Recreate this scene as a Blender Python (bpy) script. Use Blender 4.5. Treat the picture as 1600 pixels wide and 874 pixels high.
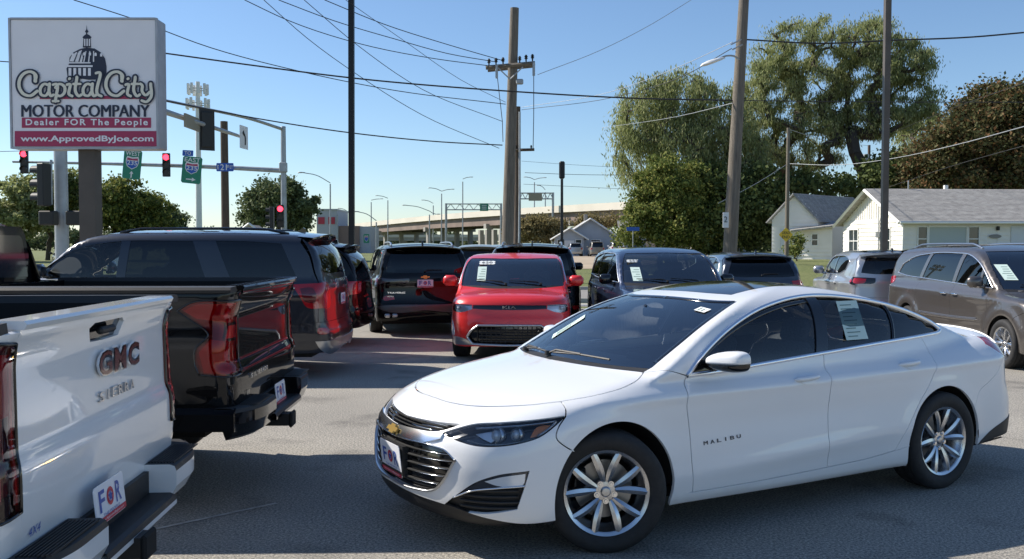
import bpy, math, random
import numpy as np
from mathutils import Vector, Matrix
from mathutils.geometry import delaunay_2d_cdt
R = math.radians
random.seed(7); rng = np.random.default_rng(7)
scn = bpy.context.scene
for o in list(bpy.data.objects): bpy.data.objects.remove(o)
# ---------------------------------------------------------------- camera, sky, sun, exposure
F_PX, HORIZON, CAM_H = 1440.0, 386.0, 1.70
cam = bpy.data.objects.new('camera', bpy.data.cameras.new('camera')); scn.collection.objects.link(cam)
cam.data.sensor_width = 36; cam.data.lens = 36*F_PX/1600; cam.data.clip_end = 4000; cam.data.clip_start = .1
cam.location = (0, 0, CAM_H); cam.rotation_euler = (R(90)-math.atan((437-HORIZON)/F_PX), 0, 0)
scn.camera = cam
SUN_EL, SUN_AZ = R(39.5), R(-68)                     # azimuth measured from +Y (view direction) towards +X
w = bpy.data.worlds.new('World'); scn.world = w; w.use_nodes = True
nt = w.node_tree; sky = nt.nodes.new('ShaderNodeTexSky'); sky.sky_type = 'NISHITA'; sky.sun_disc = False
sky.sun_elevation = SUN_EL; sky.sun_rotation = SUN_AZ; sky.air_density = 1.0; sky.dust_density = .2; sky.ozone_density = 5.2; sky.altitude = 0
nt.links.new(sky.outputs[0], nt.nodes['Background'].inputs[0]); nt.nodes['Background'].inputs[1].default_value = .096
sl = bpy.data.lights.new('sun', 'SUN'); sl.energy = 4.8; sl.angle = R(.53); sl.color = (1, .93, .83)
so = bpy.data.objects.new('sun', sl); scn.collection.objects.link(so)
sd = Vector((math.sin(SUN_AZ)*math.cos(SUN_EL), math.cos(SUN_AZ)*math.cos(SUN_EL), math.sin(SUN_EL)))
so.rotation_euler = sd.to_track_quat('Z', 'Y').to_euler(); so.location = (0, 0, 30)
scn.view_settings.view_transform = 'Standard'; scn.view_settings.look = 'None'
scn.view_settings.exposure = 0.58; scn.view_settings.gamma = 1; scn.view_settings.use_curve_mapping = False

# ---------------------------------------------------------------- materials
M = {}
def mat(name, col, rough=.5, metal=0, coat=0, noise=None, bump=None, emit=None, spec=None, wear=None):
    """noise=(scale, amount): mottled base colour; bump=(scale, strength)"""
    m = bpy.data.materials.new(name); m.use_nodes = True; t = m.node_tree; b = t.nodes['Principled BSDF']
    b.inputs['Base Color'].default_value = (*col, 1); b.inputs['Roughness'].default_value = rough
    b.inputs['Metallic'].default_value = metal; b.inputs['Coat Weight'].default_value = coat; b.inputs['Coat Roughness'].default_value = .03
    if spec is not None: b.inputs['Specular IOR Level'].default_value = spec
    if noise or bump:
        tc = t.nodes.new('ShaderNodeTexCoord')
    if noise:
        n = t.nodes.new('ShaderNodeTexNoise'); n.inputs['Scale'].default_value = noise[0]; n.inputs['Detail'].default_value = 6
        t.links.new(tc.outputs['Object'], n.inputs[0])
        r = t.nodes.new('ShaderNodeValToRGB'); a = noise[1]
        r.color_ramp.elements[0].position = .3; r.color_ramp.elements[1].position = .7
        r.color_ramp.elements[0].color = (*[c*(1-a) for c in col], 1); r.color_ramp.elements[1].color = (*[min(1, c*(1+a)) for c in col], 1)
        t.links.new(n.outputs[0], r.inputs[0]); t.links.new(r.outputs[0], b.inputs['Base Color'])
    if bump:
        n2 = t.nodes.new('ShaderNodeTexNoise'); n2.inputs['Scale'].default_value = bump[0]; n2.inputs['Detail'].default_value = 4
        t.links.new(tc.outputs['Object'], n2.inputs[0])
        bp = t.nodes.new('ShaderNodeBump'); bp.inputs['Strength'].default_value = bump[1]; bp.inputs['Distance'].default_value = .02
        t.links.new(n2.outputs[0], bp.inputs['Height']); t.links.new(bp.outputs[0], b.inputs['Normal'])
    if emit: b.inputs['Emission Color'].default_value = (*emit[0], 1); b.inputs['Emission Strength'].default_value = emit[1]
    M[name] = m; return m
def glassmat(name, tint, refl=1.0, rough=0.0, ior=1.6):
    m = bpy.data.materials.new(name); m.use_nodes = True; t = m.node_tree; t.nodes.remove(t.nodes['Principled BSDF'])
    out = t.nodes['Material Output']; tr = t.nodes.new('ShaderNodeBsdfTransparent'); tr.inputs[0].default_value = (*tint, 1)
    gl = t.nodes.new('ShaderNodeBsdfGlossy'); gl.inputs['Roughness'].default_value = rough; gl.inputs[0].default_value = (refl, refl, refl, 1)
    fr = t.nodes.new('ShaderNodeFresnel'); fr.inputs[0].default_value = ior
    mx = t.nodes.new('ShaderNodeMixShader'); t.links.new(fr.outputs[0], mx.inputs[0]); t.links.new(tr.outputs[0], mx.inputs[1])
    t.links.new(gl.outputs[0], mx.inputs[2]); t.links.new(mx.outputs[0], out.inputs[0]); M[name] = m; return m
def flake(name, col, metal=.55, rough=.32):
    m = mat(name, col, rough, metal, 1.0); return m
mat('white_paint', (.78, .79, .80), .35, 0, 1.0); mat('red_paint', (.72, .02, .018), .35, .1, 1.0)
mat('black_paint', (.002, .0022, .003), .6, 0, .75, spec=.05); mat('badge_red', (.13, .008, .012), .25, .3, 1); mat('bar_chrome', (.80, .81, .83), .17, 1); mat('navy_paint', (.018, .032, .075), .3, .4, 1.0)
mat('slate_paint', (.014, .017, .026), .3, .3, 1.0)
mat('bluegrey_paint', (.035, .045, .065), .3, .5, 1.0)
mat('silver_paint', (.42, .44, .47), .32, .6, 1.0); mat('taupe_paint', (.115, .103, .095), .33, .6, 1.0)
mat('tan_paint', (.28, .26, .22), .4, .4, .8)
mat('chrome', (.78, .79, .8), .07, 1); mat('chrome_soft', (.86, .88, .92), .28, 1); mat('satin', (.5, .51, .53), .28, 1); mat('alloy', (.55, .56, .58), .25, 1, .3)
mat('alloy_dark', (.10, .10, .11), .4, .8)
mat('gloss_black', (.006, .006, .007), .08, 0, .5); mat('trim_black', (.014, .014, .015), .55, bump=(300, .05))
mat('tyre', (.016, .016, .017), .75, noise=(30, .25), bump=(60, .1)); mat('liner', (.008, .008, .008), .9)
mat('seat_cloth', (.13, .13, .14), .9, noise=(80, .2)); mat('dash', (.06, .06, .065), .7)
mat('plate_white', (.75, .76, .8), .4); mat('print_red', (.5, .02, .05), .4); mat('print_blue', (.03, .09, .38), .4); mat('print_black', (.012, .012, .014), .5)
mat('paper', (.55, .68, .62), .7); mat('paper_white', (.75, .77, .75), .6); mat('gold', (.55, .38, .12), .3, .9)
mat('lens_red', (.35, .006, .012), .12, 0, 1.0); mat('lens_dark_red', (.10, .004, .008), .12, 0, 1.0)
mat('amber', (.75, .22, .03), .2, 0, 1.0); mat('lamp_silver', (.55, .57, .6), .22, .9); mat('lamp_black', (.01, .01, .012), .2, .3, 1.0)
mat('lens_smoke', (.05, .052, .06), .1, .2, 1.0); mat('brake_disc', (.30, .29, .28), .4, 1); mat('ice', (.78, .81, .85), .2, .3, 1.0)
glassmat('glass_clear', (.80, .86, .84)); glassmat('glass_tint', (.58, .62, .63)); glassmat('glass_dark', (.035, .04, .045)); glassmat('lens_clear', (.94, .95, .96))
glassmat('glass_shield', (.80, .86, .87), ior=2.5)

# ---------------------------------------------------------------- object helpers
COL = scn.collection
def tag(o, label=None, cat=None, group=None, kind=None):
    if label: o['label'] = label
    if cat: o['category'] = cat
    if group: o['group'] = group
    if kind: o['kind'] = kind
    return o
def thing(name, label, cat, loc=(0, 0, 0), rz=0, group=None):
    o = bpy.data.objects.new(name, None); COL.objects.link(o); o.location = loc; o.rotation_euler = (0, 0, rz)
    o.empty_display_size = .2
    return tag(o, label, cat, group)
def mk(name, V, Fc, m, parent=None, normals=None, smooth=False, mats=None, mi=None):
    me = bpy.data.meshes.new(name); V = np.asarray(V, float)
    me.from_pydata(V.tolist(), [], [tuple(int(i) for i in f) for f in Fc])
    if mats:
        for q in mats: me.materials.append(M[q])
        me.polygons.foreach_set('material_index', np.asarray(mi, np.int32))
    elif m: me.materials.append(M[m])
    if smooth or normals is not None: me.polygons.foreach_set('use_smooth', [True]*len(me.polygons))
    me.update()
    if normals is not None: me.normals_split_custom_set_from_vertices(np.asarray(normals, float).tolist())
    o = bpy.data.objects.new(name, me); COL.objects.link(o)
    if parent: o.parent = parent
    if normals is not None: o.cycles.shadow_terminator_geometry_offset = .35; o.cycles.shadow_terminator_offset = .08
    return o
class MB:
    """collects simple shapes and links them as one mesh object"""
    def __init__(s): s.V = []; s.F = []; s.n = 0
    def add(s, V, Fc):
        V = np.asarray(V, float); s.V.append(V); s.F += [tuple(i+s.n for i in f) for f in Fc]; s.n += len(V); return s
    def box(s, c, d, rz=0, M3=None, taper=1, bevel=0):
        x, y, z = d[0]/2, d[1]/2, d[2]/2
        if bevel:
            b = bevel; V = []
            for sz in (-1, 1):
                for k, (sx, sy) in enumerate(((1, 1), (-1, 1), (-1, -1), (1, -1))):
                    for a in ((x, y-b, z-b), (x-b, y, z-b), (x-b, y-b, z)):
                        V.append((a[0]*sx, a[1]*sy, a[2]*sz))
            V = np.array(V); cen = V*1.0
            import itertools
            hull = convex(V); Fs = hull
            V = V.copy()
        else:
            V = np.array([(-x, -y, -z), (x, -y, -z), (x, y, -z), (-x, y, -z), (-x*taper, -y*taper, z), (x*taper, -y*taper, z), (x*taper, y*taper, z), (-x*taper, y*taper, z)])
            Fs = [(0, 3, 2, 1), (4, 5, 6, 7), (0, 1, 5, 4), (1, 2, 6, 5), (2, 3, 7, 6), (3, 0, 4, 7)]
        if rz: V = V @ np.array([[math.cos(rz), math.sin(rz), 0], [-math.sin(rz), math.cos(rz), 0], [0, 0, 1]])
        if M3 is not None: V = V @ np.asarray(M3).T
        return s.add(V+np.asarray(c, float), Fs)
    def tube(s, pts, r, n=8, cap=True, r2=None):
        P = np.asarray(pts, float); k = len(P); rr = np.broadcast_to(np.linspace(r, r2 if r2 is not None else r, k) if np.isscalar(r) else np.asarray(r), (k,))
        T = np.gradient(P, axis=0); T /= np.linalg.norm(T, axis=1)[:, None]+1e-12
        up = np.array([0, 0, 1.]) if abs(T[0][2]) < .9 else np.array([0, 1., 0])
        V = []
        u = np.cross(up, T[0]); u /= np.linalg.norm(u)
        for i in range(k):
            u = u-T[i]*np.dot(u, T[i]); u /= np.linalg.norm(u); v = np.cross(T[i], u)
            for j in range(n):
                a = 2*math.pi*j/n; V.append(P[i]+rr[i]*(math.cos(a)*u+math.sin(a)*v))
        Fs = [(i*n+j, i*n+(j+1) % n, (i+1)*n+(j+1) % n, (i+1)*n+j) for i in range(k-1) for j in range(n)]
        if cap: Fs += [tuple(range(n))[::-1], tuple(range((k-1)*n, k*n))]
        return s.add(V, Fs)
    def lathe(s, prof, c=(0, 0, 0), axis='z', n=24, M3=None):
        """prof: (radius, height) list"""
        V = []; k = len(prof)
        for r, h in prof:
            for j in range(n):
                a = 2*math.pi*j/n; p = (r*math.cos(a), r*math.sin(a), h)
                V.append(p if axis == 'z' else (p[0], p[2], p[1]) if axis == 'y' else (p[2], p[0], p[1]))
        Fs = [(i*n+j, i*n+(j+1) % n, (i+1)*n+(j+1) % n, (i+1)*n+j) for i in range(k-1) for j in range(n)]
        V = np.array(V)
        if M3 is not None: V = V @ np.asarray(M3).T
        if axis == 'y': Fs = [f[::-1] for f in Fs]
        return s.add(V+np.asarray(c, float), Fs)
    def prism(s, poly, O, A, B, N, d):
        """2D outline (counter-clockwise) in plane O+a*A+b*B extruded by d along N (both ways from 0 to d)"""
        O, A, B, N = [np.asarray(q, float) for q in (O, A, B, N)]; n = len(poly)
        P = [O+a*A+b*B for a, b in poly]; Q = [p+N*d for p in P]
        return s.add(P+Q, [tuple(range(n))[::-1], tuple(range(n, 2*n))]+[(i, (i+1) % n, n+(i+1) % n, n+i) for i in range(n)])
    def done(s, name, m, parent=None, smooth=False, **k):
        o = mk(name, np.concatenate(s.V), s.F, m, parent, smooth=False, **k)
        if smooth:
            import bmesh
            bm = bmesh.new(); bm.from_mesh(o.data)
            for f in bm.faces: f.smooth = True
            for e in bm.edges:
                if len(e.link_faces) == 2 and e.calc_face_angle(0) > R(smooth if smooth is not True else 35): e.smooth = False
            bm.to_mesh(o.data); bm.free()
        return o
def convex(V):
    import bmesh
    bm = bmesh.new(); vs = [bm.verts.new(v) for v in V]
    r = bmesh.ops.convex_hull(bm, input=vs); bm.verts.index_update()
    Fs = [tuple(v.index for v in f.verts) for f in bm.faces]; bm.free(); return Fs
def textmesh(s, size=1, sx=1, weight=0, shear=0, space=1, align='CENTER', depth=0):
    cu = bpy.data.curves.new('t', 'FONT'); cu.body = s; cu.size = size; cu.offset = weight; cu.shear = shear; cu.space_character = space
    cu.align_x = align; cu.align_y = 'CENTER'; cu.extrude = depth; cu.resolution_u = 3
    o = bpy.data.objects.new('t', cu); COL.objects.link(o); dg = bpy.context.evaluated_depsgraph_get(); dg.update()
    me = o.evaluated_get(dg).to_mesh(); V = np.array([v.co[:] for v in me.vertices]).reshape(-1, 3); Fs = [tuple(p.vertices) for p in me.polygons]
    o.evaluated_get(dg).to_mesh_clear(); bpy.data.objects.remove(o); bpy.data.curves.remove(cu)
    if len(V): V[:, 0] *= sx
    return V, Fs
def put(V, O, A, B, N=None):
    """map flat (x,y,z) vertices to plane O + x*A + y*B + z*N"""
    O, A, B = [np.asarray(q, float) for q in (O, A, B)]; N = np.cross(A, B) if N is None else np.asarray(N, float)
    V = np.asarray(V, float); return O+V[:, :1]*A+V[:, 1:2]*B+V[:, 2:3]*N
def lettering(name, s, O, A, B, m, parent, size=1, fit=None, **k):
    V, Fs = textmesh(s, size, **k)
    if fit:
        mn, mx = V.min(0), V.max(0); V[:, 0] = (V[:, 0]-(mn[0]+mx[0])/2)*fit[0]/(mx[0]-mn[0]); V[:, 1] = (V[:, 1]-(mn[1]+mx[1])/2)*fit[1]/(mx[1]-mn[1])
    return mk(name, put(V, O, A, B), Fs, m, parent)
def copy_tree(o, parent=None):
    c = o.copy(); COL.objects.link(c)
    if parent: c.parent = parent
    for ch in list(o.children): copy_tree(ch, c)
    return c
def disc_poly(n=24, rx=1, ry=1): return [(rx*math.cos(2*math.pi*k/n), ry*math.sin(2*math.pi*k/n)) for k in range(n)]
# ---------------------------------------------------------------- implicit car bodies and projected panels
def pchip(P):
    P = sorted(P); x = np.array([p[0] for p in P], float); y = np.array([p[1] for p in P], float); h = np.diff(x); d = np.diff(y)/h
    m = np.zeros(len(x)); m[0] = d[0]; m[-1] = d[-1]
    for i in range(1, len(x)-1):
        if d[i-1]*d[i] > 0:
            a, b = 2*h[i]+h[i-1], h[i]+2*h[i-1]; m[i] = (a+b)/(a/d[i-1]+b/d[i])
    def f(t):
        i = np.clip(np.searchsorted(x, t)-1, 0, len(h)-1); s = (t-x[i])/h[i]; s = np.clip(s, -50, 50)
        r = (2*s**3-3*s**2+1)*y[i]+(s**3-2*s**2+s)*h[i]*m[i]+(-2*s**3+3*s**2)*y[i+1]+(s**3-s**2)*h[i]*m[i+1]
        r = np.where(t < x[0], y[0]+(t-x[0])*m[0], r); return np.where(t > x[-1], y[-1]+(t-x[-1])*m[-1], r)
    return f
def tab(P, sm=.03):
    """smoothed 1-D table; P list of (t, value) or a number"""
    if np.isscalar(P): return lambda t: np.full(np.shape(t), float(P))
    f = pchip(P); lo, hi = min(p[0] for p in P)-.6, max(p[0] for p in P)+.6; st = .004
    t = np.arange(lo, hi, st); y = f(t)
    if sm:
        k = int(3*sm/st); g = np.exp(-.5*(np.arange(-k, k+1)*st/sm)**2); g /= g.sum()
        y = np.convolve(np.pad(y, k, mode='edge'), g, 'valid')
    return lambda q: np.interp(q, t, y)
def smax(a, b, k):
    h = np.maximum(k-np.abs(a-b), 0)/k; return np.maximum(a, b)+h*h*k*.25
def smin(a, b, k): return -smax(-a, -b, k)
def catmull(P, step=.02):
    P = np.asarray(P, float)
    if len(P) == 2: n = max(2, int(np.linalg.norm(P[1]-P[0])/step)+1); return np.linspace(P[0], P[1], n)
    out = []; Q = np.vstack([2*P[0]-P[1], P, 2*P[-1]-P[-2]])
    for i in range(1, len(Q)-2):
        n = max(2, int(np.linalg.norm(Q[i+1]-Q[i])/step)+1); t = np.linspace(0, 1, n, endpoint=False)[:, None]
        a, b, c, d = Q[i-1], Q[i], Q[i+1], Q[i+2]
        # finite tangents limited by chord lengths
        l0, l1, l2 = np.linalg.norm(b-a)+1e-9, np.linalg.norm(c-b)+1e-9, np.linalg.norm(d-c)+1e-9
        m1 = ((b-a)/l0*l1+(c-b)/l1*l0)/(l0+l1)*l1; m2 = ((c-b)/l1*l2+(d-c)/l2*l1)/(l1+l2)*l1
        out.append((2*t**3-3*t**2+1)*b+(t**3-2*t**2+t)*m1+(-2*t**3+3*t**2)*c+(t**3-t**2)*m2)
    out.append(P[-1:]); return np.vstack(out)
def inpoly(P, poly):
    x, y = P[:, 0:1], P[:, 1:2]; a = poly; b = np.roll(poly, -1, 0)
    c = ((a[:, 1] > y) != (b[:, 1] > y)) & (x < (b[:, 0]-a[:, 0])*(y-a[:, 1])/(b[:, 1]-a[:, 1]+1e-15)+a[:, 0])
    return c.sum(1) % 2 == 1
def dpoly(P, poly):
    a = poly; b = np.roll(poly, -1, 0); d = b-a; out = np.full(len(P), 1e9)
    for i in range(0, len(P), 4000):
        Q = P[i:i+4000, None, :]; t = np.clip(((Q-a)*d).sum(2)/((d*d).sum(1)+1e-15), 0, 1)
        out[i:i+4000] = np.sqrt((((a+t[..., None]*d)-Q)**2).sum(2)).min(1)
    return out
class Body:
    def __init__(s, **k):
        s.__dict__.update(dict(k_corner=.22, k_top=.10, k_bot=.05, k_green=.03, k_glass=.05, k_roof=.16, bow_f=.30, bow_r=.14, bow_p=2.4,
                               crown=.03, rcrown=.05, bow_ws=.20, bow_bl=.16, nws=.5, nbl=.6, extra=None, xextra=None, textra=None, z0=.62, xa=1.0, green=True, RC=.8))
        s.__dict__.update(k)
        s.fWx = tab(s.Wx, .08); s.fWz = tab(s.Wz, .02); s.fXf = tab(s.Xf, .012); s.fXr = tab(s.Xr, .012); s.fZt = tab(s.Zt, .04); s.fZb = tab(s.Zb, .03)
        if s.green:
            s.fXw = tab(s.Xw, .02); s.fXb = tab(s.Xb, .02); s.fZr = tab(s.Zr, .06); s.fGx = tab(s.Gx, .08); s.fGz = tab(s.Gz, .02)
        s.xb = s.L-getattr(s, 'tail_axis', .9)
    def F(s, x, y, z):
        ay = np.abs(y); W = s.fWx(x)+s.fWz(z)
        if s.extra: W = W+s.extra(x, z)
        bw = (ay/.9)**s.bow_p
        nose = s.fXf(z)+s.bow_f*bw-x
        if s.xextra: nose = nose+s.xextra(ay, z)
        tail = x-s.fXr(z)+s.bow_r*bw
        top = z-s.fZt(x)+s.crown*(ay/.8)**2
        if s.textra: top = top-s.textra(x, ay)
        f = smax(smax(nose, ay-W, s.k_corner), tail, getattr(s, 'k_rear', s.k_corner))
        f = smax(f, top, s.k_top); f = smax(f, s.fZb(x)-z, s.k_bot)
        if s.green:
            g = smax((s.fXw(z)+s.bow_ws*ay**2-x)*s.nws, (x-s.fXb(z)+s.bow_bl*ay**2)*s.nbl, .05)
            g = smax(g, ay-s.fGx(x)-s.fGz(z), s.k_glass); g = smax(g, z-s.fZr(x)+s.rcrown*(ay/.6)**2, s.k_roof)
            g = smax(g, getattr(s, "gmin", .5)-z, .05)
            f = smin(f, g, s.k_green)
        return f
    def rays(s, dom, uv):
        u, v = uv[:, 0], uv[:, 1]; n = len(u); o = np.zeros((n, 3)); d = np.zeros((n, 3)); one = np.ones(n)
        if dom == 'side': o[:, 0] = u; o[:, 2] = v; o[:, 1] = 1.5; d[:, 1] = -1; t1 = 1.5*one
        elif dom == 'top': o[:, 0] = u; o[:, 1] = v; o[:, 2] = 2.6; d[:, 2] = -1; t1 = 2.2*one
        elif dom == 'front': o[:, 1] = u; o[:, 2] = v; o[:, 0] = -.5; d[:, 0] = 1; t1 = (s.L/2+.5)*one
        elif dom == 'rear': o[:, 1] = u; o[:, 2] = v; o[:, 0] = s.L+.5; d[:, 0] = -1; t1 = (s.L/2+.5)*one
        elif dom == 'cyl':
            a = v/s.RC; d[:, 1] = -np.cos(a); d[:, 2] = -np.sin(a); o[:, 0] = u; o[:, 1] = 2.4*np.cos(a); o[:, 2] = s.z0+2.4*np.sin(a); t1 = 2.4*one
        elif dom in ('nose', 'tail'):
            a = u/.9; sg = -1 if dom == 'nose' else 1; xa = s.xa if dom == 'nose' else s.xb
            d[:, 0] = -sg*np.cos(a); d[:, 1] = -np.sin(a); o[:, 0] = xa+sg*2*np.cos(a); o[:, 1] = 2*np.sin(a); o[:, 2] = v; t1 = 2*one
        return o, d, t1
    def solve(s, dom, uv):
        uv = np.asarray(uv, float).reshape(-1, 2); o, d, t1 = s.rays(dom, uv); lo = np.zeros(len(uv)); hi = t1.copy()
        # coarse march to first inside sample, then bisect
        found = np.zeros(len(uv), bool); st = np.full(len(uv), 0.); en = t1.copy()
        for k in np.linspace(.08, 1, 40):
            t = t1*k; p = o+d*t[:, None]; ins = s.F(p[:, 0], p[:, 1], p[:, 2]) < 0
            new = ins & ~found; en[new] = t[new]; st[new] = t[new]-t1[new]*(.92/39)*1.01; found |= ins
        lo, hi = np.maximum(st, 0), en
        for _ in range(22):
            m = (lo+hi)/2; p = o+d*m[:, None]; ins = s.F(p[:, 0], p[:, 1], p[:, 2]) < 0
            hi = np.where(ins, m, hi); lo = np.where(ins, lo, m)
        return o+d*((lo+hi)/2)[:, None]
    def uv(s, dom, P):
        P = np.asarray(P); x, y, z = P[:, 0], P[:, 1], P[:, 2]
        if dom == 'side': return np.stack([x, z], 1)
        if dom == 'top': return np.stack([x, y], 1)
        if dom in ('front', 'rear'): return np.stack([y, z], 1)
        if dom == 'cyl': return np.stack([x, np.arctan2(z-s.z0, y)*s.RC], 1)
        if dom == 'nose': return np.stack([np.arctan2(y, s.xa-x)*.9, z], 1)
        if dom == 'tail': return np.stack([np.arctan2(y, x-s.xb)*.9, z], 1)
    def normal(s, P, h=.004):
        P = np.asarray(P); x, y, z = P[:, 0], P[:, 1], P[:, 2]
        g = np.stack([s.F(x+h, y, z)-s.F(x-h, y, z), s.F(x, y+h, z)-s.F(x, y-h, z), s.F(x, y, z+h)-s.F(x, y, z-h)], 1)
        return g/(np.linalg.norm(g, axis=1)[:, None]+1e-12)
    def C(s, dom, pts, step=.02):
        """dense 3-D curve on the body from control points given in a projection domain"""
        return s.solve(dom, catmull(pts, step))
    def seg(s, A, B, dom, n=12):
        """curve on the body between two 3-D points, straight in a domain"""
        a, b = s.uv(dom, np.array([A, B])); return s.solve(dom, np.linspace(a, b, n))
def cleanpoly(Q, P3, tol=.0015):
    keep = [0]
    for i in range(1, len(Q)):
        if np.linalg.norm(Q[i]-Q[keep[-1]]) > tol: keep.append(i)
    if np.linalg.norm(Q[keep[-1]]-Q[0]) <= tol: keep.pop()
    return Q[keep], P3[keep]
def panel(b, name, dom, curves, m, parent, holes=(), sp=.05, off=0., depth=.018, gap=.0022, mirror='both', fl=None):
    """one body panel: outline = joined 3-D curves (y>=0 half) mapped into a domain, filled with a CDT grid and set on the body surface.
    mirror: both = one mesh across the car, pair = two objects, left / right = one side only, none = as given"""
    def poly(cs, g):
        P3 = np.vstack(cs); Q = b.uv(dom, P3); Q, P3 = cleanpoly(Q, P3)
        A = .5*np.sum(Q[:, 0]*np.roll(Q[:, 1], -1)-np.roll(Q[:, 0], -1)*Q[:, 1])
        if A < 0: Q = Q[::-1]; P3 = P3[::-1]
        if g:
            t1 = Q-np.roll(Q, 1, 0); t2 = np.roll(Q, -1, 0)-Q
            t1 /= np.linalg.norm(t1, axis=1)[:, None]+1e-12; t2 /= np.linalg.norm(t2, axis=1)[:, None]+1e-12
            n1 = np.stack([-t1[:, 1], t1[:, 0]], 1); n2 = np.stack([-t2[:, 1], t2[:, 0]], 1); nn = n1+n2
            nn /= np.linalg.norm(nn, axis=1)[:, None]+1e-12; sc = 1/np.maximum((nn*n1).sum(1), .5)
            mv = nn*sc[:, None]*g; c = np.abs(P3[:, 1]) < 2e-4
            if dom in ('cyl',): mv[c, 1] = 0
            elif dom == 'top': mv[c, 1] = 0
            elif dom != 'side': mv[c, 0] = 0
            Q = Q+mv
        return Q
    outer = poly(curves, gap); H = [poly(h, -gap if gap else 0) for h in holes]
    lo, hi = outer.min(0), outer.max(0); sy = sp*(.5 if dom == 'cyl' else 1); nx, ny = int((hi[0]-lo[0])/sp)+2, int((hi[1]-lo[1])/sy)+2
    gx, gy = np.meshgrid(lo[0]+np.arange(nx)*sp, lo[1]+np.arange(ny)*sy); gx = gx+(np.arange(ny)[:, None] % 2)*sp*.5
    G = np.stack([gx.ravel(), gy.ravel()], 1); G = G[inpoly(G, outer)]
    if len(G): G = G[dpoly(G, outer) > sy*.42]
    for h in H:
        if len(G): G = G[~inpoly(G, h)]
        if len(G): G = G[dpoly(G, h) > sy*.42]
    pts = [outer]; edges = [(i, (i+1) % len(outer)) for i in range(len(outer))]; n = len(outer)
    for h in H: pts.append(h); edges += [(n+i, n+(i+1) % len(h)) for i in range(len(h))]; n += len(h)
    A = np.vstack(pts+[G]); vc, _, fc, *_ = delaunay_2d_cdt([Vector(p) for p in A.tolist()], edges, [], 0, 1e-5)
    UV = np.array([(v[0], v[1]) for v in vc]); T = np.array([f for f in fc if len(f) == 3])
    cen = UV[T].mean(1); ok = inpoly(cen, outer)
    for h in H: ok &= ~inpoly(cen, h)
    T = T[ok]; P = b.solve(dom, UV); N = b.normal(P)
    # orient outward
    fn = np.cross(P[T[:, 1]]-P[T[:, 0]], P[T[:, 2]]-P[T[:, 0]]); flip = (fn*N[T].mean(1)).sum(1) < 0; T[flip] = T[flip][:, ::-1]
    if abs(P[:, 1]).min() < 1e-3: N[np.abs(P[:, 1]) < 2e-4, 1] = 0; N /= np.linalg.norm(N, axis=1)[:, None]
    P = P+N*off
    if fl: P = fl(P, N)
    # rim
    E = {}
    for t in T:
        for a, c in ((t[0], t[1]), (t[1], t[2]), (t[2], t[0])):
            k = (min(a, c), max(a, c)); E[k] = None if k in E else (a, c)
    be = [e for e in E.values() if e and not (abs(P[e[0], 1]) < 1e-3 and abs(P[e[1], 1]) < 1e-3 and mirror == 'both')]
    V = [P]; NN = [N]; Fc = [tuple(t) for t in T]; n = len(P)
    if depth and be:
        a = np.array([e[0] for e in be]); c = np.array([e[1] for e in be]); tn = np.cross(P[c]-P[a], N[a]); tn /= np.linalg.norm(tn, axis=1)[:, None]+1e-12
        bl = .8*tn+.2*N[a]; bl /= np.linalg.norm(bl, axis=1)[:, None]; k = len(be)
        V += [P[a], P[c], P[c]-N[c]*depth, P[a]-N[a]*depth]; NN += [bl, bl, tn, tn]
        Fc += [(n+k+i, n+i, n+3*k+i, n+2*k+i) for i in range(k)]
    V = np.vstack(V); NN = np.vstack(NN)
    Mr = np.array([1, -1, 1.])
    if mirror == 'both':
        n = len(V); return mk(name, np.vstack([V, V*Mr]), Fc+[tuple(i+n for i in f[::-1]) for f in Fc], m, parent, np.vstack([NN, NN*Mr]))
    out = []
    if mirror in ('none', 'right', 'pair'): out.append(mk(name, V, Fc, m, parent, NN))           # +y side (passenger)
    if mirror in ('left', 'pair'): out.append(mk(name, V*Mr, [f[::-1] for f in Fc], m, parent, NN*Mr))   # -y side (driver)
    return out if len(out) > 1 else out[0]
def strip(b, name, P, m, parent, w=.012, h=.006, off=0., mirror='pair', N=None, taper=False):
    """half-round moulding along a 3-D curve lying on the body"""
    N = b.normal(P) if N is None else N; T = np.gradient(P, axis=0); T /= np.linalg.norm(T, axis=1)[:, None]+1e-12; S = np.cross(T, N); S /= np.linalg.norm(S, axis=1)[:, None]+1e-12
    V = []; prof = [(-1, -.6), (-.9, .35), (-.45, .9), (0, 1), (.45, .9), (.9, .35), (1, -.6)]; k = len(prof)
    for i in range(len(P)):
        s_ = min(1, min(i, len(P)-1-i)/4+.15) if taper else 1
        for a, c in prof: V.append(P[i]+S[i]*a*w*.5*s_+N[i]*(c*h*s_+off))
    Fc = [(i*k+j, i*k+j+1, (i+1)*k+j+1, (i+1)*k+j) for i in range(len(P)-1) for j in range(k-1)]+[tuple(range(k)), tuple(range((len(P)-1)*k, len(P)*k))[::-1]]
    V = np.array(V); Mr = np.array([1, -1, 1.])
    if mirror == 'both':
        n = len(V); return mk(name, np.vstack([V, V*Mr]), Fc+[tuple(i+n for i in f[::-1]) for f in Fc], m, parent, smooth=True)
    out = []
    if mirror in ('none', 'right', 'pair'): out.append(mk(name, V, Fc, m, parent, smooth=True))
    if mirror in ('left', 'pair'): out.append(mk(name, V*Mr, [f[::-1] for f in Fc], m, parent, smooth=True))
    return out if len(out) > 1 else out[0]
def arc(cx, cz, r, a0, a1, n=24):
    a = np.radians(np.linspace(a0, a1, n)); return [(cx+r*math.cos(t), cz+r*math.sin(t)) for t in a]
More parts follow.
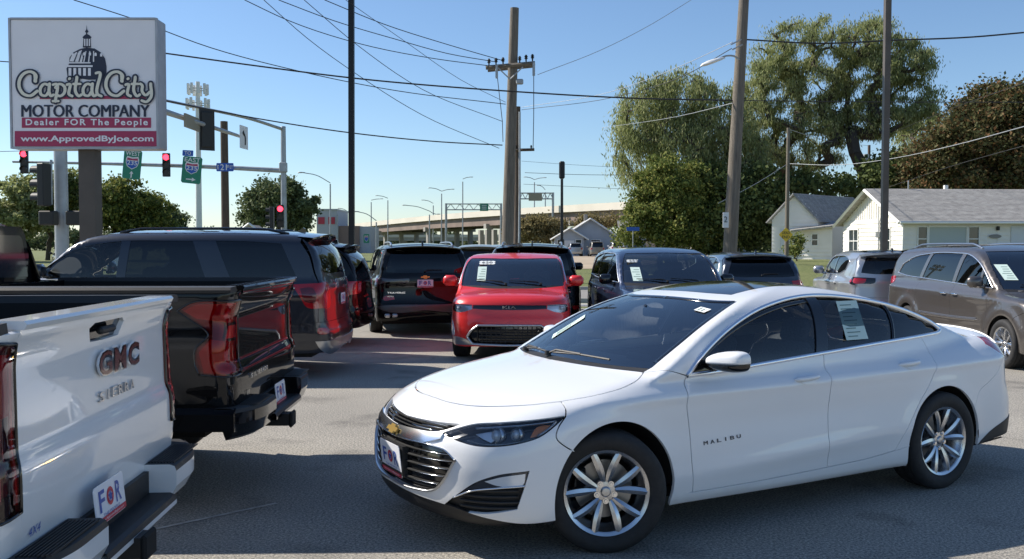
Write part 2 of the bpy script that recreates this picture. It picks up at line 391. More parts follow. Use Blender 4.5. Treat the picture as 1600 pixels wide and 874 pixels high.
# ---------------------------------------------------------------- wheels
_tyre = {}
def wheel(parent, x, y, r=.34, rim=.225, width=.225, style='twin5', steer=0, side=1, fin='alloy', cap=True, lod=1):
    """side -1: outer face towards -y. wheel > tyre, rim, brake_disc, hub_cap, lug_nut"""
    wh = bpy.data.objects.new('wheel', None); COL.objects.link(wh); wh.parent = parent; wh.empty_display_size = .1
    wh.location = (x, y, r-.006); wh.rotation_euler = (0, 0, steer+(0 if side > 0 else math.pi))
    key = (r, rim, width, style, fin, lod)
    if key not in _tyre:
        n = 64 if lod else 32; h = width/2; L = []
        rr = r-rim
        prof = [(rim-.012, h*.55), (rim+.002, h*.86), (rim+.012, h*.93), (rim+rr*.35, h*1.04), (rim+rr*.6, h*1.05), (rim+rr*.8, h*1.0), (r-.014, h*.93), (r-.005, h*.84), (r-.001, h*.70), (r-.001, h*.56), (r-.009, h*.55), (r-.009, h*.50), (r, h*.49), (r, h*.12), (r-.009, h*.11), (r-.009, h*.05), (r, h*.04)]
        prof = prof+[(a, -c) for a, c in prof[::-1]]
        t = MB().lathe(prof, axis='y', n=n).done('tyre', 'tyre', None, smooth=40)
        rm = MB()
        rm.lathe([(rim-.012, h*.86), (rim+.004, h*.93), (rim+.006, h*.90), (rim+.004, h*.80)], axis='y', n=n)
        rm.lathe([(rim-.004, h*.88), (rim-.016, h*.80), (rim-.024, h*.55), (rim-.045, h*.2), (rim-.05, -h*.8)], axis='y', n=n)
        def spoke(a0, a1, wr0, wr1, y0, y1, ymid, ridge=.004):
            # radial bar from hub to rim, angles differ for a slight twist; raised facet
            S = 7; V = []
            for i in range(S):
                t_ = i/(S-1); rad = .055+(rim-.055-.008)*t_; a = a0+(a1-a0)*t_; w_ = wr0+(wr1-wr0)*t_
                if style in ('twin5', 'twin5b'): w_ *= 1+.55*math.sin(math.pi*t_**.8)
                yy = y0+(y1-y0)*t_+ymid*math.sin(math.pi*t_); ca, sa = math.cos(a), math.sin(a)
                for k, (du, dy) in enumerate(((-1, -.028), (-1, -.004), (-.15, ridge), (.75, -.002), (1, -.028))):
                    V.append((rad*ca-du*w_*sa, yy+dy, rad*sa+du*w_*ca))
            Fs = [(i*5+j, (i+1)*5+j, (i+1)*5+j+1, i*5+j+1) for i in range(S-1) for j in range(4)]
            Fs = [f[::-1] for f in Fs]
            rm.add(V, Fs)
        hy = h*.62
        if style.startswith('twin5'):
            for k in range(5):
                a = math.pi/2+k*2*math.pi/5
                spoke(a-.19, a-.325, .012, .019, hy, h*.86, .009); spoke(a+.19, a+.325, .012, .019, hy, h*.86, .009)
        elif style == 'multi10':
            for k in range(10): a = k*2*math.pi/10; spoke(a, a+.06, .013, .011, hy, h*.84, .004)
        elif style == 'five':
            for k in range(5): a = math.pi/2+k*2*math.pi/5; spoke(a, a, .026, .038, hy, h*.82, .004)
        elif style == 'steel':
            rm.lathe([(.05, hy), (.10, hy+.008), (.15, hy-.01), (rim-.02, h*.5)], axis='y', n=n)
        rm.lathe([(.0001, hy+.0), (.03, hy), (.060, hy-.004), (.068, hy-.03)], axis='y', n=24)
        rmo = rm.done('rim', fin, None, smooth=28)
        bd = MB(); bd.lathe([(.0001, .0), (.07, .0), (.07, -.005), (.165, -.005), (.165, -.03)], axis='y', n=32)
        bdo = bd.done('brake_disc', 'brake_disc', None, smooth=30)
        bk = MB(); bk.lathe([(.0001, -h*.75), (rim-.05, -h*.78)], axis='y', n=24); bk.box((.13, -.01, .05), (.05, .06, .14)); bko = bk.done('backing', 'liner', None)
        L = [t, rmo, bdo, bko]
        if cap: L.append(MB().lathe([(.0001, hy+.012), (.022, hy+.010), (.029, hy+.004), (.031, hy-.002)], axis='y', n=24).done('hub_cap', 'satin', None, smooth=30))
        nuts = []
        if lod:
            for k in range(5):
                a = -math.pi/2+k*2*math.pi/5
                nuts.append(MB().lathe([(.0001, hy+.006), (.009, hy+.006), (.0105, hy-.004)], c=(.052*math.cos(a), 0, .052*math.sin(a)), axis='y', n=6).lathe([(.0105, hy+.0015), (.017, hy+.0018)], c=(.052*math.cos(a), 0, .052*math.sin(a)), axis='y', n=12).done('lug_nut', 'chrome', None))
        _tyre[key] = (L+nuts)
        for o in L+nuts: o.parent = wh
        return wh
    for o in _tyre[key]:
        c = o.copy(); COL.objects.link(c); c.parent = wh
    return wh
# ---------------------------------------------------------------- camera picking (used to place seams ON the solid body)
PIT = math.atan((437-HORIZON)/F_PX)
def pxray(px, py):
    dx = (px-800)/F_PX; dz = -(py-437)/F_PX; c, s_ = math.cos(PIT), math.sin(PIT)
    d = np.array([dx, c+dz*s_, dz*c-s_]); return d/np.linalg.norm(d)
def at(px, py, Y):
    """world point seen at a photo pixel at depth Y"""
    d = pxray(px, py); t = Y/d[1]; return np.array([d[0]*t, Y, CAM_H+d[2]*t])
def ground(px, py, z=0):
    d = pxray(px, py); t = (z-CAM_H)/d[2]; return np.array([d[0]*t, d[1]*t, z])
class Pose:
    def __init__(s, loc, rz): s.loc = np.array([*loc[:2], loc[2] if len(loc) > 2 else 0.]); s.rz = rz; s.c, s.s = math.cos(rz), math.sin(rz)
    def inv(s, P): P = np.asarray(P)-s.loc; return np.stack([P[..., 0]*s.c+P[..., 1]*s.s, -P[..., 0]*s.s+P[..., 1]*s.c, P[..., 2]], -1)
def pick(b, pose, pts, step=.02, raw=False):
    """photo pixels -> dense 3-D curve on the body surface, folded to the y>=0 half"""
    o = pose.inv(np.array([0, 0, CAM_H])); out = []
    P = np.asarray(pts, float)
    n = 1 if raw else 10
    Q = P if raw else catmull(P, max(1.0, 0.02*F_PX/8))
    D = np.array([pxray(*q) for q in Q]); D = pose.inv(D+pose.loc)
    t = np.full(len(Q), .5); st = np.zeros(len(Q)); en = np.full(len(Q), 60.); found = np.zeros(len(Q), bool)
    for t in np.arange(.5, 40, .02):
        p = o+D*t; ins = b.F(p[:, 0], p[:, 1], p[:, 2]) < 0; new = ins & ~found; en[new] = t; st[new] = t-.021; found |= ins
        if found.all(): break
    if not found.all(): print('pick miss', [tuple(Q[i]) for i in np.where(~found)[0][:4]])
    for _ in range(20):
        m = (st+en)/2; p = o+D*m[:, None]; ins = b.F(p[:, 0], p[:, 1], p[:, 2]) < 0; en = np.where(ins, m, en); st = np.where(ins, st, m)
    p = o+D*((st+en)/2)[:, None]; p = p[found]; p[:, 1] = np.abs(p[:, 1]); return p
# ---------------------------------------------------------------- setting: ground, lot, roads
def ramp(t, n, src, stops, dst=None):
    r = t.nodes.new('ShaderNodeValToRGB'); e = r.color_ramp.elements
    while len(e) > 1: e.remove(e[-1])
    e[0].position, e[0].color = stops[0][0], (*stops[0][1], 1)
    for p, c in stops[1:]: q = e.new(p); q.color = (*c, 1)
    t.links.new(src, r.inputs[0]); return r
def noise(t, vec, scale, detail=5, rough=.6, sc=None):
    n = t.nodes.new('ShaderNodeTexNoise'); n.inputs['Scale'].default_value = scale; n.inputs['Detail'].default_value = detail; n.inputs['Roughness'].default_value = rough
    if sc:
        mp = t.nodes.new('ShaderNodeMapping'); mp.inputs['Scale'].default_value = sc; t.links.new(vec, mp.inputs[0]); vec = mp.outputs[0]
    t.links.new(vec, n.inputs[0]); return n.outputs[0]
def mixc(t, fac, a, b, mode='MIX'):
    m = t.nodes.new('ShaderNodeMix'); m.data_type = 'RGBA'; m.blend_type = mode
    for i, v in ((0, fac), (6, a), (7, b)):
        if isinstance(v, (int, float)): m.inputs[i].default_value = v
        elif isinstance(v, tuple): m.inputs[i].default_value = (*v, 1)
        else: t.links.new(v, m.inputs[i])
    return m.outputs[2]
def surf(name, rough=.9):
    m = bpy.data.materials.new(name); m.use_nodes = True; t = m.node_tree; b = t.nodes['Principled BSDF']; b.inputs['Roughness'].default_value = rough
    tc = t.nodes.new('ShaderNodeTexCoord'); M[name] = m; return m, t, b, tc.outputs['Object']
def bump(t, b, h, strength, dist=.02):
    q = t.nodes.new('ShaderNodeBump'); q.inputs['Strength'].default_value = strength; q.inputs['Distance'].default_value = dist; t.links.new(h, q.inputs['Height']); t.links.new(q.outputs[0], b.inputs['Normal'])
# asphalt: aged grey with fine light stones, oil spots, sealed cracks and dusty patches
m, t, b, oc = surf('asphalt', .86)
base = ramp(t, 0, noise(t, oc, .35, 6), [(.3, (.225, .212, .19)), (.7, (.335, .315, .28))]).outputs[0]
spk = ramp(t, 0, noise(t, oc, 62, 4, .85), [(.36, (.25, .25, .26)), (.5, (.95, .95, .95)), (.64, (2.0, 1.95, 1.8))]).outputs[0]
c = mixc(t, 1.0, base, spk, 'MULTIPLY')
st = ramp(t, 0, noise(t, oc, 1.1, 4, .55), [(.56, (1, 1, 1)), (.70, (.50, .50, .51))]).outputs[0]; c = mixc(t, .8, c, st, 'MULTIPLY')
vo = t.nodes.new('ShaderNodeTexVoronoi'); vo.feature = 'DISTANCE_TO_EDGE'; vo.inputs['Scale'].default_value = .32
wn = t.nodes.new('ShaderNodeVectorMath'); wn.operation = 'ADD'; nn_ = t.nodes.new('ShaderNodeTexNoise'); nn_.inputs['Scale'].default_value = 1.3; t.links.new(oc, nn_.inputs[0])
t.links.new(oc, wn.inputs[0]); t.links.new(nn_.outputs['Color'], wn.inputs[1]); t.links.new(wn.outputs[0], vo.inputs[0])
cr = ramp(t, 0, vo.outputs['Distance'], [(.0, (.5, .5, .51)), (.004, (.65, .65, .65)), (.011, (1, 1, 1))]).outputs[0]
msk = ramp(t, 0, noise(t, oc, .12, 2), [(.50, (0, 0, 0)), (.57, (1, 1, 1))]).outputs[0]
c = mixc(t, msk, c, mixc(t, 1.0, c, cr, 'MULTIPLY'))
dust = ramp(t, 0, noise(t, oc, .8, 7, .65, (.25, 1.6, 1)), [(.55, (0, 0, 0)), (.80, (.45, .45, .45))]).outputs[0]; c = mixc(t, dust, c, (.30, .28, .24))
t.links.new(c, b.inputs['Base Color']); bump(t, b, noise(t, oc, 110, 3, .7), .55, .012)
m, t, b, oc = surf('road_surface', .9); t.links.new(mixc(t, 1, ramp(t, 0, noise(t, oc, .3, 5), [(.3, (.20, .19, .175)), (.7, (.27, .26, .24))]).outputs[0], ramp(t, 0, noise(t, oc, 40, 3), [(.4, (.8, .8, .8)), (.6, (1.15, 1.15, 1.15))]).outputs[0], 'MULTIPLY'), b.inputs['Base Color'])
m, t, b, oc = surf('grass', .95); t.links.new(mixc(t, .5, ramp(t, 0, noise(t, oc, .25, 6), [(.35, (.10, .14, .03)), (.65, (.17, .19, .06))]).outputs[0], ramp(t, 0, noise(t, oc, 9, 5), [(.35, (.05, .08, .02)), (.65, (.26, .25, .10))]).outputs[0]), b.inputs['Base Color']); bump(t, b, noise(t, oc, 25, 4), .8, .08)
mat('dirt', (.36, .29, .21), .95, noise=(.4, .22)); mat('concrete', (.42, .40, .37), .9, noise=(.6, .12), bump=(20, .2)); mat('lot_paint', (.42, .40, .36), .85, noise=(14, .35)); mat('lot_paint_yellow', (.45, .37, .16), .85, noise=(14, .35))
def gz(x, y):
    x, y = np.asarray(x, float), np.asarray(y, float); s = lambda a: np.clip(a, 0, 1)**2*(3-2*np.clip(a, 0, 1))
    z = -.03+.92*s((y-38)/14)*s((x-8)/6)*(1-.4*s((y-80)/60)); z = np.maximum(z, -.03+.50*s((y-60)/60)); return z+6*s((y-420)/500)
xs = np.unique(np.concatenate([np.linspace(-900, -60, 30), np.linspace(-60, 60, 61), np.linspace(60, 900, 30)])); ys = np.unique(np.concatenate([np.linspace(-60, 140, 101), np.linspace(140, 1600, 50)]))
X, Y = np.meshgrid(xs, ys); nx = len(xs); V = np.stack([X, Y, gz(X, Y)], -1).reshape(-1, 3)
tag(mk('ground', V, [(j*nx+i, j*nx+i+1, (j+1)*nx+i+1, (j+1)*nx+i) for j in range(len(ys)-1) for i in range(nx-1)], 'grass', smooth=True), kind='structure')
def sheet(name, x0, y0, x1, y1, m, z): return tag(mk(name, [(x0, y0, z), (x1, y0, z), (x1, y1, z), (x0, y1, z)], [(0, 1, 2, 3)], m), kind='structure')
sheet('parking_lot', -45, -25, 60, 23.6, 'asphalt', .0)
sheet('street', -300, 28.6, 400, 36.8, 'road_surface', -.012); sheet('avenue', -24, 40, -12, 700, 'road_surface', -.008); sheet('avenue', -24, -30+0, -45+.01, 28.5, 'road_surface', -.009)
for nm, y0 in (('kerb', 23.6), ('kerb', 28.45), ('kerb', 36.8)): tag(MB().box(((-45+60)/2, y0+.075, .04), (105, .15, .14)).done(nm, 'concrete', None), kind='structure')
sheet('pavement', -45, 26.6, 60, 28.0, 'concrete', -.018)
V = []; Fd = []; xs2 = np.linspace(3, 32, 12); ys2 = np.linspace(70, 150, 16); Xd, Yd = np.meshgrid(xs2, ys2)
tag(mk('dirt_lot', np.stack([Xd, Yd, gz(Xd, Yd)+.03], -1).reshape(-1, 3), [(j*12+i, j*12+i+1, (j+1)*12+i+1, (j+1)*12+i) for j in range(15) for i in range(11)], 'dirt'), kind='structure')
def line(p0, p1, w, m='lot_paint'):
    p0, p1 = np.array(p0), np.array(p1); d = (p1-p0)/np.linalg.norm(p1-p0); n = np.array([-d[1], d[0]])*w/2
    tag(mk('painted_line', [(*(p0-n), .004), (*(p1-n), .004), (*(p1+n), .004), (*(p0+n), .004)], [(0, 1, 2, 3)], m), kind='structure')
line(ground(236, 829)[:2], ground(432, 787)[:2], .03)
# ---------------------------------------------------------------- wood, metal and far materials
def wood(name, a, bcol):
    m, t, b, oc = surf(name, .85); n = noise(t, oc, 6, 6, .7, (6, 6, .35)); t.links.new(ramp(t, 0, n, [(.3, a), (.7, bcol)]).outputs[0], b.inputs['Base Color']); bump(t, b, noise(t, oc, 9, 5, .7, (8, 8, .4)), .7, .03)
wood('pole_wood', (.10, .085, .065), (.24, .205, .165)); wood('pole_wood_dark', (.05, .035, .025), (.14, .10, .07)); wood('bark', (.03, .024, .018), (.09, .07, .052))
mat('galvanised', (.36, .38, .39), .5, .5, noise=(3, .15)); mat('pole_black', (.012, .012, .014), .4, .3); mat('pole_brown', (.10, .082, .068), .5, .3, noise=(2, .2)); mat('wire', (.02, .02, .022), .7); mat('wire_pale', (.34, .36, .38), .6, .2)
mat('signal_black', (.012, .013, .012), .5); mat('signal_red', (.9, .02, .03), .4, emit=((1, .03, .06), 4.0)); mat('signal_off', (.02, .012, .01), .3)
mat('sign_green', (.01, .20, .12), .45); mat('sign_blue', (.015, .09, .42), .45); mat('sign_white', (.70, .71, .70), .5); mat('sign_yellow', (.75, .48, .03), .5); mat('sign_back', (.30, .27, .2), .6, .3)
mat('board_white', (.84, .82, .83), .5, noise=(1.5, .03)); mat('board_edge', (.40, .41, .43), .45, .3, noise=(4, .12)); mat('board_red', (.40, .035, .10), .5); mat('board_cream', (.78, .74, .60), .5); mat('board_ink', (.02, .025, .05), .5)
def wire(pts, Y, r=.014, m='wire', label='', Y2=None, sag=0):
    """wire through photo pixels, depth running from Y to Y2"""
    P = catmull(pts, 25); d = np.linspace(Y, Y2 or Y, len(P)); W_ = np.array([at(p[0], p[1], dd) for p, dd in zip(P, d)])
    return tag(MB().tube(W_, r, 5).done('overhead_wire', m, None, smooth=True), label, 'wire', 'overhead wires')
# ---------------------------------------------------------------- dealer sign
SY = 16.0
def board():
    p = lambda x, y, d=0: at(x, y, SY)+np.array([0, -d, 0])
    t = thing('dealer_sign', 'large white Capital City Motor Company dealer sign on a dark square post', 'sign', (at(142, 386, SY+.2)[0], SY+.2, 0))
    O = np.array(t.location); A = (1, 0, 0); U = (0, 0, 1); N = (0, -1, 0); q = lambda P: P-O
    a, c = p(15, 29), p(249, 233); W_, H_ = c[0]-a[0], a[2]-c[2]; mid = (a+c)/2
    MB().box(q(mid+np.array([0, .20, 0])), (W_, .36, H_), bevel=.02).done('cabinet', 'board_edge', t)
    MB().box(q(mid+np.array([0, -.0, 0])), (W_-.07, .06, H_-.07)).done('face_panel', 'board_white', t)
    for x in (a[0]+.012, c[0]-.012): MB().box(q((x, SY-.02, mid[2])), (.035, .05, H_)).done('frame_bar', 'board_edge', t)
    for z in (a[2]-.012, c[2]+.012): MB().box(q((mid[0], SY-.022, z)), (W_-.05, .05, .035)).done('frame_bar', 'board_edge', t)
    MB().box(q((at(142, 386, SY+.2)[0], SY+.22, (c[2])/2+.1)), (.28, .28, c[2]+.2)).done('post', 'pole_brown', t)
    F = lambda x, y, k=1: q(at(x, y, SY-.033-.004*k)); s = SY/F_PX
    def rect(nm, x0, y0, x1, y1, m, k): return mk(nm, [F(x0, y1, k), F(x1, y1, k), F(x1, y0, k), F(x0, y0, k)], [(0, 1, 2, 3)], m, t)
    def txt(nm, st, x0, y0, x1, y1, m, k, **kw):
        V, Fs = textmesh(st, 1, **kw); mn, mx = V.min(0), V.max(0); V[:, 0] = (V[:, 0]-mn[0])/(mx[0]-mn[0]); V[:, 1] = (V[:, 1]-mn[1])/(mx[1]-mn[1])
        return mk(nm, [F(x0+(x1-x0)*v[0], y1+(y0-y1)*v[1], k) for v in V], Fs, m, t)
    rect('red_band', 23, 205, 248, 229, 'board_red', 1); rect('red_band', 34, 184, 236, 200, 'board_red', 1); rect('red_rule', 62, 150, 228, 155, 'board_red', 1)
    for dx_ in (0, .5, 1, 1.5): txt('lettering', 'MOTOR COMPANY', 33+dx_, 164, 232.5+dx_, 183, 'board_ink', 2+dx_*.3)
    txt('lettering', 'Dealer FOR The People', 40, 186, 231, 199, 'board_white', 2, weight=.025, space=1.25)
    txt('lettering', 'www.ApprovedByJoe.com', 32, 212, 240, 224, 'board_white', 2, weight=.025)
    # capitol dome
    def poly(nm, pts, m, k): return mk(nm, [F(x, y, k) for x, y in pts], [tuple(range(len(pts)))[::-1]], m, t)
    X = lambda v: 14.5+v*.4006; Yc = lambda v: 0+v*.4006
    def pc(nm, pts, m, k): return poly(nm, [(X(a_-35+0)+0, Yc(b_)) for a_, b_ in pts], m, k)
    dome = [(262, 300), (258, 268), (268, 250), (270, 225), (285, 205), (310, 192), (337, 186), (368, 190), (392, 205), (408, 228), (414, 260), (414, 285), (400, 310), (345, 312)]
    dm = pc('dome', dome, 'board_ink', 1)
    pc('dome_light', [(270, 240), (276, 222), (292, 206), (318, 196), (322, 225), (318, 243)], 'board_white', 2)
    for k_ in range(5):
        x0 = 276+k_*19; pc('dome_rib', [(x0+26-k_*4, 200), (x0+30-k_*4, 200), (x0+14, 242), (x0+9, 242)], 'board_ink' if k_ < 2 else 'board_white', 3)
    for k_ in range(6):
        x0 = 279+k_*22; pc('dome_window', [(x0, 216+abs(k_-2.5)*2), (x0+9, 216+abs(k_-2.5)*2), (x0+9, 206+abs(k_-2.5)*2), (x0+4.5, 202+abs(k_-2.5)*2), (x0, 206+abs(k_-2.5)*2)], 'board_white', 4)
    for k_ in range(5): pc('drum_column', [(266+k_*19, 296), (277+k_*19, 296), (277+k_*19, 266), (266+k_*19, 266)], 'board_white', 2)
    pc('drum_band', [(262, 262), (360, 262), (360, 255), (262, 255)], 'board_white', 2); pc('drum_band', [(262, 248), (352, 248), (352, 243), (262, 243)], 'board_white', 2)
    pc('lantern', [(322, 186), (324, 150), (320, 146), (328, 138), (337, 132), (348, 138), (356, 146), (352, 150), (354, 186)], 'board_ink', 1)
    for k_ in range(3): pc('lantern_opening', [(327+k_*9, 180), (332+k_*9, 180), (332+k_*9, 152), (327+k_*9, 152)], 'board_white', 2)
    pc('spire', [(334, 134), (336.5, 96), (339, 134)], 'board_ink', 1); pc('spire_ball', [(330, 124), (337, 113), (344, 124), (337, 131)], 'board_ink', 2)
    # hand-lettered name: brush ribbons, dark edge below, cream above
    G = {'C': (1.75, [[(1.42, 1.22), (1.50, 1.62), (1.15, 1.92), (.62, 1.84), (.2, 1.35), (.15, .75), (.5, .2), (1.05, .06), (1.6, .42)], [(1.42, 1.72), (1.46, 1.2)]]),
         'a': (1.12, [[(.82, .86), (.42, .98), (.1, .6), (.2, .12), (.5, .06), (.8, .4)], [(.84, .98), (.82, .3), (.95, .03), (1.14, .12)]]),
         'p': (1.12, [[(.0, .92), (.2, .98), (.2, -.36)], [(-.02, -.36), (.44, -.36)], [(.2, .7), (.5, .98), (.92, .76), (.9, .28), (.56, .03), (.22, .16)]]),
         'i': (.52, [[(.0, .92), (.2, .98), (.2, .12), (.42, .03)], [(.18, 1.38), (.22, 1.40)]]), 't': (.68, [[(.27, 1.5), (.24, .22), (.42, .03), (.64, .14)], [(-.03, .98), (.56, .98)]]),
         'l': (.52, [[(.0, 1.82), (.2, 1.88), (.2, .12), (.44, .03)]]), 'y': (1.1, [[(.02, .98), (.14, .9), (.16, .4), (.45, .1), (.78, .34)], [(.86, .98), (.84, -.12), (.5, -.42), (.12, -.32)]]), ' ': (.1, [])}
    def word(wd, x0, x1, y0, xh):
        tot = sum(G[c_][0] for c_ in wd); sc = (x1-x0)/tot; cx_ = x0
        for ci, ch in enumerate(wd):
            for lay, (m, wd_, k) in enumerate((('board_ink', .50, 5), ('board_cream', .23, 7))):
                V, Fs = [], []; big = 1.0 if ch != 'C' else 1.08
                for si, stt in enumerate(G[ch][1]):
                    P = catmull(stt, .12); T_ = np.gradient(P, axis=0); T_ /= np.linalg.norm(T_, axis=1)[:, None]+1e-9; Nn = np.stack([-T_[:, 1], T_[:, 0]], 1); hw = wd_/2*big*(.80+.28*np.abs(T_[:, 1]))
                    L_, R_ = P+Nn*hw[:, None], P-Nn*hw[:, None]; n0 = len(V); kk = k+.12*si+(ci % 2)*.3
                    for u, v in zip(L_, R_): V += [F(cx_+u[0]*sc, y0-u[1]*xh, kk), F(cx_+v[0]*sc, y0-v[1]*xh, kk)]
                    Fs += [(n0+2*i, n0+2*i+1, n0+2*i+3, n0+2*i+2) for i in range(len(P)-1)]
                    for e, (p_, h_) in enumerate(((P[0], hw[0]), (P[-1], hw[-1]))):
                        n1 = len(V); V += [F(cx_+(p_[0]+h_*math.cos(a_))*sc, y0-(p_[1]+h_*math.sin(a_))*xh, kk+.05+.03*e) for a_ in np.linspace(0, 2*math.pi, 12, endpoint=False)]; Fs.append(tuple(range(n1, n1+12))[::-1])
                if V: mk('script_letter' if lay else 'script_letter_edge', V, Fs, m, t)
            cx_ += G[ch][0]*sc
    word('Capital', 27, 160, 151, 20); word('City', 163, 240, 151, 20)
board()
# ---------------------------------------------------------------- traffic signals
def head(parent, O, face, h=1.1, lit=None, name='signal_head', plate_=False, top=None):
    """three-section signal, face = angle of the lens direction in the ground plane (0 = +X)"""
    f = np.array([math.cos(face), math.sin(face), 0]); s_ = np.array([-f[1], f[0], 0]); U = np.array([0, 0, 1.]); w_ = h*.31; O = np.array(O, float)
    Rm = np.stack([f, s_, U], 1); hd = MB().box(O, (.18, w_, h), M3=Rm, bevel=.02).done(name, 'signal_black', parent)
    if plate_: MB().box(O-f*.02, (.02, w_+.14, h+.2), M3=Rm).done('backplate', 'signal_black', hd)
    for k in range(3):
        c = O+U*(1-k)*h*.32; r = w_*.40; V = [(math.cos(a)*r, math.sin(a)*r, 0) for a in np.linspace(0, 2*math.pi, 18, endpoint=False)]
        mk('signal_lens', put(V, c+f*.095, s_, U, f), [tuple(range(18))], 'signal_red' if lit == k else 'signal_off', hd)
        n = 14; a = np.linspace(math.pi*-.12, math.pi*1.12, n); V = []
        for d_ in (.09, .30): V += [c+f*(d_ if True else 0)+s_*math.cos(x)*(r+.012)+U*math.sin(x)*(r+.012) for x in a]
        mk('visor', V, [(i, i+1, n+i+1, n+i) for i in range(n-1)], 'signal_black', hd)
    return hd
TO_CAM = math.atan2(-1, .25)
def flatsign(name, label, cat, px0, py0, px1, py1, Y, m, cells=(), tilt=0, parent=None, group=None):
    c = at((px0+px1)/2, (py0+py1)/2, Y); a = at(px0, py0, Y); e = at(px1, py1, Y); w_, h_ = (e[0]-a[0])/2, (a[2]-e[2])/2
    A = np.array([math.cos(tilt), 0, -math.sin(tilt)]); U = np.array([math.sin(tilt), 0, math.cos(tilt)]); N = np.array([0, -1., 0]); r = min(w_, h_)*.15
    out = [(-w_+r, -h_), (w_-r, -h_), (w_, -h_+r), (w_, h_-r), (w_-r, h_), (-w_+r, h_), (-w_, h_-r), (-w_, -h_+r)]
    o = MB().prism(out, (0, .012, 0), A, U, N, .012).done(name, m, None); o.location = c; tag(o, label, cat, group)
    for kind, dx, dy, ww, hh, mm in cells:          # relative to half sizes
        O = A*dx*w_+U*dy*h_+N*(.006 if kind[0] != 'T' else .016)
        if kind[0] == 'T': lettering('lettering', kind[1:], O, A, U, mm, o, fit=(ww*w_*2, hh*h_*2), weight=.01)
        elif kind == 'shield':
            P = [(-.5, .30), (-.42, .5), (0, .42), (.42, .5), (.5, .30), (.5, 0), (.38, -.28), (0, -.5), (-.38, -.28), (-.5, 0)]
            mk('shield', [O+A*x*ww*w_*2+U*y*hh*h_*2 for x, y in P], [tuple(range(10))], 'sign_white', o); mk('shield_blue', [O+N*.004+A*x*ww*w_*1.78+U*y*hh*h_*1.78-U*.0 for x, y in [(-.5, .18), (.5, .18), (.5, 0), (.38, -.28), (0, -.5), (-.38, -.28), (-.5, 0)]], [tuple(range(7))], 'sign_blue', o)
            mk('shield_red', [O+N*.004+A*x*ww*w_*1.78+U*y*hh*h_*1.78 for x, y in [(-.48, .22), (.48, .22), (.44, .42), (0, .36), (-.44, .42)]], [tuple(range(5))], 'board_red', o)
        elif kind in ('up', 'right'):
            P = [(-.12, -.5), (.12, -.5), (.12, .1), (.4, .1), (0, .5), (-.4, .1), (-.12, .1)]
            if kind == 'right': P = [(y, -x) for x, y in P]
            mk('arrow', [O+A*x*ww*w_*2+U*y*hh*h_*2 for x, y in P], [tuple(range(7))], 'sign_white', o)
    return o
